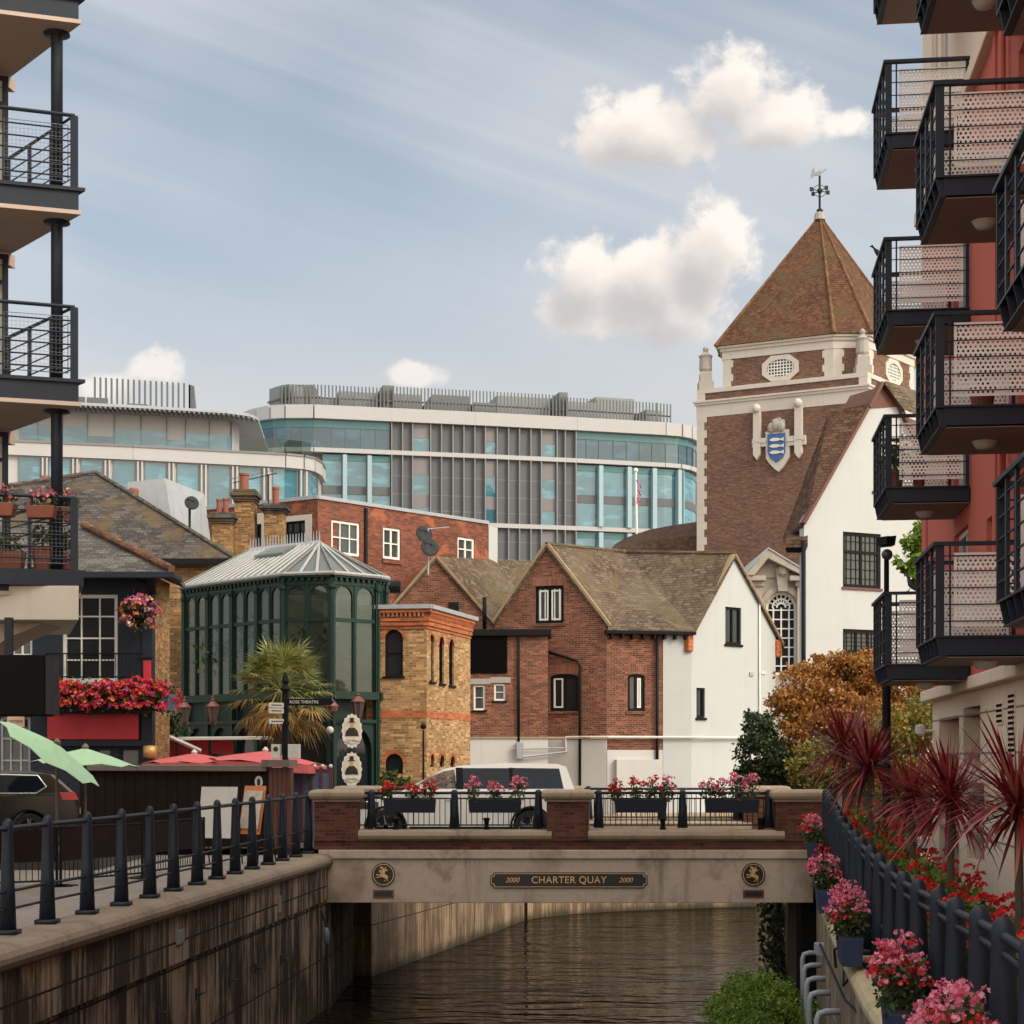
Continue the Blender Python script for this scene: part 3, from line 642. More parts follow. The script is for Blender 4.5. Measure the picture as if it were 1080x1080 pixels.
for k in range(16):
    k2 = (k + 1) % 16; b.face([BF.pt(*o_[k], .036), BF.pt(*o_[k2], .036), BF.pt(*i_[k2], .036), BF.pt(*i_[k], .036)])
obj('gilt_border', b, M['gold'], npl); zc = (z0 + z1) / 2
text_part('lettering', 'CHARTER QUAY', .215, M['gold'], npl, BF, (u0 + u1) / 2, zc, .034, spacing=1.06, sx=.97)
for uu in (BF.uv(540, 928)[0], BF.uv(659.5, 928)[0]): text_part('lettering', '2000', .15, M['gold'], npl, BF, uu, zc, .034, shear=.35)
# gilt roundels with a leaping horse and rider
def blob(b, F, cu, cz, pts, d0, d1): b.fprism(F, [(cu + x, cz + z) for x, z in pts], d0, d1)
for cpx in (404.5, 794.5):
    cu, cz = BF.uv(cpx, 922.3); R = .255
    b = MB(); b.fprism(BF, [(cu + R * cos(2 * pi * k / 28), cz + R * sin(2 * pi * k / 28)) for k in range(28)], 0, .035); ro = obj('roundel', b, M['plaque'], bridge)
    b = MB()
    for k in range(32):
        p = lambda k, r: BF.pt(cu + r * cos(2 * pi * k / 32), cz + r * sin(2 * pi * k / 32), .04)
        b.face([p(k, R * .9), p(k + 1, R * .9), p(k + 1, R * .84), p(k, R * .84)][::-1])
    obj('gilt_ring', b, M['gold'], ro)
    s = 1 if cpx < 600 else 1
    b = MB(); d = .037
    for pts, dd in [([(-.09, -.01), (-.04, .03), (.03, .01), (.09, -.02), (.11, -.06), (.08, -.1), (.02, -.07), (-.04, -.05)], .03),            # body
                    ([(-.09, -.01), (-.15, -.02), (-.16, -.005), (-.1, .02)], .015), ([(-.06, .02), (-.1, .09), (-.07, .115), (-.03, .05)], .025),       # head and neck
                    ([(-.07, -.03), (-.16, -.06), (-.155, -.075), (-.05, -.055)], .015), ([(.08, -.09), (.03, -.15), (.0, -.165), (.01, -.15), (.05, -.09)], .015), ([(.1, -.07), (.1, -.14), (.06, -.175), (.085, -.13), (.08, -.08)], .015),
                    ([(-.03, .02), (-.04, .1), (.01, .14), (.05, .1), (.03, .02)], .035), ([(-.04, .12), (-.08, .16), (-.02, .175), (.0, .13)], .025), ([(.02, .1), (.07, .07), (.1, .09), (.06, .12)], .02), ([(.02, .14), (.05, .17), (.065, .145), (.04, .125)], .025)]:
        blob(b, BF, cu, cz, pts, d - .01, d + dd)
    obj('horse_and_rider', b, M['gold'], ro, bevel=.006)
    u0, u1, z0, z1 = BF.rect(cpx - 11, 938.5, cpx + 11, 947)
    b = MB(); b.fbox(BF, u0, u1, z0, z1, 0, .02); pq = obj('small_plaque', b, M['copper'], bridge)
    b = MB(); b.fbox(BF, u0 + .04, u1 - .04, z0 + .035, z1 - .035, .018, .024); obj('inscription_panel', b, M['plaque'], pq)
b = MB(); u0, u1, z0, z1 = BF.rect(619, 846, 624.5, 868); b.box(bx(621), bx(621) + .02, 37.1, 37.25, z0, z1); obj('notice', b, M['offwhite'], bridge)
for px in (417, 513, 700, 804):
    b = MB(); x = bx(px); b.lathe([(.07, 0), (.06, .06), (.045, .08), (.06, .2), (.075, .22), (.075, .25), (.05, .26)], (x, 37.22, 3.88), 10); obj('spotlight', b, M['black'], bridge, smooth=False)

# ---------------------------------------------------------------- railings
def post_mb(b, x, y, z, h, r0=.105, r1=.064, plate=.13):
    b.lathe([(r0, .05), (r1 + (r0 - r1) * .45, h * .45), (r1, h * .86), (r1 * 1.02, h * .93), (r1 * .86, h * .97), (r1 * .5, h * .993), (r1 * .1, h)], (x, y, z), 12)
    if plate: b.box(x - plate, x + plate, y - plate, y + plate, z, z + .055)
lrail = thing('railing', 'dark navy railing of tapered round topped posts along the left quay', 'railing', (left_x(28) - .38, 28, LZ))
LP = [(px, 20 + 1.308 * k) for k, px in enumerate([8, 50, 92, 128, 158, 183, 208, 229, 248, 266, 283, 298, 312, 325])]
LP = [(-40, 18.7)] + LP
lpts = [(XZ(px, y), y) for px, y in LP]
for x, y in lpts:
    b = MB(); post_mb(b, x, y, LZ, POST_H); obj('post', b, M['navy'], lrail, smooth='w')
for h, r in ((1.24, .032), (.50, .02), (.29, .017)):
    b = MB(); b.tube([(x, y, LZ + h) for x, y in lpts], r, 8); obj('rail', b, M['navy'], lrail, smooth=True)
rrail = thing('railing', 'dark grey railing of round topped posts along the right quay behind pink flower boxes', 'railing', (right_x(22), 22, right_z(22)))
rpts = []; 
rys = [9.4] + [y for y, x in RP]
for y in rys: rpts.append((right_x(y), y))
for x, y in rpts:
    b = MB(); post_mb(b, x, y, right_z(y), POST_H, .115, .078, .17); obj('post', b, M['navy'], rrail, smooth='w')
for h, r in ((1.24, .034), (1.13, .028), (.52, .022), (.3, .02)):
    b = MB(); b.tube([(x, y, right_z(y) + h) for x, y in rpts], r, 8); obj('rail', b, M['navy'], rrail, smooth=True)
def bridge_rail(label, pxs, y, ends, bars=True):
    t = thing('railing', label, 'railing', (bx(pxs[1]) * y / 37, y, 3.88)); z = 3.88
    xs = [XZ(p, 37.0) for p in pxs]
    for x in xs:
        b = MB(); post_mb(b, x, y, z - .01, .885, .115, .072, 0); obj('post', b, M['navy'], t, smooth='w')
    x0, x1 = XZ(ends[0], 37), XZ(ends[1], 37)
    for zz, r in ((4.68, .03), (3.98, .016), (4.56, .016)):
        b = MB(); b.tube([(x0, y, zz), (x1, y, zz)], r, 8); obj('rail', b, M['navy'], t, smooth=True)
    b = MB(); n = int((x1 - x0) / .115)
    for i in range(1, n): x = x0 + (x1 - x0) * i / n; b.tube([(x, y, 3.96), (x, y, 4.57)], .009, 5)
    obj('bars', b, M['black'], t)
bridge_rail('navy railing with thin bars on the bridge in front of the white car', [391, 479, 568], 37.22, (379, 576))
bridge_rail('navy railing with thin bars on the bridge nearest the white gabled house', [632, 721, 812], 37.22, (622, 818))
bridge_rail('rear bridge railing behind the white car', [391, 479, 568], 42.28, (379, 576))
bridge_rail('rear bridge railing seen through the right hand bridge railing', [632, 721, 812], 42.28, (622, 818))

# ---------------------------------------------------------------- planters hung on the bridge
def plants(t, x0, x1, y, z, tops, rng, colours, rad=.17):
    n = len(tops)
    for i, (tx, th) in enumerate(tops):
        x = x0 + (x1 - x0) * tx
        b = MB(); b.leaves((x, y, z + th * .38), (rad, rad * .8, th * .6), 190, .07, rng, .1); obj('foliage', b, M['leaf_plant'], t)
        b = MB(); bunch(b, (x, y - .03, z + th * .5), (rad * 1.02, rad * .9, th * .56), 17, 7, .05, rng); obj('blossom', b, M[colours[i]], t)
def planter(label, pa, pb, tops, colours, y=37.0, seed=1, ytop=843, ybot=857, ydep=.2):
    rng = random.Random(seed); x0, x1 = XZ(pa, y), XZ(pb, y); z1, z0 = ZZ(ytop, y), ZZ(ybot, y); yc = y - .08
    t = thing('planter', label, 'planter', ((x0 + x1) / 2, yc, z0), 'planters hung on the bridge railings')
    b = MB(); b.hexa([(x0 + .02, yc - .08, z0), (x1 - .02, yc - .08, z0), (x1 - .02, yc + .09, z0), (x0 + .02, yc + .09, z0), (x0, yc - .11, z1), (x1, yc - .11, z1), (x1, yc + .11, z1), (x0, yc + .11, z1)]); obj('trough', b, M['navy_dull'], t, bevel=.008)
    b = MB(); b.box(x0 + .015, x1 - .015, yc - .09, yc + .09, z1 - .01, z1 + .008); obj('soil', b, M['soil'], t)
    for xx in (x0 + .2, x1 - .2):
        b = MB(); b.box(xx - .02, xx + .02, yc + .1, 37.25, z1 - .03, z1 - .005); obj('bracket', b, M['black'], t)
    plants(t, x0, x1, yc, z1, tops, rng, colours); return t
planter('navy trough of red begonias on the bridge railing at the front of the white car', 405, 460, [(.08, .34), (.55, .32), (.88, .38)], ['fl_red'] * 3, seed=2)
planter('navy trough of three pink begonia clumps beside the rear of the white car', 494, 550, [(.1, .42), (.5, .40), (.93, .5)], ['fl_pink'] * 3, seed=3)
planter('navy trough of red and pink begonias right of the middle bridge pier', 648, 703, [(.05, .4), (.4, .42), (.72, .45), (1.0, .46)], ['fl_red', 'fl_red', 'fl_red', 'fl_pink'], seed=4)
planter('navy trough of large pink begonias at the right end of the bridge', 743, 800, [(.06, .46), (.3, .42), (.6, .55), (.86, .52)], ['fl_pink'] * 4, seed=5)
def rear_planter(label, pa, pb, seed):
    rng = random.Random(seed); y = 42.42; x0, x1 = XZ(pa, y), XZ(pb, y); t = thing('planter', label, 'planter', ((x0 + x1) / 2, y + .08, 4.3), 'planters hung on the bridge railings')
    b = MB(); b.box(x0, x1, y - .02, y + .2, 4.26, 4.55); obj('trough', b, M['navy_dull'], t, bevel=.008)
    plants(t, x0, x1, y + .08, 4.55, [(.2, .5), (.55, .45), (.9, .5)], rng, ['fl_pink'] * 3)
rear_planter('pink begonias on the far bridge railing seen through the car window', 455, 505, 8)

# ---------------------------------------------------------------- flower boxes along the right coping
def flower_box(loc, rz, label, seed, cols=('fl_pink',), L=.95, hgt=.55, wid=.28):
    rng = random.Random(seed); t = thing('flower_box', label, 'flower box', (0, 0, 0), 'blue flower boxes along the right quay')
    b = MB(); w = wid / 2
    b.hexa([(-w * .8, -L / 2, 0), (w * .8, -L / 2, 0), (w * .8, L / 2, 0), (-w * .8, L / 2, 0), (-w, -L / 2 - .02, .33), (w, -L / 2 - .02, .33), (w, L / 2 + .02, .33), (-w, L / 2 + .02, .33)])
    obj('box', b, M['box_blue'], t, bevel=.008)
    b = MB(); b.box(-w * .94, w * .94, -L / 2, L / 2, .325, .34); obj('soil', b, M['soil'], t)
    for k, yy in enumerate((-.27, .06, .34)):
        b = MB(); b.leaves((rng.uniform(-.04, .04), yy * L, .33 + hgt * .36), (.22, .22, hgt * .52), 320, .07, rng, .1); obj('foliage', b, M['leaf_plant'], t)
        b = MB(); bunch(b, (-.03, yy * L, .33 + hgt * (.42 + .12 * rng.random())), (.23, .23, hgt * .56), 24, 8, .042, rng); obj('blossom', b, M[cols[k % len(cols)]], t)
        b = MB(); bunch(b, (-.02, yy * L - .05, .33 + hgt * .36), (.2, .24, hgt * .5), 3 if k else 6, 8, .045, rng); obj('red_blossom', b, M['fl_red'], t)
    t.location = loc; t.rotation_euler = (0, 0, rz); return t
M['box_blue'] = paint('blue box paint', (.016, .026, .075), .5, .2, streak=.2)
M['box_navy'] = M['navy_dull']
for (Y, dx, lab, sd_, cols) in [(34.2, -.30, 'blue box of pink begonias on the right coping, farthest one beside the bridge end', 11, ('fl_pink', 'fl_red', 'fl_pink')),
                          (25.6, -.33, 'blue box of pink begonias on the right coping, second from the bridge', 12, ('fl_pink', 'fl_pink', 'fl_red')),
                          (20.4, -.33, 'blue box of tall pink begonias on the right coping, third from the bridge', 13, ('fl_pink',)),
                          (14.6, -.33, 'large blue box of pink and red begonias on the right coping near the bottom edge', 14, ('fl_pink', 'fl_red', 'fl_pink')),
                          (10.75, -.27, 'blue box of pink begonias on the right coping, cut off by the bottom right corner', 15, ('fl_pink', 'fl_pink', 'fl_pink'))]:
    Y2 = Y + .3; sl_ = (right_x(Y2) - right_x(Y - .3)) / .6
    flower_box((right_x(Y) + dx, Y, right_z(Y) + .02), -atan2(sl_, 1), lab, sd_, cols)
# ---------------------------------------------------------------- building helpers
def window(F, r, cols, rows, parent, mf, mg, rec=.1, fw=.06, bw=.026, arch=False, sill=None, label=None, rise=None, name='window', sillw=.06):
    u0, u1, z0, z1 = r; b = MB(); d1 = -rec + .05; d0 = -rec - .02
    if arch:
        o_ = archp(r, 13, rise); h = (u1 - u0) / 2; rs = h if rise is None else rise
        i_ = archp((u0 + fw, u1 - fw, z0 + fw, z1 - fw), 13, max(rs - fw * .6, .03)); n = len(o_)
        for k in range(n):
            k2 = (k + 1) % n
            b.face([F.pt(*o_[k], d1), F.pt(*o_[k2], d1), F.pt(*i_[k2], d1), F.pt(*i_[k], d1)])
            b.face([F.pt(*i_[k], d1), F.pt(*i_[k2], d1), F.pt(*i_[k2], d0), F.pt(*i_[k], d0)])
        ztop = z1 - rs * .35
    else:
        b.fbox(F, u0, u1, z0, z0 + fw, d0, d1); b.fbox(F, u0, u1, z1 - fw, z1, d0, d1)
        b.fbox(F, u0, u0 + fw, z0 + fw, z1 - fw, d0, d1); b.fbox(F, u1 - fw, u1, z0 + fw, z1 - fw, d0, d1); ztop = z1 - fw
    for i in range(1, cols):
        u = u0 + (u1 - u0) * i / cols; w = bw if cols > 2 else fw * .8; b.fbox(F, u - w / 2, u + w / 2, z0 + fw, ztop if not arch else z1 - fw, d0 + .01, d1 - .008)
    for j in range(1, rows):
        z = z0 + (z1 - z0) * j / rows; b.fbox(F, u0 + fw, u1 - fw, z - bw / 2, z + bw / 2, d0 + .014, d1 - .012)
    w = obj(name, b, mf, parent, label=label)
    b = MB(); b.fprism(F, (archp((u0 + .01, u1 - .01, z0 + .01, z1 - .01), 13, None if rise is None else rise) if arch else rectp((u0 + .01, u1 - .01, z0 + .01, z1 - .01))), d0 - .02, d0 + .012); obj('pane', b, mg, w)
    if sill: b = MB(); b.fbox(F, u0 - .06, u1 + .06, z0 - sillw, z0 - .002, -rec, .06); obj('sill', b, sill, w)
    return w
def facade(F, outer, wins, parent, mat, depth=5, reveal=.13, name='wall', front=0.0):
    b = MB(); b.wall(F, outer, wins, .3, reveal, front)
    if depth > .3: b.fprism(F, outer, -depth, front - .3)
    return obj(name, b, mat, parent)
def cornice(F, u0, u1, z0, z1, d, parent, mat, name='cornice', bevel=0):
    b = MB(); b.fbox(F, u0, u1, z0, z1, -.05, d); return obj(name, b, mat, parent, bevel=bevel)
def roof_slab(parent, mat, pts, t=.12, name='roof'):
    b = MB(); b.slab(pts, t); return obj(name, b, mat, parent)
def pipe(parent, pts, r=.05, mat=None, name='downpipe'):
    b = MB(); b.tube(pts, r, 8); return obj(name, b, mat or M['black'], parent, smooth=True)
GZ = GROUND - .1

# ---------------------------------------------------------------- yellow brick building
Y0 = 49.8
yb = thing('brick_building', 'yellow stock brick building with orange dentil cornice and narrow arched windows', 'building', (XZ(450, Y0), Y0, GROUND))
FA = frame(405, 50.0, 450, Y0); FB = frame(450, Y0, 496, 54.1)
wl = [('a', FA, (405.8, 664, 425, 713), 1, 2, True), ('a', FA, (406.5, 795, 425, 816), 1, 1, True),
      ('b', FB, (453, 669, 457.8, 719), 1, 2, True), ('b', FB, (463.2, 671.5, 468.2, 721), 1, 2, True), ('b', FB, (473.6, 674, 478.6, 723), 1, 2, True),
      ('b', FB, (453.5, 795.5, 458, 809), 1, 1, True), ('b', FB, (464, 796, 468.5, 809), 1, 1, True), ('b', FB, (475, 797, 479.5, 809), 1, 1, True)]
uA, zt = FA.uv(450, 629.5); uB, _ = FB.uv(496, 643); uA0 = -1.3
zc1, zc0 = 9.95, 9.46
for key, F, u0, u1, z1 in (('a', FA, uA0, uA, zc0), ('b', FB, 0, uB, zc0)):
    holes = []; ws = []
    for k, F2, px, c, r, ar in wl:
        if k == key:
            rr = F2.rect(*px); holes.append(archp(rr, 13)); ws.append((rr, c, r))
    facade(F, rectp((u0, u1, GZ, z1)), holes, yb, M['brick_yellow'], depth=3 if key == 'a' else .3)
    for rr, c, r in ws:
        window(F, rr, c, r, yb, M['timber_black'], M['glass'], arch=True, sill=M['timber_black'] if rr[3] - rr[2] > .9 else None)
        u0_, u1_, z0_, z1_ = rr; h = (u1_ - u0_) / 2; b = MB(); cz = z1_ - h; cu = (u0_ + u1_) / 2    # orange brick arch round the head
        for kk in range(12):
            p = lambda k, r_, d: F.pt(cu + r_ * cos(pi * k / 12), cz + r_ * sin(pi * k / 12), d)
            t_ = .12
            b.face([p(kk, h + t_, .012), p(kk + 1, h + t_, .012), p(kk + 1, h, .012), p(kk, h, .012)][::-1])
            b.face([p(kk, h, .012), p(kk + 1, h, .012), p(kk + 1, h, -.1), p(kk, h, -.1)][::-1])
        obj('arch_ring', b, M['brick_orange'], yb)
    sb = MB(); za, zb = ZZ(757, Y0), ZZ(749, Y0)
    sb.fbox(F, u0, u1, za, zb, -.02, .014); obj('brick_band', sb, M['brick_orange'], yb)
    for zz0, zz1, d in ((zc0 - .24, zc0 - .15, .03), (zc0 - .145, zc0 - .02, .07), (zc0 - .015, zc0 + .10, .10), (zc0 + .23, zc0 + .33, .16)):
        cb = MB(); cb.fbox(F, u0, u1 + (d if key == 'a' else 0), zz0, zz1, -.25, d); obj('cornice', cb, M['brick_orange'], yb)
    cb = MB(); u = u0
    while u < u1 - .07: cb.fbox(F, u, u + .06, zc0 + .105, zc0 + .225, -.25, .145); u += .13
    obj('dentils', cb, M['brick_orange'], yb)
    cb = MB(); cb.fbox(F, u0 - .05, u1 + .18, zc0 + .335, zc0 + .46, -.3, .22); obj('lead_coping', cb, M['lead'], yb)
top = MB(); top.prism([FA.pt(uA0, 0)[:2], FA.pt(uA, 0)[:2], FB.pt(uB, 0)[:2], (FB.pt(uB, 0).x - 1, FB.pt(uB, 0).y + 3), (FA.pt(uA0, 0).x, FA.pt(uA0, 0).y + 6)], zc0 + .1, zc0 + .42); obj('flat_roof', top, M['lead'], yb)
b = MB(); b.prism([FB.pt(.3, 0, -.32)[:2], FB.pt(uB, 0, -.3)[:2], (FB.pt(uB, 0).x - 1, FB.pt(uB, 0).y + 3), (FA.pt(uA0, 0).x + .6, FA.pt(uA0, 0).y + 5)], GZ, zc0); obj('back_wall', b, M['brick_yellow'], yb)
tl = thing('lamp_post', 'thin black post with a round head in front of the yellow brick building', 'lamp post', (XZ(446.5, 46.5), 46.5, GROUND))
if XZ(446.5, 46.5) > left_x(46.5): pass
b = MB(); x = XZ(446.5, 46.5); b.tube([(x, 46.5, GROUND), (x, 46.5, ZZ(770, 46.5))], [.04, .025], 8); obj('pole', b, M['black'], tl); b = MB(); b.ball((x, 46.5, ZZ(766, 46.5)), .085); obj('lamp_head', b, M['black'], tl, smooth=True)

# ---------------------------------------------------------------- green conservatory
CV = [(195, 52.9), (299, 49.2), (350, 48.8), (397, 49.9), (406, 50.4)]
cp = [Vector((XZ(px, y), y)) for px, y in CV]
cpb = [Vector((cp[4].x - .3, 54.6)), Vector((cp[0].x + .2, 54.9))]
con = thing('conservatory', 'dark green Victorian glass conservatory with white hipped glazed roof above the pub', 'conservatory', (XZ(300, 51), 51, GROUND))
ZE, ZS, ZR = 10.62, 7.36, 9.42        # eaves, sill, transom
bays = [4, 1, 1, 1]
b = MB(); b.prism([tuple(p) for p in [cp[0] + Vector((.05, .1)), *[q + (Vector((XZ(300, 52.5), 52.5)) - q).normalized() * .35 for q in cp[1:]], *cpb]], GZ, ZS - .02); obj('lower_storey', b, M['green'], con)
cream = MB(); cream.box(cp[0].x + .6, cp[3].x - .6, 54.2, 54.4, ZS, ZE); obj('inner_wall', cream, M['beige_stone'], con)
for i in range(4):
    A, B = cp[i], cp[i + 1]; F = Fr(A.x, A.y, B.x - A.x, B.y - A.y); L = (B - A).length; nb_ = bays[i]
    fr = MB()
    fr.fbox(F, 0, L, ZE - .2, ZE, -.08, .05); fr.fbox(F, -.02, L + .02, ZE, ZE + .1, -.1, .16); obj('eaves_rail', fr, M['green'], con)
    for nm_, za_, zb_, da_, db_ in (('sill_rail', ZS - .22, ZS, -.08, .14), ('transom_rail', ZR - .05, ZR + .05, -.06, .04), ('lower_rail', ZS - .9, ZS - .8, -.08, .08)):
        fr = MB(); fr.fbox(F, 0, L, za_, zb_, da_, db_); obj(nm_, fr, M['green'], con)
    u = 0
    dn = MB()
    while u < L - .1: dn.fbox(F, u, u + .09, ZE - .09, ZE - .005, .0, .13); u += .2
    obj('dentils', dn, M['green'], con)
    for k in range(nb_ + 1):
        u = L * k / nb_; pb = MB(); pb.fbox(F, u - .075, u + .075, GZ, ZE - .0, -.09, .075 if 0 < k < nb_ else .085); pb.lathe([(.06, 0), (.1, .05), (.1, .12), (.06, .16)], F.pt(u, ZE - .35, .05), 8); obj('post', pb, M['green'], con)
    for k in range(nb_):
        a0 = L * k / nb_ + .075; a1 = L * (k + 1) / nb_ - .075; mid = (a0 + a1) / 2
        for (p0, p1) in ((a0, mid - .03), (mid + .03, a1)):
            wb = MB(); h = (p1 - p0) / 2
            r = (p0, p1, ZR + .05, ZE - .2); ar = archp((p0 + .05, p1 - .05, ZR + .05, ZE - .24), 13, min(h - .05, .5))
            wb.wall(F, rectp(r), [ar], .07, .07, .02); wb.fbox(F, p0, p0 + .035, ZS, ZR - .05, -.05, .02); wb.fbox(F, p1 - .035, p1, ZS, ZR - .05, -.05, .02)
            wo_ = obj('window', wb, M['green'], con)
            gb = MB(); gb.fbox(F, p0 + .01, p1 - .01, ZS, ZE - .22, -.035, -.02); obj('pane', gb, M['glass_green'], wo_)
        mb_ = MB(); mb_.fbox(F, mid - .03, mid + .03, ZS, ZE - .2, -.07, .045); obj('mullion', mb_, M['green'], con)
        lb = MB(); rr = (a0 + .1, a1 - .1, GROUND, ZS - 1.0)                       # arched openings of the storey below
        lb.wall(F, rectp((a0, a1, GZ, ZS - .9)), [archp(rr, 13, .7)], .2, .15, .0); lo = obj('arcade', lb, M['green'], con)
        gb = MB(); gb.fbox(F, a0 + .05, a1 - .05, GROUND, ZS - 1.0, -.19, -.16); obj('pane', gb, M['glass'], lo)
RG = [P(337, 573, 51.8), P(264, 581, 53.4)]
ev = [Vector((p.x, p.y, ZE + .1)) + (Vector((p.x, p.y, 0)) - Vector((XZ(310, 54), 54, 0))).normalized() * .2 for p in cp] + [Vector((p.x, p.y, ZE + .1)) for p in cpb]
def glazed(pts, nbar, name='roof_glazing'):
    b = MB(); b.slab(pts, .04); o = obj(name, b, M['glass_roof'], con); b = MB()
    E0, E1, T1, T0 = pts if len(pts) == 4 else (pts[0], pts[1], pts[2], pts[2])
    for k in range(nbar + 1):
        t = k / nbar; b.tube([E0.lerp(E1, t) + Vector((0, 0, .03)), T0.lerp(T1, t) + Vector((0, 0, .03))], .045, 5)
    b.tube([E0 + Vector((0, 0, .01)), E1 + Vector((0, 0, .01))], .06, 6); obj('glazing_bars', b, M['roof_bar'], o)
glazed([ev[0], ev[1], RG[0], RG[1]], 16); glazed([ev[1], ev[2], RG[0]], 3); glazed([ev[2], ev[3], RG[0]], 3); glazed([ev[3], ev[4], RG[0]], 1)
glazed([ev[4], ev[5], RG[0]], 3); glazed([ev[5], ev[6], RG[1], RG[0]], 8); glazed([ev[6], ev[0], RG[1]], 4)
b = MB(); b.tube([RG[0], RG[1]], .1, 6)
for k in range(25): q = RG[0].lerp(RG[1], k / 24); b.tube([q, q + Vector((0, 0, .38))], [.03, .008], 5)
obj('ridge_cresting', b, M['lead'], con)
b = MB(); q0, q1 = ev[0].lerp(ev[1], .42), ev[0].lerp(ev[1], .72); t0, t1 = RG[1].lerp(RG[0], .35), RG[1].lerp(RG[0], .72)
b.slab([q0.lerp(t0, .62) + Vector((0, 0, .16)), q1.lerp(t1, .62) + Vector((0, 0, .16)), q1.lerp(t1, .92) + Vector((0, 0, .1)), q0.lerp(t0, .92) + Vector((0, 0, .1))], .05); obj('roof_vent', b, M['glass_roof'], con)
b = MB(); b.loft([[Vector((XZ(405, 52) + (.0 if k == 0 else .5), 52 + .22 * cos(2 * pi * j / 12), 10.66 + .2 * sin(2 * pi * j / 12))) for j in range(12)] for k in range(2)]); obj('extract_duct', b, M['black'], con)
rng = random.Random(61); b = MB()
for k in range(11): b.leaves((cp[0].x + .9 + k * .62, 50.6 + (abs(k - 6) * .28), ZS + rng.uniform(.5, 2.2)), (.45, .4, rng.uniform(.5, 1.0)), 70, .22, rng, .1)
obj('inner_plants', b, M['leaf_green'], con)
for k in range(3): b = MB(); b.box(cp[2].x - .9 + k * .9, cp[2].x - .45 + k * .9, 50.6, 50.65, ZS, ZE - .5); obj('inner_blind', b, M['cream_panel'], con)
def lantern(px, py, Y, label):
    t = thing('wall_lantern', label, 'lantern', P(px, py, Y)); c = P(px, py, Y); s = 1.0
    b = MB(); b.lathe([(.03, -.36), (.08, -.33), (.05, -.3)], c, 6); b.lathe([(.19, .1), (.21, .14), (.12, .24), (.05, .3), (.07, .34), (.02, .38), (.03, .42), (.01, .48)], c, 6); obj('cap', b, M['copper'], t)
    b = MB(); b.lathe([(.09, -.3), (.17, .09)], c, 6); obj('lamp_glass', b, M['glass_lit'], t)
    b = MB()
    for k in range(6): a = k * pi / 3; b.tube([c + Vector((.09 * cos(a), .09 * sin(a), -.3)), c + Vector((.175 * cos(a), .175 * sin(a), .1))], .015, 4)
    b.tube([c + Vector((0, 0, -.36)), c + Vector((.0, .25, -.42)), c + Vector((0, .7, -.3))], .025, 5); obj('bracket', b, M['copper'], t)
lantern(194.5, 751, 50.5, 'copper wall lantern between the pub and the green conservatory'); lantern(224.5, 750, 50.2, 'copper wall lantern below the left half of the conservatory'); lantern(377.5, 745, 48.7, 'copper wall lantern above the oval tavern signs')

# oval hanging signs with a gentleman in a top hat
def oval_sign(cpx, cpy, label):
    Y = 47.6; F = Fr(0, Y, 1, 0); cu, cz = F.uv(cpx, cpy); rx, rz = .28, .47
    t = thing('oval_sign', label, 'pub sign', (cu, Y, cz), 'oval pub signs')
    b = MB(); pts = []
    for k in range(64):
        a = 2 * pi * k / 64; s = 1 + .05 * cos(a * 16); pts.append((cu + rx * s * cos(a), cz + rz * s * sin(a)))
    b.fprism(F, pts, 0, .03); obj('board', b, M['offwhite'], t)
    b = MB(); b.fprism(F, [(cu + rx * .8 * cos(2 * pi * k / 32), cz + .08 + rz * .7 * sin(2 * pi * k / 32)) for k in range(32)], .025, .036); obj('oval_field', b, M['cream_field'], t)
    b = MB()
    b.fprism(F, [(cu - .06, cz + .25), (cu + .06, cz + .25), (cu + .055, cz + .37), (cu - .055, cz + .37)], .03, .045); b.fprism(F, [(cu - .1, cz + .235), (cu + .1, cz + .235), (cu + .1, cz + .252), (cu - .1, cz + .252)], .03, .047)
    b.fprism(F, [(cu - .19, cz - .14), (cu + .19, cz - .14), (cu + .16, cz + .0), (cu + .08, cz + .09), (cu + .03, cz + .1), (cu, cz + .075), (cu - .03, cz + .1), (cu - .08, cz + .09), (cu - .16, cz)], .03, .045); obj('coat_and_hat', b, M['plaque'], t)
    b = MB(); b.fprism(F, [(cu + .05 * cos(2 * pi * k / 14), cz + .165 + .075 * sin(2 * pi * k / 14)) for k in range(14)], .03, .042); obj('face', b, M['skin'], t)
    b = MB()
    b.fprism(F, [(cu - .27, cz - .14), (cu - .2, cz - .2), (cu, cz - .23), (cu + .2, cz - .2), (cu + .27, cz - .14), (cu + .25, cz - .27), (cu, cz - .36), (cu - .25, cz - .27)], .03, .05); obj('ribbon', b, M['offwhite'], t)
    text_part('lettering', 'TAVERN', .085, M['plaque'], t, F, cu, cz - .275, .05)
    b = MB(); b.tube([F.pt(cu, cz + rz, .0), F.pt(cu, cz + rz + .12, 0), F.pt(cu, cz + rz + .12, -1.2)], .012, 5); obj('hanger', b, M['black'], t)
M['cream_field'] = paint('cream sign field', (.52, .46, .33), .6, .06)
oval_sign(371.3, 771, 'upper oval white tavern sign showing a gentleman in a top hat'); oval_sign(371, 811.5, 'lower oval white tavern sign showing a gentleman in a top hat')

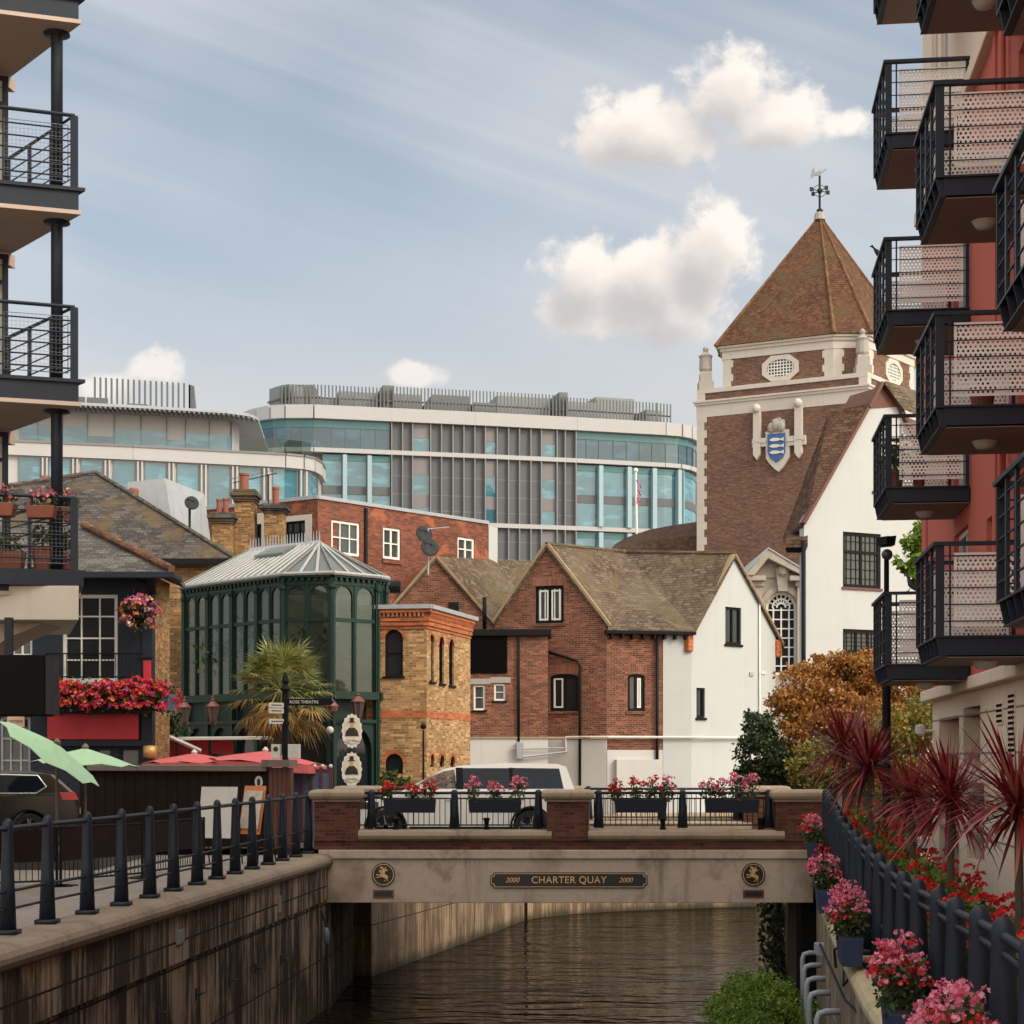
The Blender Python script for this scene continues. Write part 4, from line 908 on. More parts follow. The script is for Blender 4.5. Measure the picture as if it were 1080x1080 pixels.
# ---------------------------------------------------------------- navy pub with flower trough
FP = Fr(0, 42.0, 1, 0); px_ = lambda p: XZ(p, 42.0)
pub = thing('pub', 'dark navy two storey pub with red board and a white sash window', 'building', (px_(60), 43, GROUND))
wn = [(66, 627, 124, 719), (12, 663, 34, 692), (101, 789, 118, 815), (126, 789, 148, 815), (0, 756, 32, 825)]
rr = [FP.rect(*w) for w in wn]
zt = ZZ(606, 42)
facade(FP, rectp((px_(-120), px_(161), GZ, zt)), [rectp(r) for r in rr], pub, M['navy_dull'], depth=.3)
b = MB(); b.box(px_(-120), px_(160), 42.3, 44.2, GZ, zt); obj('side_wall', b, M['brick_ochre'], pub)
window(FP, rr[0], 3, 4, pub, M['white'], M['glass'], fw=.085, bw=.035, sill=M['white']); window(FP, rr[1], 2, 1, pub, M['white'], M['glass_lit'])
window(FP, rr[2], 1, 1, pub, M['navy'], M['glass_lit']); window(FP, rr[3], 1, 1, pub, M['navy'], M['glass_lit']); window(FP, rr[4], 3, 3, pub, M['lead'], M['glass_lit'], bw=.04)
b = MB(); u0, u1, z0, z1 = FP.rect(8, 755, 26, 767); b.fbox(FP, u0, u1, z0, z1, -.02, .03); sg = obj('window_sign', b, M['orange_pale'] if 'orange_pale' in M else M['cream_panel'], pub); text_part('lettering', 'OSTERIA', .11, M['plaque'], sg, FP, (u0 + u1) / 2, (z0 + z1) / 2, .031, sx=.8)
b = MB(); u0, u1, z0, z1 = FP.rect(51, 753, 147, 780); b.fbox(FP, u0, u1, z0, z1, 0, .1); obj('fascia_board', b, M['red_board'], pub, bevel=.01)
b = MB(); b.fbox(FP, px_(44), px_(162), ZZ(787, 42), ZZ(781, 42), 0, .16); b.fbox(FP, px_(44), px_(162), ZZ(753, 42) + .0, ZZ(750, 42), 0, .14); b.fbox(FP, px_(150), px_(161.5), GZ, ZZ(750, 42), 0, .09); b.fbox(FP, px_(150.5), px_(161), ZZ(722, 42), ZZ(629, 42), 0, .06)
b.fbox(FP, px_(149.5), px_(162), ZZ(694, 42), ZZ(691, 42), 0, .1); obj('pilaster', b, M['navy_dull'], pub, bevel=.008)
b = MB(); b.fbox(FP, px_(152), px_(160), ZZ(718, 42), ZZ(697, 42), .055, .075); obj('red_panel', b, M['red_board'], pub)
b = MB(); b.fbox(FP, px_(-120), px_(161), ZZ(616, 42), ZZ(606, 42), 0, .12)
b.fprism(Fr(px_(160), 42, 0, -1), [(0, ZZ(606, 42)), (.75, ZZ(606, 42)), (.7, ZZ(609, 42)), (.35, ZZ(615, 42)), (.1, ZZ(626, 42)), (0, ZZ(627, 42))], -.12, .06); obj('eaves_bracket', b, M['navy_dull'], pub)
b = MB()
x0, x1 = px_(51), px_(150); yb_ = 41.75; z0, z1 = ZZ(716, 42), ZZ(690, 42)
for z in (z1, z0 + .04): b.tube([(x0, yb_ + .25, z), (x0, yb_, z), (x1, yb_, z), (x1, yb_ + .25, z)], .018, 5)
for k in range(28): x = x0 + (x1 - x0) * k / 27; b.tube([(x, yb_, z0), (x, yb_, z1)], .009, 4)
obj('balcony_rail', b, M['black'], pub)
ze = ZZ(603.5, 41.3)
E0, E1 = Vector((px_(-130), 41.25, ze)), Vector((XZ(183, 41.25), 41.25, ze)); T1 = P(88, 557, 45.2); T0 = Vector((px_(-130), 45.2, T1.z))
roof_slab(pub, M['slate_plain'], [E0, E1, T1, T0], .1); roof_slab(pub, M['slate_plain'], [E1, Vector((E1.x - .3, 44.4, ze)), Vector((T1.x, 45.2, T1.z - .3)), T1], .1)
b = MB(); b.tube([E1 + Vector((-.05, 0, .08)), T1 + Vector((0, 0, .1))], .1, 8); obj('hip_tiles', b, M['tiles_hip'], pub)
b = MB(); b.box(E0.x, E1.x + .05, 41.08, 41.26, ze - .16, ze + .0); b.box(E1.x - .1, E1.x + .04, 41.26, 42.2, ze - .16, ze - .02); obj('gutter', b, M['navy_dull'], pub, bevel=.02)
b = MB(); x = px_(162); 
b.lathe([(.02, -.16), (.17, -.14), (.17, .14), (.02, .16)], (x, 41.6, ZZ(793, 42)), 14); gl = obj('round_sign', b, M['brass'], pub, smooth=True)  # round brass sign, no lamp
# flower trough on the pub and the hanging basket
rng = random.Random(21)
ft = thing('flower_trough', 'long trough overflowing with red and magenta flowers under the pub window', 'flower trough', (px_(116), 41.5, ZZ(750, 41.5)))
b = MB(); b.box(XZ(50, 41.45), XZ(182, 41.45), 41.25, 41.65, ZZ(750, 41.5), ZZ(738, 41.5)); obj('trough', b, M['black'], ft)
for k in range(12):
    px = 56 + k * 11; c = P(px, 735 + rng.uniform(-3, 3), 41.4); b = MB(); b.leaves(c, (.3, .3, .42), 260, .1, rng, .1); obj('foliage', b, M['leaf_plant'], ft)
    b = MB(); bunch(b, c + Vector((0, -.1, rng.uniform(-.06, .08))), (.3, .3, .36), 17, 9, .085, rng); bunch(b, c + Vector((0, -.16, -.26)), (.28, .2, .18), 9, 9, .085, rng); obj('blossom', b, M['fl_mixed'], ft)
b = MB(); c = P(178, 741, 41.35); b.box(c.x - .15, c.x + .17, 41.2, 41.5, c.z - .2, c.z + .2); obj('blue_end_box', b, M['blue_panel'], ft)
hb = thing('hanging_basket', 'hanging basket of orange violet and white flowers on the navy pub', 'hanging basket', P(146, 648, 41.3))
c = P(145, 648, 41.3); b = MB(); b.leaves(c, (.42, .4, .42), 380, .1, rng, .2); obj('foliage', b, M['leaf_plant'], hb); b = MB(); bunch(b, c, (.44, .42, .44), 36, 8, .085, rng); bunch(b, c + Vector((0, -.12, -.3)), (.38, .32, .3), 14, 8, .085, rng); bunch(b, c + Vector((.12, -.1, .1)), (.4, .3, .3), 12, 8, .085, rng); obj('blossom', b, M['fl_basket'], hb)
b = MB()
for k in range(3): b.tube([c + Vector((.3 * cos(k * 2.1), .3 * sin(k * 2.1), .2)), c + Vector((0, 0, .85))], .01, 4)
b.tube([c + Vector((0, 0, .85)), c + Vector((0, .7, .85))], .02, 5); b.lathe([(.05, -.3), (.28, -.1), (.34, .1)], c, 12); obj('basket_frame', b, M['black'], hb)

# ---------------------------------------------------------------- ochre brick house behind the pub
FO = Fr(0, 55.6, 1, 0); ox = lambda p: XZ(p, 55.6); och = thing('brick_house', 'ochre brick house with a large lichen spotted slate hip roof behind the pub', 'house', (ox(150), 57, GROUND))
ztp = ZZ(590, 55.6); facade(FO, rectp((ox(-60), ox(243), GZ, ztp)), [], och, M['brick_ochre'], depth=6)
ap = P(102, 500, 60.3); ec = Vector((ox(248), 55.3, ztp)); el = Vector((ox(-70), 55.3, ztp)); rl = Vector((ox(-75), 60.3, ap.z - .65))
roof_slab(och, M['slate'], [el, ec, ap, rl], .12); roof_slab(och, M['slate'], [ec, Vector((ec.x, 65, ztp)), ap], .12); roof_slab(och, M['slate'], [Vector((ec.x, 65, ztp)), Vector((el.x, 65, ztp)), rl, ap], .12)
b = MB(); b.tube([ec + Vector((0, 0, .05)), ap + Vector((0, 0, .06))], .07, 6); b.tube([ap + Vector((0, 0, .06)), rl + Vector((0, 0, .06))], .09, 6); obj('hip_tiles', b, M['slate_plain'], och)
b = MB(); b.box(el.x, ec.x + .05, 55.15, 55.32, ztp - .22, ztp - .02); obj('gutter', b, M['black'], och)
b = MB(); c = P(47, 520, 61); b.box(c.x - .3, c.x + .3, 60.6, 61.4, c.z - 1, c.z + .3); obj('chimney', b, M['brick_ochre'], och); b = MB(); b.lathe([(.13, .3), (.16, .5), (.12, .62)], c, 10); obj('chimney_pot', b, M['terracotta'], och)
pb = thing('plant_box', 'grey zinc clad roof plant box behind the slate roof', 'plant box', P(172, 530, 64))
b = MB(); a0, a1, a2 = P(132, 537, 64), P(182, 507, 64), P(215, 535, 65); zt = P(0, 507, 64).z
b.hexa([(a0.x, 64, a0.z - 1.5), (P(186, 0, 64).x, 64, a0.z - 1.5), (a2.x, 67, a0.z - 1.5), (a0.x, 67, a0.z - 1.5), (a0.x + .1, 64, zt - .05), (a1.x - .3, 64, zt + .1), (P(208, 0, 65).x, 66.5, zt - .1), (a0.x + .2, 66.5, zt - .1)]); obj('casing', b, M['lead'], pb)
b = MB(); c = P(141, 523, 63.3); b.lathe([(.28, -1.2), (.28, -.5)], c, 8); b.lathe([(.16, -.5), (.2, .2), (.16, .28)], c, 10); obj('chimney_pot', b, M['terracotta'], pb)

# ---------------------------------------------------------------- red brick flat roofed block and chimneys
def chimney(label, x0, x1, ytop, ybase, Y, pots, capy, mat='brick_ochre'):
    a, b_ = XZ(x0, Y), XZ(x1, Y); t = thing('chimney', label, 'chimney', ((a + b_) / 2, Y + .4, ZZ(ybase, Y))); zt = ZZ(ytop, Y); zb = ZZ(ybase, Y); zc = ZZ(capy, Y); m = (b_ - a) * .09
    b = MB(); b.box(a + m, b_ - m, Y, Y + .8, zb, zc); obj('stack', b, M[mat], t)
    b = MB()
    for k, (f0, f1, e) in enumerate(((0, .2, m * .5), (.2, .45, 0), (.45, .72, -m * .9), (.72, 1, m * .2))): b.box(a + e, b_ - e, Y - .1 + e, Y + .9 - e, zc + (zt - zc) * f0, zc + (zt - zc) * f1 - .003)
    obj('chimney_cap', b, M['slate'], t)
    for px0, px1, py in pots:
        c = Vector((XZ((px0 + px1) / 2, Y), Y + .4, zt)); r = (XZ(px1, Y) - XZ(px0, Y)) / 2; h = ZZ(py, Y) - zt; b = MB(); b.lathe([(r * .95, 0), (r * .9, h * .85), (r * 1.08, h * .88), (r * 1.05, h)], c, 12); obj('chimney_pot', b, M['terracotta'], t, smooth=False)
chimney('tall ochre brick chimney with one orange pot beside the slate roof', 245, 270, 516, 606, 61, [(250.5, 261, 497.5)], 529)
chimney('ochre chimney with a slim orange pot just left of the red brick corner', 276, 301, 531, 604, 61, [(285.5, 293, 512)], 541)
chimney('short mossy ochre chimney with two stubby orange pots', 221, 247, 540, 606, 60.6, [(226, 232.5, 525), (232.8, 239.5, 524)], 552)
FR1 = frame(190, 69.8, 335, 66); FR2 = frame(335, 66, 515, 73.2)
rb = thing('brick_building', 'flat roofed red brick block with white metal windows behind the conservatory', 'building', (XZ(335, 66), 68, GROUND))
zt = 274 * 66 / 1800 + EYE
l1 = FR1.uv(335, 600)[0]; w1 = [FR1.rect(265, 553, 276, 577), FR1.rect(300, 549.7, 322, 573)]
facade(FR1, rectp((0, l1, GZ, zt)), [rectp(r) for r in w1], rb, M['brick_red'], depth=.3)
b = MB(); u0, u1, z0, z1 = FR1.rect(258, 547, 283, 600); b.wall(FR1, rectp((u0, u1, z0, z1 + .2)), [rectp(w1[0])], .05, .05, .02); u0, u1, z0, z1 = FR1.rect(290, 544, 329, 600); b.wall(FR1, rectp((u0, u1, z0, z1)), [rectp(w1[1])], .05, .05, .02); obj('render_surround', b, M['cream_panel'], rb)
window(FR1, w1[0], 2, 1, rb, M['black'], M['glass'], fw=.08); window(FR1, w1[1], 3, 2, rb, M['black'], M['glass'], fw=.08)
l2 = FR2.uv(515, 600)[0]; w2 = [FR2.rect(349.5, 549.7, 379.6, 585.6), FR2.rect(404, 556.7, 422.5, 590), FR2.rect(482.6, 567, 500.5, 592)]
facade(FR2, rectp((0, l2, GZ, zt)), [rectp(r) for r in w2], rb, M['brick_red'], depth=.3)
for r in w2: window(FR2, r, 2 if r is not w2[0] else 3, 2, rb, M['white'], M['glass_lit'], fw=.11, bw=.05, sill=M['brick_red'], sillw=.18)
b = MB(); b.prism([FR1.pt(.3, 0, -.4)[:2], FR1.pt(l1, 0, -.5)[:2], FR2.pt(l2, 0, -.4)[:2], (FR2.pt(l2, 0).x, 84), (FR1.pt(0, 0).x, 84)], GZ, zt - .3); obj('roof_deck', b, M['brick_red'], rb)
b = MB(); b.fbox(FR1, -.05, l1 + .02, zt, zt + .14, -.35, .06); b.fbox(FR2, 0, l2, zt, zt + .139, -.35, .061); obj('coping', b, M['lead'], rb)
b = MB(); b.fbox(FR2, l2, l2 + .55, GZ, zt - .1, -3, .03); obj('end_pier', b, M['white_render'], rb)
pipe(rb, [FR2.pt(FR2.uv(385, 600)[0], zt - .1, .06), FR2.pt(FR2.uv(385, 600)[0], GZ, .06)], .07)
def dish(t, c, r, aim):
    aim = Vector(aim).normalized(); a = aim.orthogonal().normalized(); bq = aim.cross(a); b = MB(); rings = []
    for k, (rr, dd) in enumerate(((.02, 0), (.4, .02), (.75, .07), (1, .13), (1, .15), (.7, .1), (.02, .03))): rings.append([c + (a * cos(2 * pi * j / 18) + bq * sin(2 * pi * j / 18)) * r * rr + aim * (dd * r * 1.2) for j in range(18)])
    b.loft(rings); obj('dish', b, M['iron'], t, smooth=True); b = MB(); b.tube([c - bq * r * .9, c + aim * r * .9], .02, 5); b.ball(c + aim * r * .9, .05); obj('receiver_arm', b, M['iron'], t)
sdm = thing('satellite_dishes', 'pair of dark satellite dishes on a mast in front of the red brick block', 'satellite dishes', P(452, 606, 67))
pt_ = P(451.5, 606, 67); b = MB(); b.tube([pt_, Vector((pt_.x, 67, ZZ(557, 67)))], .05, 6); b.tube([Vector((pt_.x, 67, ZZ(558, 67))), P(474, 556, 67)], .025, 5); obj('mast', b, M['lead'], sdm)
dish(sdm, P(447, 563.5, 66.9), .33, (.35, -1, .3)); dish(sdm, P(453, 578, 66.7), .36, (.35, -1, .3))
sd2 = thing('satellite_dish', 'single grey satellite dish standing behind the slate roof', 'satellite dish', P(202, 550, 63)); dish(sd2, P(202, 531, 63), .27, (.4, -1, .3)); b = MB(); b.tube([P(200, 560, 63.3), P(200, 528, 63.3)], .05, 6); obj('mast', b, M['iron'], sd2)
def antenna(px, py0, py1, Y, label, ln=1.6):
    t = thing('aerial', label, 'aerial', P(px, py0, Y)); b = MB(); b.tube([P(px, py0, Y), P(px, py1, Y)], .03, 5); obj('mast', b, M['iron'], t); c = P(px, py1 + 2, Y)
    b = MB(); b.tube([c - Vector((ln * .8, 0, .25)), c + Vector((ln * .2, 0, .1))], .018, 4)
    for k in range(9): q = c + Vector((-ln * .8 + ln * k / 9, 0, -.25 + .035 * k)); b.tube([q - Vector((0, .25, -.1)), q + Vector((0, .25, .2))], .012, 4)
    obj('aerial_arms', b, M['iron'], t)
antenna(283, 545, 500, 62, 'thin television aerial between the two tall chimneys')

# ---------------------------------------------------------------- brown brick gabled house and its white rendered end
FG = frame(525, 65.8, 640, 64.3); FW2 = frame(640, 64.3, 729, 65.1); FWG = frame(729, 65.1, 819, 68.4); FK = Fr(0, 63.7, 1, 0)
gh = thing('brick_house', 'brown brick house with steep clay tiled gables and a white painted base', 'house', (XZ(600, 65), 66, GROUND))
A = FG.uv(577, 575); Rr = FG.uv(641.5, 661); Lf = FG.uv(522, 655); lg = FG.uv(640, 700)[0]
w1 = FG.rect(564.5, 618, 594.5, 657.5); w2 = FG.rect(580, 711, 610, 750)
facade(FG, [(Lf[0], GZ), (lg, GZ), (lg, Rr[1] + .05), A, (Lf[0], Lf[1])], [rectp(w1), archp(w2, 9, .12)], gh, M['brick_brown'], depth=2.5)
for w, ar in ((w1, False), (w2, True)):
    window(FG, w, 2, 1, gh, M['timber_black'], M['glass'], fw=.11, arch=ar, rise=.12 if ar else None, sill=M['brick_brown'], sillw=.1)
    u0, u1, z0, z1 = w; b = MB(); b.fbox(FG, u0 - .1, u1 + .1, z1 + .01, z1 + .34, -.05, .012); obj('lintel', b, M['brick_orange'] if False else M['brick_soldier'], gh)
    b = MB(); 
    for k in (1, 2, 4, 5): u = u0 + (u1 - u0) * k / 6; b.fbox(FG, u - .015, u + .015, z0 + .1, z1 - .1, -.09, -.055)
    if not ar: obj('window_bars', b, M['white'], gh)
def casement(F, r, parent, half=None):
    u0, u1, z0, z1 = r; m = (u0 + u1) / 2; b = MB()
    for a, c in (((u0 + .13, m - .06), (m + .06, u1 - .13)) if half is None else (((u0 + .13, m - .06),) if half == 0 else ((m + .06, u1 - .13),))):
        for q0, q1, y0, y1 in ((a, a + .06, z0 + .13, z1 - .15), (c - .06, c, z0 + .13, z1 - .15), (a + .06, c - .06, z0 + .13, z0 + .19), (a + .06, c - .06, z1 - .21, z1 - .15)): b.fbox(F, q0, q1, y0, y1, -.11, -.07)
    obj('casement', b, M['white'], parent)
casement(FG, w2, gh, 0); casement(FG, w1, gh)
def verge(F, pa, pb, parent, w=.1, d=.12, mat=None):
    ua, za = pa; ub, zb = pb; L = sqrt((ub - ua) ** 2 + (zb - za) ** 2); nu, nz = -(zb - za) / L * w, (ub - ua) / L * w
    if nz < 0: nu, nz = -nu, -nz
    b = MB(); b.fprism(F, [(ua, za), (ub, zb), (ub + nu, zb + nz), (ua + nu, za + nz)], -.1, d); obj('verge', b, mat or M['verge'], parent)
verge(FG, A, (lg + .12, Rr[1] - .02), gh); verge(FG, (Lf[0] + .02, Lf[1]), A, gh)
# flat roofed projection at the left with the louvre
k0, k1 = FK.uv(486, 700)[0], FK.uv(578, 700)[0]; wk = [FK.rect(499.5, 722.5, 511.7, 749), FK.rect(521, 721, 533, 739)]; zf = ZZ(671, 63.7)
facade(FK, rectp((k0, k1, GZ, zf)), [rectp(r) for r in wk], gh, M['brick_brown'], depth=1.8)
for r in wk:
    window(FK, r, 1, 2, gh, M['white'], M['glass_lit'], fw=.07, sill=M['timber_black']); b = MB(); b.fbox(FK, r[0] - .13, r[1] + .2, r[3] + .03, r[3] + .24, -.05, .02); obj('stone_lintel', b, M['grey_stone'], gh)
b = MB(); b.fbox(FK, k0 - .05, k1 + .12, zf, zf + .26, -2, .16); obj('flat_roof', b, M['timber_black'], gh, bevel=.03)
b = MB(); u0, u1, z0, z1 = FK.rect(496, 668, 535, 710); b.fbox(FK, u0, u1, z0, z1 - .0, 0, .05)
z = z0 + .06
while z < z1 - .1: b.fbox(FK, u0 + .05, u1 - .05, z, z + .05, .05, .07); z += .1
obj('louvre', b, M['louvre'], gh)
b = MB(); b.fbox(FK, k0, k1 + .0, GZ, ZZ(779, 63.7), 0, .06); b.fbox(FG, FG.uv(578, 0)[0] - .1, lg + .0, GZ, ZZ(780, 64.5), -.05, .07); obj('white_base', b, M['white_paint_wall'], gh)
b = MB(); b.fbox(FK, k0, k1 + 2.2, ZZ(779, 63.7), ZZ(777, 63.7), -.1, .1); obj('base_moulding', b, M['cap_stone'], gh)
pipe(gh, [FK.pt(FK.uv(547, 0)[0], zf, .08), FK.pt(FK.uv(547, 0)[0], ZZ(782, 63.7), .08)], .05)
pipe(gh, [FG.pt(FG.uv(577, 687)[0], ZZ(687, 65), .1), FG.pt(FG.uv(609, 697)[0], ZZ(697, 64.8), .1), FG.pt(FG.uv(612.5, 703)[0], ZZ(703, 64.8), .1), FG.pt(FG.uv(612.5, 703)[0], GZ, .12)], .055)
pipe(gh, [P(511, 690 - 60, 66.5), P(511, 665, 66.5)], .08)
# eaves wall
z_e = ZZ(665.5, 64.5); l2 = FW2.uv(729, 700)[0]; ub = FW2.uv(699, 700)[0]; w3 = FW2.rect(662, 711, 680, 750)
facade(FW2, rectp((0, ub, GZ, z_e)), [archp(w3, 9, .1)], gh, M['brick_brown_lit'] if 'brick_brown_lit' in M else M['brick_brown'], depth=2.5)
window(FW2, w3, 2, 1, gh, M['timber_black'], M['glass_lit'], fw=.1, arch=True, rise=.1, sill=M['brick_brown'], sillw=.12)
casement(FW2, w3, gh, 1); b = MB(); b.fbox(FW2, w3[0] - .1, w3[1] + .1, w3[3] + .01, w3[3] + .3, -.05, .012); obj('lintel', b, M['brick_soldier'], gh)
b = MB(); b.fbox(FW2, .0, ub - .02, GZ, ZZ(791, 64.5), -.05, .05); b.fbox(FW2, .3, 2.0, GZ, ZZ(801, 64.5), .05, .3); obj('white_base', b, M['white_paint_wall'], gh)
wr = facade(FW2, rectp((ub, l2, GZ, z_e)), [], gh, M['white_render'], depth=2.5, name='white_wall', front=.03)
pipe(gh, [FW2.pt(FW2.uv(692, 0)[0], z_e - .1, .12), FW2.pt(FW2.uv(692, 0)[0], GZ, .12)], .06)
b = MB(); zp = ZZ(777.5, 64.5); b.tube([FG.pt(FG.uv(598, 0)[0], zp - .55, .14), FG.pt(FG.uv(598, 0)[0], zp, .14), FG.pt(lg + .1, zp, .14), FW2.pt(l2 + .1, zp, .14), FWG.pt(FWG.uv(815, 0)[0], zp, .1)], .05, 6); obj('white_pipe', b, M['offwhite'], gh)
b = MB(); u0 = FG.uv(540, 0)[0]
b.fbox(FK, FK.uv(545, 0)[0], FK.uv(552, 0)[0], ZZ(800, 63.7), ZZ(783, 63.7), .06, .3); b.tube([FK.pt(FK.uv(540, 0)[0], ZZ(790, 63.7), .2), FK.pt(FK.uv(597, 0)[0], ZZ(789, 63.7), .2)], .03, 5); b.tube([FK.pt(FK.uv(548, 0)[0], ZZ(799, 63.7), .2), FK.pt(FK.uv(597, 0)[0], ZZ(793, 63.7), .2)], .04, 5); obj('service_pipes', b, M['lead'], gh)
# white gable
WA = FWG.uv(773.5, 586); WR = FWG.uv(818, 672); WL = (0, z_e - .05); lw_ = FWG.uv(818, 700)[0]
v1 = FWG.rect(765, 640.5, 781.7, 679.5); v2 = FWG.rect(734.5, 725.5, 743.5, 757)
wh = facade(FWG, [(0, GZ), (lw_, GZ), (lw_, WR[1]), WA, (0, z_e)], [rectp(v1), rectp(v2)], gh, M['white_render'], depth=2.5, name='white_gable')
for r in (v1, v2): window(FWG, r, 2 if r is v1 else 1, 1, gh, M['timber_black'], M['glass'], fw=.09, sill=M['timber_black'], sillw=.09)
b = MB(); u0, u1, z0, z1 = FWG.rect(790, 709, 794, 713); b.fbox(FWG, u0, u1, z0, z1, 0, .05); obj('wall_vent', b, M['lead'], gh); b = MB(); u0, u1, z0, z1 = FWG.rect(802, 708, 807, 711); b.fbox(FWG, u0, u1, z0, z1, 0, .04); obj('wall_vent', b, M['offwhite'], gh)
verge(FWG, WL, WA, gh, .09); verge(FWG, WA, (lw_ + .35, WR[1] - .28), gh, .09)
b = MB(); b.fbox(FWG, -.28, .02, z_e - .75, z_e - .1, -.25, .12); obj('corbel', b, M['brick_orange'], gh, bevel=.05); b = MB(); b.fbox(FWG, lw_ - .02, lw_ + .3, WR[1] - .8, WR[1] - .1, -.3, .1); obj('corbel', b, M['brick_orange'], gh, bevel=.05)
pipe(gh, [FWG.pt(FWG.uv(800, 0)[0], ZZ(632, 67.5), .06), FWG.pt(FWG.uv(800, 0)[0], GZ, .06)], .035, M['white'])
# roofs
pA = FG.pt(A[0], A[1], .1); pE0 = FG.pt(lg + .12, Rr[1] + .05, .1); pE1 = FW2.pt(l2 + .05, z_e + .05, .28); pE0b = FW2.pt(-.05, z_e + .05, .28); pB = FWG.pt(WA[0], WA[1] + .04, .12)
pM = P(660, 583, 69.5); pBk = P(840, 640, 74); pV = FG.pt(Lf[0], Lf[1], .1); pVb = P(545, 640, 73)
rt = MB(); rt.slab([pA, pE0, pM], .14); obj('roof', rt, M['tiles_brown'], gh); rt = MB(); rt.slab([pE0, pE0b, pE1, pM], .14); rt.slab([pE1, pB, pM], .14); obj('roof', rt, M['tiles_brown'], gh)
rt = MB(); rt.slab([pA, pM, pVb, pV], .14); obj('roof', rt, M['tiles_brown'], gh); rt = MB(); rt.slab([pB, FWG.pt(lw_ + .4, WR[1] - .3, .12), FWG.pt(lw_ + .4, WR[1] - .3, -4.5), pM + Vector((1.5, 1.5, 0))], .14); rt.slab([pB, pM + Vector((1.5, 1.5, 0)), pM], .14); obj('roof', rt, M['tiles_brown'], gh)
rt = MB(); rt.slab([pM, pM + Vector((1.5, 1.5, 0)), pM + Vector((0, 6, -3.5)), pVb], .14); obj('roof', rt, M['tiles_dark'], gh)
b = MB(); b.tube([pA + Vector((0, .1, .04)), pM + Vector((0, 0, .04)), pB + Vector((0, .05, .04))], .09, 6); obj('ridge_tiles', b, M['tiles_brown'], gh)
b = MB(); b.fbox(FW2, -.1, l2 + .1, z_e - .12, z_e + .0, .02, .3); u = .1
while u < l2: b.fbox(FW2, u, u + .08, z_e - .3, z_e - .13, .0, .26); u += .42
obj('eaves', b, M['timber_black'], gh)
# second gable behind, left
FS = frame(400, 69, 524, 69); sg_ = thing('brick_house', 'smaller brown tiled brick gable half hidden behind the yellow brick building', 'house', (XZ(460, 70), 71, GROUND))
S = FS.uv(460, 588); s1 = FS.uv(524, 662); s0 = (FS.uv(396, 662)[0], s1[1])
facade(FS, [(s0[0], GZ), (s1[0], GZ), s1, S, s0], [], sg_, M['brick_brown'], depth=5); verge(FS, S, s1, sg_); verge(FS, s0, S, sg_)
Sb = P(572, 592, 78); rt = MB(); rt.slab([FS.pt(S[0], S[1] + .02, .1), Sb, Vector((Sb.x + 2.6, 78, ZZ(655, 69))), FS.pt(s1[0] + .1, s1[1] - .02, .1)], .14); obj('roof', rt, M['tiles_brown'], sg_)
rt = MB(); rt.slab([FS.pt(S[0], S[1] + .02, .1), FS.pt(s0[0] - .1, s0[1], .1), Vector((Sb.x - 5.5, 78, s0[1])), Sb], .14); obj('roof', rt, M['tiles_brown'], sg_)
b = MB(); u0, u1, z0, z1 = FS.rect(473, 635, 484, 642); b.fbox(FS, u0, u1, z0 - .3, z1, -.05, .03); obj('vent', b, M['black'], sg_)

# ---------------------------------------------------------------- white house on the right with a tall gable
FH = Fr(XZ(848, 68), 68, 1.5, .75); wh = thing('white_house', 'tall white rendered gabled house with mullioned windows beside the balconies', 'house', (XZ(900, 69), 70, GROUND))
vA = FH.uv(929, 405); gl_, gr_ = FH.uv(915, 431), FH.uv(946, 429); vL = FH.uv(846, 556); vR = (2 * vA[0] - vL[0], vL[1]); hw = [FH.rect(889, 562, 929, 620), FH.rect(921, 481, 945, 519), FH.rect(889, 664, 931, 690)]
facade(FH, [(.0, GZ), (vR[0], GZ), vR, gr_, gl_, (0, vL[1] + .25)], [rectp(r) for r in hw], wh, M['white_render'], depth=.2)
b = MB(); b.fprism(FH, [(gr_[0] + 1.2, GZ), (vR[0], GZ), vR, (gr_[0] + 1.2, gr_[1] - 2.2)], -5, -.31); obj('rear_wall', b, M['white_render'], wh); b = MB(); b.fprism(FH, [(1.1, GZ), (gr_[0] + 1.1, GZ), (gr_[0] + 1.1, vL[1] - .6), (1.1, vL[1] - .6)], -1.3, -.31); obj('rear_wall', b, M['white_render'], wh)
b = MB(); b.fprism(FH, [gl_, gr_, (vA[0], vA[1] - .1)], -2, .03); obj('gablet_boards', b, M['wood_rust'], wh)
for r, c, rw_ in ((hw[0], 2, 1), (hw[1], 2, 1), (hw[2], 3, 1)):
    wv = window(FH, r, c, rw_, wh, M['timber_black'], M['glass_lit'], fw=.13, sill=M['wood_rust'], sillw=.1); b = MB(); u0, u1, z0, z1 = r
    if r is hw[0]: b.fbox(FH, u0 + .1, u1 - .1, z0 + (z1 - z0) * .62, z0 + (z1 - z0) * .67, -.12, -.04)
    for k in range(1, 8): u = u0 + (u1 - u0) * k / 8; b.fbox(FH, u - .012, u + .012, z0 + .1, z1 - .1, -.1, -.075)
    for k in range(1, 6): z = z0 + (z1 - z0) * k / 6; b.fbox(FH, u0 + .1, u1 - .1, z - .012, z + .012, -.098, -.073)
    obj('leading', b, M['timber_black'], wh)
verge(FH, (.0 - .05, vL[1] + .1), (gl_[0], gl_[1]), wh, .12, .2, M['wood_rust']); verge(FH, gl_, vA, wh, .12, .25, M['wood_rust']); verge(FH, vA, gr_, wh, .12, .25, M['wood_rust']); verge(FH, gr_, vR, wh, .12, .2, M['wood_rust'])
q1, q2, q3, q4 = FH.pt(gl_[0] - .0, gl_[1] + .2, .18), P(874, 435, 69.8), P(826, 566, 69.8), FH.pt(-.12, vL[1] + .2, .18)
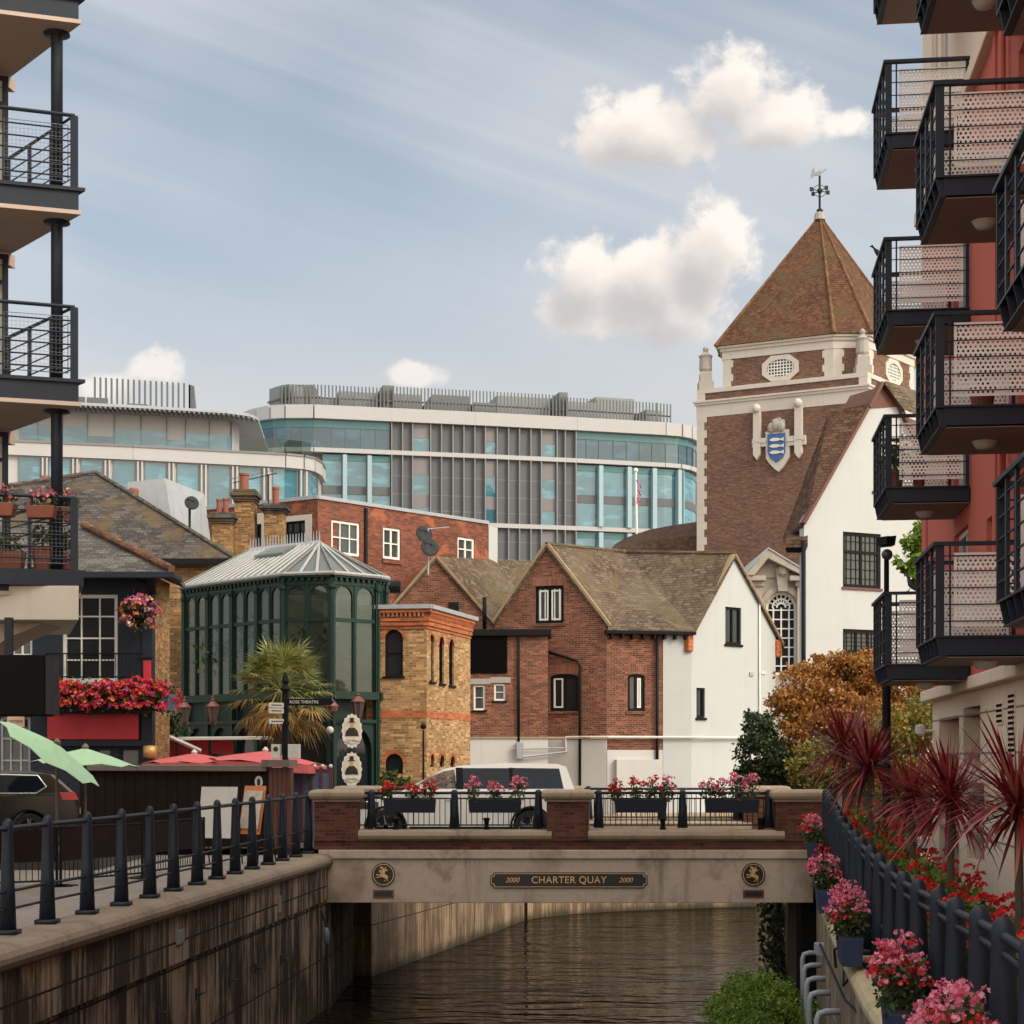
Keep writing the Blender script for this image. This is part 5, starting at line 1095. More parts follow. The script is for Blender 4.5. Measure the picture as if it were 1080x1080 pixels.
rt = MB(); rt.slab([q1, q2, q3, q4], .16); obj('roof', rt, M['tiles_dark'], wh)
rt = MB(); rt.slab([FH.pt(vA[0], vA[1] + .08, .3), FH.pt(gr_[0] + .1, gr_[1], .3), P(1010, 452, 72), P(1002, 424, 75)], .16); rt.slab([FH.pt(gr_[0], gr_[1] + .1, .2), FH.pt(vR[0] + .2, vR[1], .2), FH.pt(vR[0] + .2, vR[1], -5), FH.pt(gr_[0], gr_[1] + .1, -5)], .16); obj('roof', rt, M['tiles_brown'], wh)
b = MB(); b.hexa([P(826, 577, 68), P(852, 577, 67.8), P(852, 570, 69.8), P(826, 570, 69.8), P(829, 570, 68), P(852, 566, 67.8), P(852, 556, 69.8), P(829, 558, 69.8)]); obj('eaves_hood', b, M['tiles_dark'], wh)
b = MB(); b.hexa([P(830, 583, 68.2), P(850, 583, 68.2), P(850, 583, 69.5), P(830, 583, 69.5), P(828, 577.2, 68.1), P(851, 577.2, 67.9), P(851, 577.2, 69.7), P(828, 577.2, 69.7)]); obj('eaves_bracket', b, M['timber_black'], wh)
pipe(wh, [P(847.5, 570, 67.85), P(847.5, 700, 67.85), Vector((P(847.5, 0, 67.85).x, 67.85, GZ))], .09)

# ---------------------------------------------------------------- guildhall wing with pediment and the tower
FQ = Fr(0, 86, 1, 0); gw = thing('stone_wing', 'pale stone pedimented wing with a tall white arched window below the tower', 'building', (XZ(815, 86), 87, GROUND))
aw_ = FQ.rect(808, 624, 841, 712); zq = ZZ(604, 86)
facade(FQ, rectp((FQ.uv(770, 0)[0], FQ.uv(852, 0)[0], GZ, zq)), [archp(aw_, 15)], gw, M['stone_dull'], depth=6, reveal=.3)
window(FQ, aw_, 1, 1, gw, M['white'], M['glass'], rec=.25, fw=.14, arch=True)
b = MB(); u0, u1, z0, z1 = aw_; cu = (u0 + u1) / 2; h = (u1 - u0) / 2; cz = z1 - h
for k in range(1, 4): u = u0 + (u1 - u0) * k / 4; b.fbox(FQ, u - .035, u + .035, z0, cz, -.24, -.17)
z = z0
while z < cz + .05: b.fbox(FQ, u0, u1, z - .03, z + .03, -.235, -.175); z += .47
for rr_ in (.55, .28):
    for k in range(14):
        p = lambda k, r_: FQ.pt(cu + r_ * cos(pi * k / 14), cz + r_ * sin(pi * k / 14), -.19); b.face([p(k, h * rr_ + .04), p(k + 1, h * rr_ + .04), p(k + 1, h * rr_ - .04), p(k, h * rr_ - .04)][::-1])
for k in range(1, 8):
    a = pi * k / 8; b.tube([FQ.pt(cu + h * .28 * cos(a), cz + h * .28 * sin(a), -.2), FQ.pt(cu + h * .93 * cos(a), cz + h * .93 * sin(a), -.2)], .035, 4)
obj('glazing_bars', b, M['white'], gw)
b = MB(); 
for k in range(16):
    p = lambda k, r_, d: FQ.pt(cu + r_ * cos(pi * k / 16), cz + r_ * sin(pi * k / 16), d); b.hexa([p(k, h + .02, .1), p(k, h + .3, .1), p(k, h + .3, 0), p(k, h + .02, 0), p(k + 1, h + .02, .1), p(k + 1, h + .3, .1), p(k + 1, h + .3, 0), p(k + 1, h + .02, 0)])
b.fprism(FQ, [(cu - .22, cz + h), (cu + .22, cz + h), (cu + .35, cz + h + 1.15), (cu - .35, cz + h + 1.15)], 0, .3); b.ball(FQ.pt(cu, cz + h + 1.0, .25), .3); obj('arch_moulding', b, M['stone_dull'], gw)
b = MB()
for px in (797, 846): u = FQ.uv(px, 0)[0]; b.fbox(FQ, u - .28, u + .28, GZ, zq - .7, 0, .25); b.fbox(FQ, u - .38, u + .38, zq - .7, zq - .35, 0, .35)
obj('pilaster', b, M['stone_dull'], gw)
b = MB(); ul, ur, ua = FQ.uv(783, 0)[0], FQ.uv(852, 0)[0], FQ.uv(808, 0)[0]; ur2 = 2 * ua - ul + 1.0
za = ZZ(580, 86); zl = ZZ(601, 86)
b.fprism(FQ, [(ul, zl - .35), (ul + .5, zl - .35), (ua, za - .5), (ur2 - .5, zl - .35), (ur2, zl - .35), (ua, za)], -.1, .7); b.fbox(FQ, ul, ul + 1.1, zl - .6, zl - .35, -.1, .6); b.fbox(FQ, ur2 - 1.1, ur2, zl - .6, zl - .35, -.1, .6); obj('pediment', b, M['stone_dull'], gw, bevel=.03)
b = MB(); b.slab([FQ.pt(ul - .1, zl - .33, .75), FQ.pt(ua, za + .05, .75), FQ.pt(ua, za + .05, -7), FQ.pt(ul - .1, zl - .33, -7)], .08); b.slab([FQ.pt(ua, za + .05, .75), FQ.pt(ur2 + .1, zl - .33, .75), FQ.pt(ur2 + .1, zl - .33, -7), FQ.pt(ua, za + .05, -7)], .08); obj('roof', b, M['lead'], gw)
b = MB(); b.fprism(FQ, [(ul + .5, zl - .4), (ua, za - .5), (ur2 - .5, zl - .4)], -.1, .1); obj('tympanum', b, M['stone_dull'], gw)

# brown mound of roof left of the tower
br = thing('brick_hall', 'long brown tiled roof with a rounded end left of the tower', 'building', (XZ(690, 106), 107, GROUND))
pr = [(636, 592), (640, 583), (650, 573), (663, 566), (685, 558.5), (712, 553.5), (745, 549)]
b = MB(); front = [P(px, 592, 103) for px, py in pr]; mid = [P(px, py + (592 - py) * .35, 104.2) for px, py in pr]; topl = [P(px, py, 106.5) for px, py in pr]; back = [Vector((p.x, 112, front[0].z)) for p in front]
b.loft([[*r] for r in zip(front, mid, topl, back)], cap=True, close=True); obj('roof', b, M['tiles_dark'], br)
b = MB(); b.box(front[0].x + .2, front[-1].x, 103.3, 111.8, GZ, front[0].z); obj('wall', b, M['brick_tower'], br)

# tower
C0 = (XZ(915, 95), 95.0); CL = (10.8, 99.7); CC = (18.3, 101.5); CR = (2 * CC[0] - CL[0], 2 * CC[1] - CL[1]); CB = (2 * CC[0] - C0[0], 2 * CC[1] - C0[1])
tw = thing('brick_tower', 'square plum brick tower with stone bands, pyramid tiled roof and a blue shield', 'tower', (CC[0], CC[1], GROUND))
T1 = Fr(CL[0], CL[1], C0[0] - CL[0], C0[1] - CL[1]); L1 = sqrt((C0[0] - CL[0]) ** 2 + (C0[1] - CL[1]) ** 2); T2 = Fr(C0[0], C0[1], CR[0] - C0[0], CR[1] - C0[1]); L2 = sqrt((CR[0] - C0[0]) ** 2 + (CR[1] - C0[1]) ** 2)
zk = EYE + 391 * 95 / 1800            # main cornice
SQ = [CL, C0, CR, CB]
def inset(poly, k):
    c = Vector((sum(p[0] for p in poly) / len(poly), sum(p[1] for p in poly) / len(poly))); return [tuple(c + (Vector(p) - c) * k) for p in poly]
b = MB(); b.prism(SQ, GZ, zk - .0); obj('wall', b, M['brick_tower'], tw)
z2 = EYE + 408 * 95 / 1800           # top of the square stage
b = MB(); b.prism(inset(SQ, .985), zk, z2 - .25); obj('upper_wall', b, M['brick_tower'], tw)
def band(z0, z1, k, mat, name='stone_band'):
    b = MB(); b.prism(inset(SQ, k), z0, z1); obj(name, b, mat, tw)
band(zk - .75, zk - .06, 1.004, M['portland']); band(zk - .055, zk + .09, 1.02, M['portland'], 'cornice'); band(zk + .095, zk + .2, 1.035, M['portland'], 'cornice'); band(z2 - .25, z2, 1.0, M['portland'])
b = MB()
for F, L in ((T1, L1), (T2, L2)):
    for e, s in ((0, 1), (L, -1)):
        z = GZ; k = 0; b = MB()
        while z < zk - .8:
            w = .62 if k % 2 else .46; b.fbox(F, min(e, e + s * w), max(e, e + s * w), z, z + .44, -.05, .02); z += .445; k += 1
        b.fbox(F, min(e, e + s * .5), max(e, e + s * .5), zk + .21, z2 - .26, -.3, .0)
        obj('quoins', b, M['portland'], tw)
OV = [Vector((12.2, 99.4)), Vector((18.17, 96.5)), Vector((20.2, 96.5)), Vector((23.9, 101.2))]; OV += [Vector((2 * CC[0] - p.x, 2 * CC[1] - p.y)) for p in OV]
ze = EYE + 447 * 96.5 / 1800
b = MB(); b.prism([tuple(p) for p in inset(OV, .985)], z2, ze - .3); obj('drum', b, M['brick_tower'], tw)
def oband(z0, z1, k, name='stone_band'): b = MB(); b.prism([tuple(p) for p in inset(OV, k)], z0, z1); obj(name, b, M['portland'], tw)
oband(ze - .75, ze - .3, .995); oband(ze - .295, ze - .12, 1.015, 'eaves_band'); oband(ze - .115, ze + .0, 1.04, 'eaves_band')
b = MB()
for i in range(4 - 1):
    A_, B_ = [Vector(p) for p in (inset(OV, .985)[i], inset(OV, .985)[i + 1])]; F = Fr(A_.x, A_.y, B_.x - A_.x, B_.y - A_.y); L = (B_ - A_).length
    for e, s in ((0, 1), (L, -1)):
        z = z2; k = 0; b = MB()
        while z < ze - .8: w = .62 if k % 2 else .5; b.fbox(F, min(e, e + s * w), max(e, e + s * w), z, z + .4, -.05, .02); z += .402; k += 1
        obj('drum_quoins', b, M['portland'], tw)
    if i != 1:   # oval window
        cu, cz = L * .53, (z2 + ze - .75) / 2 + .02; ow = MB(); ring = MB(); rw2, rh2 = 1.0, .62
        octp = lambda a, c: [(cu + a, cz - c * .42), (cu + a, cz + c * .42), (cu + a * .5, cz + c), (cu - a * .5, cz + c), (cu - a, cz + c * .42), (cu - a, cz - c * .42), (cu - a * .5, cz - c), (cu + a * .5, cz - c)]
        ell = [(cu + .82 * cos(2 * pi * k / 20), cz + .5 * sin(2 * pi * k / 20)) for k in range(20)]
        ring.wall(F, octp(1.08, .74), [ell], .1, .1, .1); wo_ = obj('window', ring, M['portland'], tw)
        pm = MB(); pm.fprism(F, ell, .0, .012); obj('pane', pm, M['glass'], wo_)
        gm = MB()
        for k in range(-4, 5): gm.fbox(F, cu + k * .18 - .025, cu + k * .18 + .025, cz - .5 * sqrt(max(0, 1 - (k * .18 / .82) ** 2)), cz + .5 * sqrt(max(0, 1 - (k * .18 / .82) ** 2)), .01, .05)
        for k in range(-2, 3): gm.fbox(F, cu - .82 * sqrt(max(0, 1 - (k * .18 / .5) ** 2)), cu + .82 * sqrt(max(0, 1 - (k * .18 / .5) ** 2)), cz + k * .18 - .025, cz + k * .18 + .025, .012, .048)
        obj('glazing_bars', gm, M['white'], wo_)
apx = Vector((CC[0], CC[1], EYE + 573 * CC[1] / 1800)); eo = [Vector((*p, ze + .02)) for p in inset(OV, 1.06)]
b = MB(); b.mesh(eo + [apx], [(i, (i + 1) % 8, 8) for i in range(8)] + [tuple(range(7, -1, -1))]); obj('roof', b, M['tiles_tower'], tw)
b = MB(); 
for p in eo: b.tube([p + Vector((0, 0, .0)), apx + Vector((0, 0, .0))], [.13, .05], 6)
obj('hip_tiles', b, M['tiles_hip'], tw)
b = MB(); b.lathe([(.35, -.3), (.3, .1), (.12, .2)], apx, 10); obj('finial_base', b, M['grey_stone'], tw)
vane = thing('weather_vane', 'dark iron weather vane on the tip of the tower roof', 'weather vane', apx)
b = MB(); b.lathe([(.16, .1), (.2, .3), (.09, .4)], apx, 10); b.tube([apx + Vector((0, 0, .3)), apx + Vector((0, 0, 2.35))], .07, 8); obj('pole', b, M['iron'], vane)
c = apx + Vector((0, 0, 1.45)); b = MB(); b.ball(c, .17)
for k in range(4): a = k * pi / 2 + .5; e = c + Vector((.62 * cos(a), .62 * sin(a), 0)); b.tube([c, e], .03, 5); b.box(e.x - .1, e.x + .1, e.y - .02, e.y + .02, e.z - .12, e.z + .12)
b.tube([c + Vector((.38 * cos(2 * pi * k / 16), .1 * sin(2 * pi * k / 16), .38 * sin(2 * pi * k / 16))) for k in range(17)], .02, 4); obj('compass_arms', b, M['iron'], vane)
b = MB(); Fv = Fr(apx.x, apx.y, 1, .15); z = apx.z + 2.45
b.fprism(Fv, [(-.55, z - .3), (-.3, z - .12), (-.1, z - .1), (.42, z + .26), (.38, z + .34), (.1, z + .14), (-.05, z + .22), (-.18, z + .1), (-.32, z + .08), (-.36, z + .38), (-.46, z + .2)], -.04, .04); obj('vane', b, M['steel'], vane)
for (x, y), nm in (((CL[0] + .55, CL[1] + .35), 'weathered stone urn on a pedestal at the left corner of the tower'), ((C0[0] - .1, C0[1] + .9), 'weathered stone urn on a pedestal at the near corner of the tower')):
    t = thing('stone_urn', nm, 'urn', (x, y, z2)); b = MB(); b.lathe([(.62, 0), (.62, .5), (.5, .52), (.48, 1.0), (.4, 1.1)], (x, y, z2), 4, pi / 4); obj('pedestal', b, M['grey_stone'], t)
    b = MB(); b.lathe([(.3, 1.1), (.38, 1.25), (.36, 1.9), (.42, 2.05), (.25, 2.15), (.12, 2.3), (.17, 2.4), (.17, 2.5), (.05, 2.62)], (x, y, z2), 12); obj('urn', b, M['grey_stone'], t)
# coat of arms on the tower
ca = thing('coat_of_arms', 'blue shield with three white fish in a carved stone surround on the tower', 'coat of arms', T1.pt(T1.uv(820, 470)[0], T1.uv(820, 470)[1]))
b = MB()
for a_, c_, t_, bt in ((796, 803, 430, 480), (839.5, 847, 424, 478)):
    u0, u1, z0, z1 = T1.rect(a_, t_, c_, bt); b.fprism(T1, [(u0, z0), ((u0 + u1) / 2, z0 - .3), (u1, z0), (u1, z1), (u0, z1)], -.05, .3); b.ball(T1.pt((u0 + u1) / 2, z1 - .1, .3), .26, 10, 6)
for r in ((794.5, 463, 809, 472), (831, 460, 850.5, 470)): u0, u1, z0, z1 = T1.rect(*r); b.fbox(T1, u0, u1, z0, z1, -.05, .24); b.fbox(T1, u0, u1, (z0 + z1) / 2 - .03, (z0 + z1) / 2 + .03, .24, .3)
pts = [T1.uv(*p) for p in [(808.5, 456), (833, 453), (834, 482), (829, 490), (826, 494), (822, 498), (818, 495), (813, 490), (809, 484)]]; b.fprism(T1, pts, -.05, .2); obj('stone_surround', b, M['portland'], ca)
b = MB(); b.fprism(T1, [T1.uv(*p) for p in [(811, 459), (829.5, 457), (829.5, 477), (827, 483), (820.5, 488.5), (814, 484), (811, 478)]], .15, .26); sh = obj('shield', b, M['blue_shield'], ca)
b = MB()
for k in range(3):
    cu, cz = T1.uv(820.3, 464.3 + k * 6.7); b.fprism(T1, [(cu - .42, cz), (cu - .2, cz + .1), (cu + .1, cz + .08), (cu + .28, cz + .01), (cu + .46, cz + .1), (cu + .42, cz - .02), (cu + .46, cz - .12), (cu + .26, cz - .05), (cu, cz - .1), (cu - .25, cz - .09)], .25, .31)
obj('fish', b, M['offwhite'], sh)
b = MB()
for (x, y, r) in ((815, 452, .25), (820, 449, .3), (825, 450, .27), (818, 446, .16), (823, 445, .18), (827, 446, .14)): b.ball(T1.pt(*T1.uv(x, y), .18), r, 8, 6, 1.3)
obj('crest', b, M['grey_stone'], ca)
M_done = 1
# ---------------------------------------------------------------- distant glass offices
class Poly:       # a facade following a plan polyline given as (picture column, distance)
    def __init__(s, L):
        s.p = [Vector((XZ(a, y), y)) for a, y in L]; s.px = [a for a, y in L]
    def at(s, px):
        for i in range(len(s.px) - 1):
            if px <= s.px[i + 1] or i == len(s.px) - 2:
                A, B = s.p[i], s.p[i + 1]; k = (px - 540) / FPX; dx, dy = B.x - A.x, B.y - A.y
                t = (k * A.y - A.x) / (dx - k * dy); n = Vector((dy, -dx)).normalized(); return A + (B - A) * t, n
    def strip(s, b, p0, p1, z0, z1, d1, d0=-.3, n=None):
        ks = [p0] + [x for x in s.px if p0 + .2 < x < p1 - .2] + [p1]
        for a, c in zip(ks, ks[1:]):
            A, na = s.at(a + .01); B, nb = s.at(c - .01); n_ = Vector((B.y - A.y, A.x - B.x)).normalized()
            f = lambda P_, z, d: (P_.x + n_.x * d, P_.y + n_.y * d, z)
            b.hexa([f(A, z0, d1), f(B, z0, d1), f(B, z0, d0), f(A, z0, d0), f(A, z1, d1), f(B, z1, d1), f(B, z1, d0), f(A, z1, d0)])
OB = Poly([(248, 149), (256, 145), (264, 142.6), (275, 141.2), (288, 140.3), (302, 140), (331, 140), (412, 141.4), (500, 143), (607, 145.2), (700, 147.4), (716, 148), (725, 148.8), (731, 150), (735, 152)])
E_ = EYE
ob = thing('office_building', 'long glass and grey clad office building with a slatted roof screen behind the rooftops', 'office building', (XZ(500, 145), 150, GROUND))
def ostrip(P_, parent, name, mat, segs, z0, z1, d1, d0=-.3):
    b = MB()
    for a, c in segs: P_.strip(b, a, c, z0, z1, d1, d0)
    return obj(name, b, mat, parent)
core = MB(); pts = [tuple(OB.at(x)[0] - OB.at(x)[1] * .6) for x in OB.px]; core.prism(pts + [(pts[-1][0] + 3, 175), (pts[0][0] - 2, 175)], GROUND, E_ + 27.6); obj('core', core, M['office_dark'], ob)
ostrip(OB, ob, 'roof_band', M['office_white'], [(249, 735)], E_ + 27.85, E_ + 28.95, .5, -3)
FL = [(27.8, 27.25, 25.5), (25.0, 24.5, 22.45), (None, 21.75, 19.75), (19.3, 18.8, 16.7), (None, 16.0, 14.0), (13.5, 13.0, 11.0), (None, 10.3, 8.2), (7.7, 7.2, 5), (None, 4.4, 2.2)]
for zb in (25.48, 19.73, 13.98, 8.18): ostrip(OB, ob, 'floor_band', M['office_white'], [(262, 735)], E_ + zb - .36, E_ + zb + .0, .38, -.6)
LB = [262, 275, 290, 304.5, 319.5, 335, 350, 365, 381, 396.5, 411]; RBX = [608, 618.5, 632, 647, 661, 674.5, 688, 702, 716, 725, 731, 735]
for side, cols in (('l', LB), ('r', RBX)):
    a, c = cols[0], cols[-1]
    ostrip(OB, ob, 'spandrel', M['office_teal'], [(a, c)], E_ + 27.2, E_ + 27.84, .05, -.5)
    for p0, p1 in zip(cols, cols[1:]):
        o_ = ostrip(OB, ob, 'window', M['office_dark'], [(p1 - .35, p1)], E_ + 25.5, E_ + 27.2, .06); ostrip(OB, o_, 'pane', M['glass_office'], [(p0, p1 - .36)], E_ + 25.5, E_ + 27.2, -.02)
LB2 = [340, 361, 387, 411.5]; RB2 = [608, 632, 661, 688, 713, 735]
for cols, fin in ((LB2, (363, 389)), (RB2, (632, 662, 688.5, 714.5))):
    for zt, z1, z0 in FL[1:]:
        if zt: ostrip(OB, ob, 'spandrel', M['office_teal'], [(cols[0], cols[-1])], E_ + z1 + .01, E_ + zt, .03, -.5)
        else: ostrip(OB, ob, 'spandrel', M['office_grey'], [(cols[0], cols[-1])], E_ + z1 + .01, E_ + z1 + .68, .03, -.5)
        if z0 < 10: continue
        for p0, p1 in zip(cols, cols[1:]):
            o_ = ostrip(OB, ob, 'window', M['office_dark'], [(p1 - .4, p1), (p0, p0 + .4)], E_ + z0, E_ + z1, .05); ostrip(OB, o_, 'pane', M['glass_office_pale'], [(p0 + .41, p1 - .41)], E_ + z0, E_ + z1, -.02)
    for f in fin:
        for zt, zb in ((24.95, 19.75), (19.25, 14.0), (13.5, 8.2)): ostrip(OB, ob, 'fin', M['office_pale_blue'] if 'office_pale_blue' in M else M['office_white'], [(f - 2.2, f + 2.2)], E_ + zb, E_ + zt, .55)
# grey panels and fins of the middle bay
ostrip(OB, ob, 'grey_cladding', M['office_grey'], [(412, 607)], E_ - 2, E_ + 27.8, .0, -.8)
fins = [412.5, 424, 434.5, 453.5, 465, 477, 488.5, 500, 511, 523.5, 535.5, 547, 559, 570, 586.5, 595, 606.5]
b = MB()
for f in fins: OB.strip(b, f - .5, f + .5, E_ + 2, E_ + 27.84, .36)
obj('fins', b, M['office_fin'], ob)
b = MB()
for zz in (23.4, 21.9, 20.6, 18.2, 16.7, 15.2): OB.strip(b, 412.5, 606, E_ + zz, E_ + zz + .07, .012, -.3)
obj('panel_joints', b, M['office_dark'], ob)
for a, c in ((435.5, 452.5), (512, 522.7), (571, 585.7)):
    for z1, z0, dk in ((26.6, 25.5, 27.8), (23.6, 22.0, 25.0), (20.9, 19.75, 22.0), (17.9, 16.3, 19.25), (15.2, 14.0, 16.3)):
        o_ = ostrip(OB, ob, 'window', M['office_dark'], [(a, c)], E_ + z1, E_ + dk, .05); ostrip(OB, o_, 'pane', M['glass_office_pale'], [(a, c)], E_ + z0, E_ + z1 - .005, .03)
# roof screen
b = MB()
def slats(P_, b, a, c, z0, z1, back, step=.3, lean=0):
    A = P_.at(a)[0]; B = P_.at(c)[0]; L = (B - A).length; n = int(L / step)
    for k in range(n + 1):
        px = a + (c - a) * k / n; q, nn = P_.at(px); q = q - nn * back; b.box(q.x - .055, q.x + .055, q.y - .1, q.y + .1, z0, z1)
for a, c, z0, z1 in ((290, 412, 28.9, 31.0), (418, 603, 28.9, 31.15), (604, 716, 28.9, 31.0)): slats(OB, b, a, c, E_ + z0, E_ + z1, 1.5)
obj('roof_screen', b, M['screen'], ob)
b = MB()
for a, c, z in ((262, 716, 29.9), (262, 716, 29.1)): OB.strip(b, a, c, E_ + z, E_ + z + .12, -1.62, -1.7)
obj('screen_rail', b, M['screen'], ob)
pm = [(264, 290, 31.1, 1.8), (294, 327, 31.3, 3), (330, 344, 30.4, 3), (345, 360, 30.5, 4), (362, 378, 30.9, 3), (380, 406, 31.1, 4), (407, 419, 31.3, 1.8), (421, 452, 30.9, 3), (455, 463, 30.2, 3), (465, 507, 31.2, 4), (509, 532, 30.5, 3), (536, 592, 31.4, 4), (596, 605, 31.5, 1.8), (608, 646, 31.1, 3.4), (648, 690, 32.0, 5), (694, 716, 30.7, 3)]
for a, c, z, bk in pm:
    b = MB(); OB.strip(b, a, c, E_ + 28.9, E_ + z, -bk, -bk - 3); obj('roof_plant', b, M['screen'] if c % 2 else M['steel'], ob)
fp = thing('flagpole', 'white flagpole with a limp union flag in front of the right glass bay', 'flagpole', P(672, 590, 138)); b = MB(); b.tube([P(672, 590, 138), P(670.5, 497, 138)], .1, 6); b.ball(P(670.5, 496, 138), .2); obj('pole', b, M['white'], fp)
b = MB(); q = [P(670.8, 506, 138), P(673, 512, 138), P(672.6, 522, 138), P(670.9, 532, 138)]; b.loft([[p_ + Vector((0, -.1, 0)), p_ + Vector((.0, .1, 0)), p_ + Vector((.25, .05, -.1))] for p_ in q]); obj('flag', b, M['flag'], fp)

LBD = Poly([(-40, 119), (14, 120), (140, 122), (260, 124.4), (300, 125.2), (318, 125.9), (328, 126.8), (335, 128.5), (339, 132)])
lo = thing('office_building', 'white banded glass office building with a curved corner and swept roof on the left', 'office building', (XZ(150, 125), 128, GROUND))
core = MB(); pts = [tuple(LBD.at(x)[0] - LBD.at(x)[1] * .5) for x in LBD.px]; core.prism(pts + [(pts[-1][0] - 2, 150), (pts[0][0], 150)], GROUND, E_ + 22.0); obj('core', core, M['office_white'], lo)
ostrip(LBD, lo, 'floor_band', M['office_white'], [(-40, 339)], E_ + 21.3, E_ + 22.2, .35, -2); ostrip(LBD, lo, 'band_edge', M['office_dark'], [(-40, 338)], E_ + 22.2, E_ + 22.35, .42, -2)
ostrip(LBD, lo, 'cladding', M['office_white'], [(-40, 339)], E_ + 8, E_ + 21.3, .0, -.5)
k = -40; step = 33.5
xs = [20, 52, 86, 120, 153, 187, 220, 253, 288, 321.5]
for i, x in enumerate(xs):
    w = 22 if i < 8 else 25
    if i == 9: x, w = 313, 21
    a, c = (x, x + w) if x + w < 338 else (x, 337)
    for z1, z0 in ((21.2, 17.4), (16.4, 12.5)):
        o_ = ostrip(LBD, lo, 'window', M['office_dark'], [(a - .6, a), (c, c + .6)], E_ + z0, E_ + z1, .09); ostrip(LBD, o_, 'pane', M['glass_office_pale'], [(a, c)], E_ + z0, E_ + z1, .03)
    if i < 9: b = MB(); LBD.strip(b, c + 2.2, c + 4, E_ + 10, E_ + 21.2, .3); LBD.strip(b, c + 6.6, c + 8.4, E_ + 10, E_ + 21.2, .3); obj('pilaster', b, M['office_white'], lo)
# set back top floor and swept canopy roof
LT = Poly([(-40, 121.5), (20, 122), (140, 124), (240, 126), (248, 126.6), (253, 128)])
ostrip(LT, lo, 'top_wall', M['office_white'], [(-40, 253)], E_ + 22.2, E_ + 25.0, -.05, -8)
xs = [21, 40, 57, 66, 92.5, 121, 149, 176, 196, 221, 244]
for a, c in zip(xs, xs[1:]):
    o_ = ostrip(LT, lo, 'window', M['office_dark'], [(c - .5, c)], E_ + 22.4, E_ + 24.9, .06); ostrip(LT, o_, 'pane', M['glass_office_pale'], [(a, c - .5)], E_ + 22.4, E_ + (23.9 if (a not in (92.5, 176)) else 23.3), .02)
b = MB(); LR = Poly([(-60, 119.5), (20, 119.8), (140, 121.6), (240, 123.6), (262, 124.6), (272, 126), (274, 128)])
r0 = [tuple(LR.at(x)[0]) for x in (-60, 20, 140, 240, 262, 272, 274)]; b.prism(r0 + [(r0[-1][0] - 1, 140), (r0[0][0], 140)], E_ + 25.0, E_ + 25.2); obj('canopy_roof', b, M['lead'], lo)
b = MB()
for kx in range(62): x = -50 + kx * 5.2; q, n_ = LR.at(x); b.box(q.x - .06, q.x + .06, q.y - .05, q.y + 1.6, E_ + 24.86, E_ + 25.0)
obj('soffit_ribs', b, M['steel'], lo)
b = MB(); LF = Poly([(100, 124), (195, 126), (204, 127), (206, 134)]); slats(LF, b, 100, 200, E_ + 25.3, E_ + 27.7, 0, .4); slats(LF, b, 200, 206, E_ + 25.3, E_ + 27.7, 0, .4); obj('roof_screen', b, M['screen'], lo)
for a, c, z, bk in ((60, 75, 26.6, 2), (77, 90, 26.5, 2), (92, 115, 26.7, 3), (135, 160, 26.4, 3)):
    b = MB(); LT.strip(b, a, c, E_ + 25.3, E_ + z, -bk, -bk - 3); obj('roof_plant', b, M['screen'], lo)
b = MB(); LG = Poly([(255, 124.2), (300, 125.1), (318, 125.8), (328, 126.7)]); LG.strip(b, 255, 328, E_ + 22.4, E_ + 23.4, .0, -.05); obj('glass_balustrade', b, M['glass_see'], lo)

# ---------------------------------------------------------------- flats on the left with round column and balconies
FLZ = [8.1, 10.83, 13.57, 16.3]
lf = thing('apartment_block', 'corner of a glazed apartment block with navy edged balconies on a round column at left', 'building', (-9, 26, GROUND))
T = Vector((-6.1, 24.4)); D = Vector((-3.1, -1)).normalized(); Wp = Vector((-7.72, 26.4)); L0 = T + D * 7
def pl(p, k): return tuple(p)
body = [Vector((-7.78, 26.35)), Vector((-9.4, 28.6)), Vector((-15, 29)), Vector((-15, 24.0))]
b = MB(); b.prism([tuple(p) for p in (body[3], body[0], body[1], body[2])], 7.4, 20.5); obj('core', b, M['cream_panel'], lf)
Fb = Fr(body[3].x, body[3].y, body[0].x - body[3].x, body[0].y - body[3].y); Lb = (body[0] - body[3]).length
for z in FLZ:
    for k in range(4):
        u1 = Lb - k * 1.5; u0 = u1 - 1.5; fb_ = MB()
        for (a, c, p, q) in ((u0, u0 + .07, z + .02, z + 2.35), (u1 - .09, u1, z + .02, z + 2.35), (u0 + .07, u1 - .09, z + 2.27, z + 2.35), (u0 + .07, u1 - .09, z + .02, z + .1), (u0 + .07, u1 - .09, z + 1.9, z + 1.95)): fb_.fbox(Fb, a, c, p, q, .0, .12)
        w_o = obj('window', fb_, M['navy'], lf); gb = MB(); gb.fbox(Fb, u0 + .07, u1 - .09, z + .1, z + 2.27, .01, .05); obj('pane', gb, M['glass_flat'], w_o)
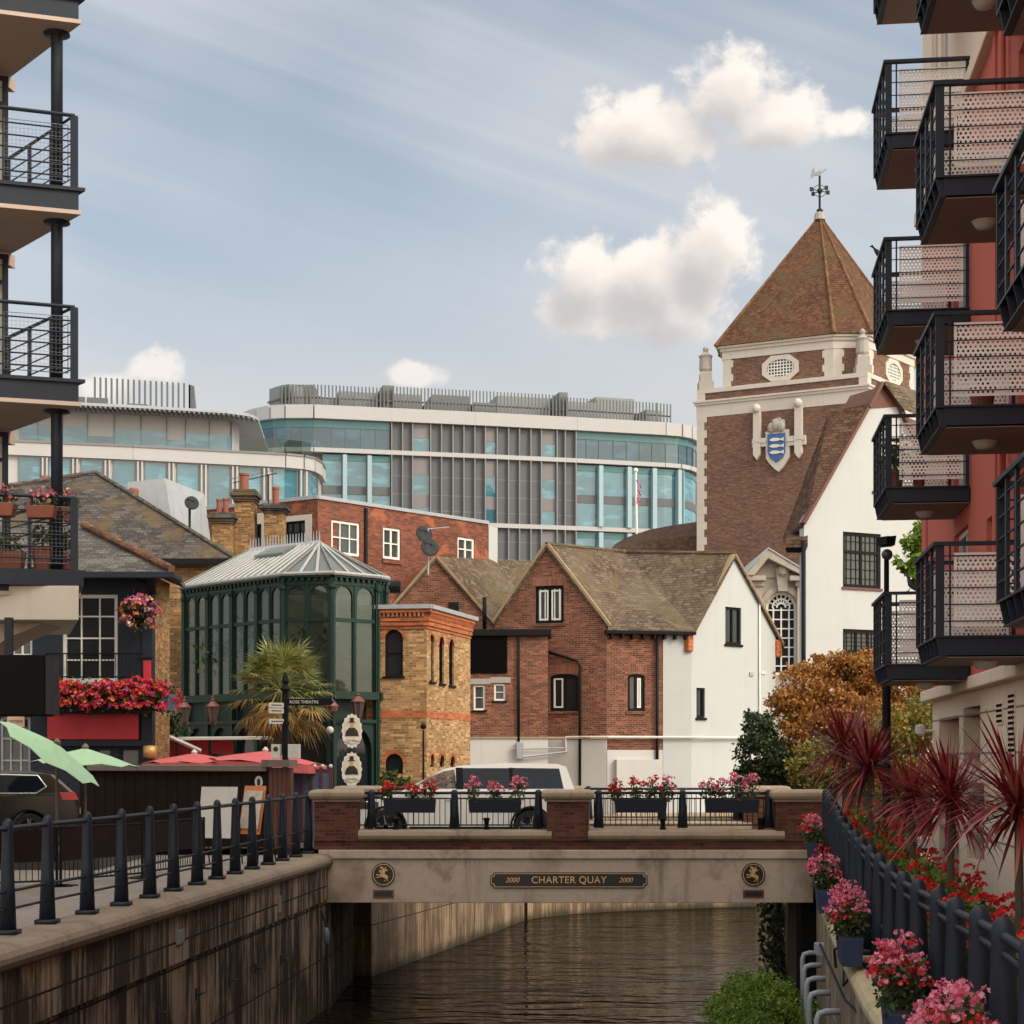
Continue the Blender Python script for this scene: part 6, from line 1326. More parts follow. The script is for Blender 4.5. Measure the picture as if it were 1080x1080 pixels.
for z in FLZ:
    ins = lambda q, k: q + (Vector((-10.5, 25)) - q).normalized() * k
    P4 = [T, Wp, Vector((-15, 28.5)), Vector((-15, L0.y - .6))]
    o_ = MB(); q = [tuple(ins(p, 0)) for p in P4]; o_.prism([q[3], q[0], q[1], q[2]], z - .03, z + .02); q = [tuple(ins(p, .1)) for p in P4]; o_.prism([q[3], q[0], q[1], q[2]], z - .3, z - .032); bl = obj('balcony', o_, M['navy'], lf)
    s_ = MB(); q = [tuple(ins(p, .06)) for p in P4]; s_.prism([q[3], q[0], q[1], q[2]], z - .36, z - .302); obj('soffit', s_, M['soffit'], bl)
    s_ = MB(); s_.prism([(-15, 24.1), tuple(body[0] + Vector((.05, -.1))), tuple(body[0] + Vector((.08, .1))), (-15, 24.6)], z - .55, z - .361); obj('downstand', s_, M['soffit'], bl)
    r = MB(); e0 = T + D * .12 + Vector((-.05, .06)); e1 = L0; w1 = Wp + Vector((-.1, -.1))
    for zz, rad in ((1.06, .028), (.86, .012), (.69, .012), (.52, .012), (.35, .012), (.18, .012)):
        r.tube([Vector((*w1, z + zz)), Vector((*e0, z + zz)), Vector((*e1, z + zz))], rad, 6)
    for k in range(6):
        p_ = e0 + D * (1.08 * k); r.box(p_.x - (.028 if k else .05), p_.x + (.028 if k else .05), p_.y - .03, p_.y + .03, z, z + 1.05)
    for k in range(1, 4): p_ = e0.lerp(w1, k / 3.2); r.box(p_.x - .025, p_.x + .025, p_.y - .025, p_.y + .025, z, z + 1.05)
    obj('railing', r, M['navy'], bl)
    mp = MB()
    for k in range(3):
        a_ = e0 + D * (.1 + 1.08 * k); c_ = e0 + D * (.98 + 1.08 * k)
        for j in range(17): p_ = a_.lerp(c_, j / 16) ; mp.tube([Vector((p_.x, p_.y + .05, z + .12)), Vector((p_.x, p_.y + .05, z + .93))], .0022, 3, False)
        for j in range(15): zz = z + .12 + .81 * j / 14; mp.tube([Vector((a_.x, a_.y + .05, zz)), Vector((c_.x, c_.y + .05, zz))], .0022, 3, False)
        mp.tube([Vector((a_.x, a_.y + .05, z + .12)), Vector((a_.x, a_.y + .05, z + .93)), Vector((c_.x, c_.y + .05, z + .93)), Vector((c_.x, c_.y + .05, z + .12)), Vector((a_.x, a_.y + .05, z + .12))], .008, 4)
    obj('mesh_panels', mp, M['steel'], bl)
cx, cy = XZ(60, 24.75), 24.75
b = MB()
for z0, z1 in zip([7.95] + FLZ, FLZ + [19.5]):
    b.lathe([(.085, z0 + .0), (.085, z1 - .42), (.085, z1 - .4), (.19, z1 - .38), (.19, z1 - .36)], (cx, cy, 0), 16)
obj('column', b, M['navy'], lf, smooth='w')
b = MB(); b.prism([tuple(L0 + Vector((0, -.2))), (-6.1, 24.3), (-6.95, 27.2), (-15, 27.4)], 7.88, 8.06); obj('fascia', b, M['navy'], lf)
b = MB(); b.prism([(-12.6, 24.02), (-6.13, 24.15), (-7.0, 27.0), (-12.6, 27.2)], 7.39, 7.875); cn = obj('canopy', b, M['cream_panel'], lf, bevel=.01)
b = MB(); b.loft([[Vector((x0, y, z)) for x0, z in ((-12.5, 7.385), (-6.75, 7.385), (-6.95, 7.3), (-7.25, 7.18), (-7.55, 6.98), (-7.8, 6.7), (-12.5, 6.7))] for y in (24.6, 25.6)]); obj('coved_soffit', b, M['soffit'], lf)
b = MB(); b.box(-12.5, -8.4, 25.5, 27, GZ, 6.7); obj('shopfront', b, M['glass'], lf)
ab = thing('awning_box', 'large black box hanging under the cream canopy at the left edge', 'awning box', (-9, 23.9, 6.0)); b = MB(); b.box(-12.3, -6.43, 23.5, 24.0, 6.02, 6.86); obj('casing', b, M['matt_black'], ab, bevel=.02); b = MB(); b.box(-6.43, -6.36, 23.52, 23.98, 6.04, 6.84); obj('end_plate', b, M['iron'], ab); b = MB(); b.box(-11, -10.9, 23.7, 23.8, 6.86, 7.39); obj('hanger', b, M['iron'], ab); b = MB(); b.box(-7.05, -6.95, 23.7, 23.8, 6.86, 7.39); obj('hanger', b, M['iron'], ab)
rng = random.Random(5)
def trough_on_balcony(px0, px1, py0, py1, Y, label, col):
    t = thing('balcony_planter', label, 'planter', P((px0 + px1) / 2, py1, Y), 'planters on the left balcony'); a, c = P(px0, py1, Y), P(px1, py0, Y); b = MB()
    b.hexa([(a.x + .04, Y - .1, a.z), (c.x - .04, Y - .1, a.z), (c.x - .04, Y + .1, a.z), (a.x + .04, Y + .1, a.z), (a.x, Y - .13, c.z), (c.x, Y - .13, c.z), (c.x, Y + .13, c.z), (a.x, Y + .13, c.z)]); obj('trough', b, M['terracotta'], t, bevel=.01)
    n = max(2, int((c.x - a.x) / .22)); b = MB()
    for k in range(n): b.leaves((a.x + (c.x - a.x) * (k + .5) / n, Y, c.z + .1), (.15, .13, .16), 60, .07, rng, .1)
    obj('foliage', b, M['leaf_plant'], t); b = MB(); b.flowers(((a.x + c.x) / 2, Y, c.z + .12), ((c.x - a.x) / 2, .14, .16), 40, .06, rng); obj('blossom', b, M[col], t)
trough_on_balcony(-16, 17, 531, 545, 24.2, 'terracotta trough on the lowest left balcony rail cut by the picture edge', 'fl_pink')
trough_on_balcony(28, 60, 534, 547, 24.3, 'terracotta trough on the lowest left balcony rail beside the round column', 'fl_pink')
trough_on_balcony(66, 79, 536, 551, 24.8, 'small terracotta box of violet flowers at the corner of the lowest left balcony', 'fl_basket')
trough_on_balcony(-10, 26, 582, 602, 24.6, 'large terracotta trough of leafy plants on the lowest left balcony floor', 'leaf_green')
def pot(px, py0, py1, Y, r, label):
    t = thing('plant_pot', label, 'plant pot', P(px, py1, Y), 'pots on the left balcony'); c = P(px, py1, Y); h = ZZ(py0, Y) - c.z; b = MB(); b.lathe([(r * .7, 0), (r * .95, h * .85), (r * 1.06, h * .86), (r * 1.06, h), (r * .9, h)], c, 16); obj('pot', b, M['terracotta'], t)
    b = MB(); b.leaves(c + Vector((0, 0, h + .15)), (r * .9, r * .8, .22), 120, .09, rng, .1); obj('foliage', b, M['leaf_green'], t)
pot(45, 577, 601, 24.75, .17, 'round terracotta pot left of the column on the lowest left balcony'); pot(69, 584, 601, 25.0, .12, 'small terracotta pot right of the column on the lowest left balcony')

# ---------------------------------------------------------------- red apartment block on the right with perforated balconies
WS = .12; FR_ = Fr(7.85, 32.7, -WS, -1)      # u runs towards the camera
ra = thing('apartment_block', 'red rendered apartment block with stacked navy balconies over a beige stone base', 'building', (8.5, 26, GROUND))
rot = -math.atan(WS); cr_ = cos(math.atan(WS))
def uY(y): return (32.7 - y) / cr_
FZ = [6.9, 9.65, 12.4, 15.15, 17.9]
doors = []
for y in (27.45, 21.4, 15.0, 12.0):
    for z in FZ: doors.append((uY(y) - .8, uY(y) + .8, z + .04, z + 2.2))
holes_r = [d for d in doors if d[3] < 15.6]; sm = []
for z in FZ[:4]:
    for y in (30.6, 24.5): sm.append((uY(y) - .35, uY(y) + .35, z + .7, z + 2.0))
sm = [d for d in sm if d[3] < 15.6]
zg, zs = 6.70, 15.62
facade(FR_, rectp((0, 31, zg, zs)), [rectp(r) for r in holes_r + sm], ra, M['red_render'], depth=9, reveal=.16)
topw = [d for d in doors if d[3] > 15.6 and d[2] > 15.6] + [(uY(y) - .45, uY(y) + .45, 16.6, 19.3) for y in (30.9, 29.6, 24.8)]
facade(FR_, rectp((0, 31, zs + .25, 20.8)), [rectp(r) for r in topw], ra, M['beige_stone'], depth=9, front=-.02)
for r in holes_r + topw: window(FR_, r, 2, 1, ra, M['white'], M['glass'], rec=.13, fw=.08)
for r in sm: window(FR_, r, 1, 2, ra, M['white'], M['glass'], rec=.13, fw=.06, sill=M['beige_stone'])
b = MB(); b.fbox(FR_, -.06, 31, zs, zs + .25, -.3, .14); b.fbox(FR_, -.04, 31, zs + .25, zs + .32, -.3, .06); obj('string_course', b, M['beige_stone'], ra, bevel=.02)
b = MB(); b.fbox(FR_, -.3, 31.3, 20.8, 21.1, -9.3, .35); obj('roof', b, M['lead'], ra)
for y in (31.9, 24.0, 19.0): b = MB(); b.fbox(FR_, uY(y) - .12, uY(y) + .12, zg, zs, -.05, .035); obj('pilaster', b, M['red_render'], ra)
pipe(ra, [FR_.pt(uY(22.9), 15.6, .09), FR_.pt(uY(22.9), zg, .09)], .045, M['red_render'])
# base storey
gb = MB(); gd = -.16; gh_ = []
for y0, y1, z0, z1 in ((31.4, 28.8, GROUND - .2, 6.16), (28.3, 26.5, 5.3, 6.26), (27.9, 26.1, 3.8, 5.05), (22.6, 21.4, GROUND + .4, 5.2)): gh_.append((uY(y0), uY(y1), z0, z1))
gb.wall(FR_, rectp((.35, 31, GZ - .6, zg - .2)), [rectp(r) for r in gh_], .6, .55, gd); gb.fprism(FR_, rectp((.35, 31, GZ - .6, zg - .2)), -9, gd - .6); obj('base_wall', gb, M['beige_stone'], ra)
b = MB()
for z in (4.2, 4.85, 5.5, 6.12): b.fbox(FR_, .345, 31, z, z + .03, -.5, gd + .004)
obj('stone_joints', b, M['soffit_dark'], ra)
b = MB(); b.fbox(FR_, .2, 31, zg - .2, zg - .001, -.4, .05); obj('base_cornice', b, M['beige_stone'], ra, bevel=.02)
for k, r in enumerate(gh_):
    b = MB(); b.fbox(FR_, r[0], r[1], r[2], r[3], gd - .58, gd - .52); obj('recess_back', b, M['soffit_dark'] if k < 2 else M['louvre'], ra)
b = MB()
u0, u1, z0, z1 = gh_[2]
for k in range(7): u = u0 + (u1 - u0) * k / 6; b.fbox(FR_, u - .02, u + .02, z0, z1 - .2, gd - .3, gd - .26)
for k in range(9): z = z0 + (z1 - z0) * k / 8; b.fbox(FR_, u0, u1, z - .02, z + .02, gd - .3, gd - .26)
obj('grille', b, M['navy'], ra)
for y, z0, z1 in ((24.6, 5.92, 6.27), (23.6, 5.42, 6.36)):
    b = MB(); b.fbox(FR_, uY(y) - .28, uY(y) + .28, z0, z1, -.3, gd + .02); z = z0 + .03
    vv = obj('vent', b, M['beige_stone'], ra); b = MB()
    while z < z1 - .06: b.fbox(FR_, uY(y) - .24, uY(y) + .24, z, z + .04, gd + .02, gd + .026); z += .075
    obj('slots', b, M['louvre'], vv)
b = MB(); q = FR_.pt(.6, 5.95, .1); b.lathe([(.02, -.1), (.09, -.06), (.09, .1), (.03, .12)], q, 10); b.tube([q, FR_.pt(.6, 5.95, -.2)], .03, 5); obj('security_light', b, M['offwhite'], ra)
# one balcony, then copies
BW, BL_ = 1.28, 2.05
def bal_slab():
    b = MB(); b.box(0, BW, 0, BL_, -.025, 0); b.box(.10, BW, .03, BL_ - .1, -.235, -.026); b.box(.045, .13, .03, BL_ - .1, -.25, -.236)
    for k in range(6):
        y = .05 + (BL_ - .2) * k / 5; b.mesh([(.005, y, -.026), (.1, y, -.026), (.1, y, -.235), (.05, y, -.235), (.005, y + .012, -.026), (.1, y + .012, -.026), (.1, y + .012, -.235), (.05, y + .012, -.235)], [(0, 1, 2, 3), (7, 6, 5, 4), (0, 3, 7, 4), (3, 2, 6, 7)])
    return b
def bal_soffit(): b = MB(); b.box(.13, BW, .06, BL_ - .13, -.262, -.251); return b
def bal_rail():
    b = MB(); h = 1.12; z1 = h
    b.box(-.03, .06, -.03, BL_ + .03, h - .045, h); b.box(.06, BW, -.03, .06, h - .045, h - .001); b.box(.06, BW, BL_ - .06, BL_ + .03, h - .045, h - .001)
    for y in (.0, BL_ - .03): b.box(.0, .10, y, y + .03, 0, h - .045); b.box(BW - .06, BW - .01, y, y + .03, 0, h - .045)
    for k in range(1, 4): y = BL_ * k / 4; b.box(.0, .035, y - .035, y + .035, 0, h - .045)
    for z in (.17, .37, .57, .77, .95): b.tube([(.02, .02, z), (.02, BL_ - .02, z)], .012, 5); b.tube([(.09, .0, z), (BW, .0, z)], .0085, 5); b.tube([(.09, BL_, z), (BW, BL_, z)], .0085, 5)
    for y in (.015, BL_ - .015): b.tube([(.17, y, 0), (.17, y, h - .03)], .013, 5)
    return b
def perforated(w, h, pitch=.056, rad=.0158):
    b = MB(); nx = int(w / pitch); dy = pitch * .866; ny = int(h / dy); S = 6
    for j in range(ny):
        for i in range(nx - (j % 2)):
            cx = (i + .5 + (j % 2) * .5) * w / nx; cz = (j + .5) * h / ny; px = w / nx / 2; R = px / cos(pi / 6)
            hexp = [(cx + R * cos(pi / 6 + k * pi / 3), cz + R * sin(pi / 6 + k * pi / 3)) for k in range(6)]
            cir = [(cx + rad * cos(pi / 6 + k * pi / 6), cz + rad * sin(pi / 6 + k * pi / 6)) for k in range(12)]
            vs = [(x, 0, z) for x, z in hexp + cir]; fs = []
            for k in range(6):
                k2 = (k + 1) % 6; a = 6 + 2 * k; fs.append((k, k2, 6 + (2 * k + 2) % 12, 6 + (2 * k + 1) % 12, a))
            b.mesh(vs, fs)
    e = .022
    for x0, x1, z0, z1 in ((-e, w + e, -e, .004), (-e, w + e, h - .004, h + e), (-e, .012, .004, h - .004), (w - .012, w + e, .004, h - .004)): b.face([(x0, .002, z0), (x1, .002, z0), (x1, .002, z1), (x0, .002, z1)])
    return b
pw, ph = .92, .84
pan = perforated(pw, ph)
def shift(b, dx, dy, dz): c = MB(); c.v = [(x + dx, y + dy, z + dz) for x, y, z in b.v]; c.f = b.f; c.m = b.m; return c
M['perf'] = paint('cream perforated metal', (.84, .76, .69), .5, .06, streak=.12)
proto = None
def place_balcony(x, y, z):
    global proto
    if proto is None:
        bb = obj('balcony', bal_slab(), M['navy'], None); kids = [obj('soffit', bal_soffit(), M['soffit_dark'], bb), obj('railing', bal_rail(), M['navy'], bb), obj('perforated_panel', shift(pan, .24, .035, .13), M['perf'], bb, solid=.004), obj('perforated_panel', shift(pan, .24, BL_ - .035, .13), M['perf'], bb, solid=.004)]
        l = MB(); l.lathe([(.02, -.36), (.1, -.345), (.13, -.31), (.15, -.27), (.16, -.262)], (.72, 1.0, 0), 14); kids.append(obj('soffit_light', l, M['offwhite'], bb, smooth=True)); proto = (bb, kids); r = bb
    else:
        r = proto[0].copy(); COL.objects.link(r)
        for k in proto[1]: c = k.copy(); COL.objects.link(c); c.parent = r
    r.parent = ra; r.location = Vector((x, y, z)) - BASE[ra.name]; r.rotation_euler = (0, 0, rot); return r
for y, fl in ((26.5, FZ), (20.4, FZ[:4]), (13.95, FZ[:4])):
    xw = 7.85 + WS * (y - 32.7) - BW / cr_
    for z in fl: place_balcony(xw - .02, y, z)
def bal_pt(y0, z, lx, ly, lz): xw = 7.85 + WS * (y0 - 32.7) - BW / cr_ - .02; return Vector((xw, y0, z)) + Matrix.Rotation(rot, 3, 'Z') @ Vector((lx, ly, lz))
# plant pots on balconies
def bal_plant(y0, z, lx, ly, label, r=.14, hh=.5, mat='leaf_green', leafr=(.2, .2, .3)):
    c = bal_pt(y0, z, lx, ly, .003); t = thing('plant_pot', label, 'plant pot', c); b = MB(); b.lathe([(r * .7, 0), (r, .24), (r * 1.08, .25), (r * 1.08, .29)], c, 14); obj('pot', b, M['terracotta'], t)
    b = MB(); b.leaves(c + Vector((0, 0, .3 + hh * .5)), leafr, 170, .1, rng, .1); b.tube([c + Vector((0, 0, .2)), c + Vector((0, 0, .3 + hh * .6))], .02, 5); obj('foliage', b, M[mat], t)
bal_plant(26.5, FZ[1], .18, .3, 'leafy green plant spilling through the rail of a lower right balcony', leafr=(.2, .25, .32))
bal_plant(26.5, FZ[1], .55, .35, 'small terracotta pot behind the perforated panel beside the spilling leafy plant', .11, .2, 'leaf_green', (.1, .1, .12))
bal_plant(20.4, FZ[1], .62, .5, 'pot of tangled plants on a large middle right balcony', .16, .6, 'leaf_dark', (.28, .3, .3))
# ---------------------------------------------------------------- cars
def car(name, label, Wd, low, wheels, wr, house, wins, mats, extras):
    """low: side outline of the body up to the belt; house: (belt front, belt rear, roof points) of the cabin; front at x=0"""
    t = thing(name, label, 'car', (0, 0, 0)); hw = Wd / 2; F = Fr(0, -hw, 1, 0)
    def arches(pts):          # insert wheel arches along the bottom
        out = []; 
        for p in pts: out.append(p)
        x1 = out[-1][0]
        for wx in sorted(wheels):
            R = wr + .07; out += [(wx - R * cos(a), max(.24, wr + R * sin(a) - .03)) for a in [pi * k / 10 for k in range(11)]]
        return out
    poly = arches(low); b = MB()
    rings = []
    n = len(poly)
    def yk(z): return 1.0 if z > .5 else .97
    for s, k in ((-1, .985), (-1, 1.0), (1, 1.0), (1, .985)):
        rings.append([((x - 2.4) * (1.0 if abs(k - 1) < 1e-6 else .995) + 2.4, s * hw * yk(z) * (1 if k == 1.0 else 1.0) - s * (0.0 if k == 1.0 else .0), z) for x, z in poly])
    b = MB(); b.fprism(Fr(0, 0, 1, 0), poly, -hw * .99, hw * .99)
    body = obj('body', b, mats[0], t, bevel=.045)
    bf, brr, roof = house; zb = min(bf[1], brr[1])
    pts = [bf] + roof + [brr]; zr = max(z for x, z in roof)
    def yw(z): return hw * (.955 - .20 * max(0, (z - zb)) / (zr - zb))
    b = MB(); L_ = [(x, -yw(z), z) for x, z in pts]; R_ = [(x, yw(z), z) for x, z in pts]; n = len(pts)
    tr = tessellate_polygon([[Vector((x, z, 0)) for x, z in pts]]); fs = []
    for tt in tr:
        a_, b_, c_ = [pts[i] for i in tt]; ar = (b_[0] - a_[0]) * (c_[1] - a_[1]) - (b_[1] - a_[1]) * (c_[0] - a_[0])
        tt = tt if ar > 0 else tt[::-1]; fs += [tuple(tt), tuple(n + i for i in tt[::-1])]
    fs += [(n + i, n + i + 1, i + 1, i)[::-1] if False else (i + 1, i, n + i, n + i + 1)[::-1] for i in range(n - 1)]
    b.mesh(L_ + R_, fs); obj('cabin', b, mats[0], t, bevel=.05)
    for nm, poly, mat in wins:
        for s in (-1, 1):
            b = MB(); q = [(x, s * (yw(z) + .004), z) for x, z in poly]; q2 = [(x, s * (yw(z) - .02), z) for x, z in poly]; m_ = len(q)
            tr = tessellate_polygon([[Vector((x, z, 0)) for x, z in poly]]); b.mesh(q + q2, [tuple(tt) for tt in tr] + [(i, (i + 1) % m_, m_ + (i + 1) % m_, m_ + i) for i in range(m_)]); obj(nm, b, mat, t)
    def slope_win(nm, p0, p1, mat, ins=.1):
        (x0, z0), (x1, z1) = p0, p1; d = Vector((x1 - x0, 0, z1 - z0)).normalized(); nrm = Vector((-d.z, 0, d.x)); nrm = nrm if nrm.z > 0 else -nrm
        a, c = Vector((x0, 0, z0)) + d * .05 + nrm * .012, Vector((x1, 0, z1)) - d * .05 + nrm * .012; b = MB(); ya, yc = yw(z0) - ins, yw(z1) - ins
        b.face([a + Vector((0, -ya, 0)), a + Vector((0, ya, 0)), c + Vector((0, yc, 0)), c + Vector((0, -yc, 0))]); obj(nm, b, mat, t)
    slope_win('windscreen', bf, roof[0], M['glass_car']); slope_win('rear_window', brr, roof[-1], M['glass_car'], .12)
    for wx in wheels:
        for s in (-1, 1):
            y0, y1 = (s * (hw - .22), s * (hw + .0)); c = MB(); prof = [(.17, y0), (wr * .96, y0), (wr, y0 + s * .03), (wr, y1 - s * .04), (wr * .93, y1), (wr * .70, y1 + s * .005), (wr * .66, y1 - s * .05), (.1, y1 - s * .06)]
            vs = []; fs = []; m_ = 24
            for r, y in prof:
                for k in range(m_): a = 2 * pi * k / m_; vs.append((wx + r * cos(a), y, wr + r * sin(a)))
            for i in range(len(prof) - 1):
                for k in range(m_): k2 = (k + 1) % m_; fs.append((i * m_ + k, i * m_ + k2, (i + 1) * m_ + k2, (i + 1) * m_ + k))
            c.mesh(vs, fs); w_o = obj('wheel', c, M['rubber'], t, smooth=False)
            c = MB()
            for k in range(5):
                a0 = 2 * pi * k / 5 + .3
                for da in (-.14, .14): a = a0 + da; c.hexa([(wx + .06 * cos(a + q), y1 - s * (.045), wr + .06 * sin(a + q)) if False else (wx + r * cos(a + q / (r * 8 + .4)), y1 - s * (.05 if dd else .02), wr + r * sin(a + q / (r * 8 + .4))) for dd, lst in ((1, 0), (0, 0)) for r, q in ((.06, -.11), (wr * .68, -.11), (wr * .68, .11), (.06, .11))])
            for k in range(24):
                a, a2 = 2 * pi * k / 24, 2 * pi * (k + 1) / 24; p = lambda r, a_, d: (wx + r * cos(a_), y1 - s * d, wr + r * sin(a_)); c.face([p(wr * .70, a, -.006), p(wr * .70, a2, -.006), p(wr * .63, a2, .03), p(wr * .63, a, .03)])
            c.lathe([(.0, 0)] * 2, (0, 0, -5), 3) if False else None
            obj('rim', c, M['alloy'], w_o)
    for nm, fn, mat in extras:
        b = MB(); fn(b, yw, hw); obj(nm, b, mat, t)
    return t
low = [(5.08, .30), (5.1, .62), (5.06, 1.0), (5.02, 1.24), (1.05, 1.20), (.55, 1.08), (.18, .98), (.04, .78), (.0, .5), (.06, .28)]
WX = .42
suv_w = [('front_side_window', [(1.25, 1.28), (2.28, 1.28), (2.22, 1.72), (1.98, 1.68), (1.62, 1.54)], M['glass_see']), ('side_window', [(2.42, 1.28), (3.5, 1.28), (3.5, 1.75), (2.40, 1.75)], M['glass_car']), ('quarter_window', [(3.55, 1.28), (4.72, 1.28), (4.62, 1.74), (3.55, 1.755)], M['glass_car'])]
suv_x = [('wing_mirror', lambda b, yw, hw: [b.hexa([(1.42, s * hw * (.93 if s > 0 else 1.13), 1.22), (1.62, s * hw * (.93 if s > 0 else 1.13), 1.22), (1.62, s * hw * (1.13 if s > 0 else .93), 1.22), (1.42, s * hw * (1.13 if s > 0 else .93), 1.22), (1.45, s * hw * (.93 if s > 0 else 1.13), 1.38), (1.64, s * hw * (.93 if s > 0 else 1.13), 1.38), (1.64, s * hw * (1.13 if s > 0 else .93), 1.38), (1.45, s * hw * (1.13 if s > 0 else .93), 1.38)]) for s in (-1, 1)], M['car_white']),
         ('door_seams', lambda b, yw, hw: [b.box(x, x + .012, -hw * .99 - .003, -hw * .99 + .01, .42, 1.2) for x in (1.3, 2.36, 3.52)] + [b.box(1.2, 4.6, -hw * .99 - .003, -hw * .99 + .01, .36, .42)], M['iron']),
         ('pillar_trim', lambda b, yw, hw: [b.hexa([(x0, -yw(1.28) - .012, 1.27), (x1, -yw(1.28) - .012, 1.27), (x1, -yw(1.28) + .02, 1.27), (x0, -yw(1.28) + .02, 1.27), (x0 - .02, -yw(1.755) - .012, 1.76), (x1 - .02, -yw(1.755) - .012, 1.76), (x1 - .02, -yw(1.755) + .02, 1.76), (x0 - .02, -yw(1.755) + .02, 1.76)]) for x0, x1 in ((2.27, 2.43), (3.49, 3.57))], M['black']),
         ('wheel_arch_trim', lambda b, yw, hw: [b.tube([(wx + .47 * cos(pi * k / 10), -hw * .992, .40 + .47 * sin(pi * k / 10)) for k in range(11)], .03, 5) for wx in (.66, 3.98)], M['iron']),
         ('door_handle', lambda b, yw, hw: [b.box(x, x + .2, -hw * .99 - .03, -hw * .99, 1.03, 1.06) for x in (2.05, 3.2)], M['car_white']),
         ('tail_light', lambda b, yw, hw: [b.box(4.98, 5.09, min(s * hw * .72, s * hw * 1.0), max(s * hw * .72, s * hw * 1.0), .85, 1.2) for s in (-1, 1)], M['tail_red'] if 'tail_red' in M else M['red_board']),
         ('headlight', lambda b, yw, hw: [b.box(.08, .5, min(s * hw * .6, s * hw * 1.0), max(s * hw * .6, s * hw * 1.0), .82, .98) for s in (-1, 1)], M['glass_lit']),
         ('seats', lambda b, yw, hw: [b.box(2.25, 2.42, s * .4 - .25, s * .4 + .25, .9, 1.45) for s in (-1, 1)], M['dark_cloth'])]
# the cabin of the white car is open behind its clear front windows, so that the driver is seen
suv = car('parked_car', 'large white people carrier with tinted rear windows crossing the bridge', 1.95, low, [.66, 3.98], .40, ((1.0, 1.21), (4.98, 1.24), [(2.0, 1.735), (2.4, 1.81), (3.4, 1.86), (4.6, 1.84), (4.78, 1.78)]), suv_w, (M['car_white'],), suv_x)
cab = [o for o in suv.children if o.name.startswith('cabin')][0]
bpy.data.objects.remove(cab)
def cabin_frame(b, hw, pts, zb, zr, holes, roof_pts):
    yw = lambda z: hw * (.955 - .20 * max(0, (z - zb)) / (zr - zb))
    for s in (-1, 1):
        loops = [pts] + holes; flat = [q for l in loops for q in l]; tr = tessellate_polygon([[Vector((x, z, 0)) for x, z in l] for l in loops])
        for tt in tr:
            a_, b_, c_ = [flat[i] for i in tt]; ar = (b_[0] - a_[0]) * (c_[1] - a_[1]) - (b_[1] - a_[1]) * (c_[0] - a_[0])
            if abs(ar) < 1e-9: continue
            tt = tt if (ar > 0) == (s < 0) else tt[::-1]; b.face([(flat[i][0], s * yw(flat[i][1]), flat[i][1]) for i in tt]); b.face([(flat[i][0], s * (yw(flat[i][1]) - .03), flat[i][1]) for i in tt[::-1]])
        for l in loops:
            m_ = len(l)
            for i in range(m_): (x0, z0), (x1, z1) = l[i], l[(i + 1) % m_]; b.face([(x0, s * yw(z0), z0), (x1, s * yw(z1), z1), (x1, s * (yw(z1) - .03), z1), (x0, s * (yw(z0) - .03), z0)])
    for (x0, z0), (x1, z1) in zip(roof_pts, roof_pts[1:]): b.face([(x0, -yw(z0), z0), (x1, -yw(z1), z1), (x1, yw(z1), z1), (x0, yw(z0), z0)]); b.face([(x0, -yw(z0) + .03, z0 - .03), (x0, yw(z0) - .03, z0 - .03), (x1, yw(z1) - .03, z1 - .03), (x1, -yw(z1) + .03, z1 - .03)])
rp_ = [(2.0, 1.735), (2.4, 1.81), (3.4, 1.86), (4.6, 1.84), (4.78, 1.78)]
b = MB(); cabin_frame(b, .975, [(1.0, 1.21)] + rp_ + [(4.98, 1.24)][::-1], 1.21, 1.86, [w[1] for w in suv_w], rp_); obj('cabin', b, M['car_white'], suv)
suv.location = (XZ(376, 38.85), 39.85, BZ + .005); suv.scale = (1.0, 1.0, 1.0)
# driver
def skin_body(name, pts, edges, radii, mat, parent=None, levels=2):
    me = bpy.data.meshes.new(name); me.from_pydata(pts, edges, []); o = bpy.data.objects.new(name, me); COL.objects.link(o)
    o.modifiers.new('skin', 'SKIN'); me.skin_vertices.new() if not me.skin_vertices else None
    for i, r in enumerate(radii): me.skin_vertices[0].data[i].radius = (r, r) if not isinstance(r, tuple) else r
    me.skin_vertices[0].data[0].use_root = True
    sb = o.modifiers.new('sub', 'SUBSURF'); sb.levels = levels; sb.render_levels = levels; me.materials.append(mat)
    if parent: o.parent = parent
    return o
pp = [(0, 0, .62), (0, 0, .85), (0, 0, 1.08), (0, 0, 1.18), (-.01, 0, 1.26), (-.03, 0, 1.36), (-.035, 0, 1.43),
      (0, .17, 1.08), (-.14, .22, .88), (-.38, .14, .95), (0, -.17, 1.08), (-.14, -.22, .88), (-.38, -.14, .95), (-.2, .1, .6), (-.46, .12, .62), (-.58, .12, .3), (-.2, -.1, .6), (-.46, -.12, .62), (-.58, -.12, .3)]
ee = [(0, 1), (1, 2), (2, 3), (3, 4), (4, 5), (5, 6), (2, 7), (7, 8), (8, 9), (2, 10), (10, 11), (11, 12), (0, 13), (13, 14), (14, 15), (0, 16), (16, 17), (17, 18)]
rr_ = [.15, .14, .12, .055, .06, .095, .075, .07, .05, .035, .07, .05, .035, .085, .07, .05, .085, .07, .05]
drv = skin_body('person', pp, ee, rr_, M['dark_cloth']); tag(drv, 'dark haired driver sitting at the wheel of the white people carrier', 'person')
drv.location = suv.location + Vector((2.27, -.40, .13))
hd = skin_body('head', [(-.03, 0, 1.30), (-.04, 0, 1.38), (-.03, 0, 1.45)], [(0, 1), (1, 2)], [.085, .1, .075], M['skin'], drv)
hr = skin_body('hair', [(0, 0, 1.32), (.0, 0, 1.41), (-.03, 0, 1.48)], [(0, 1), (1, 2)], [.1, .112, .08], M['hair'], drv)
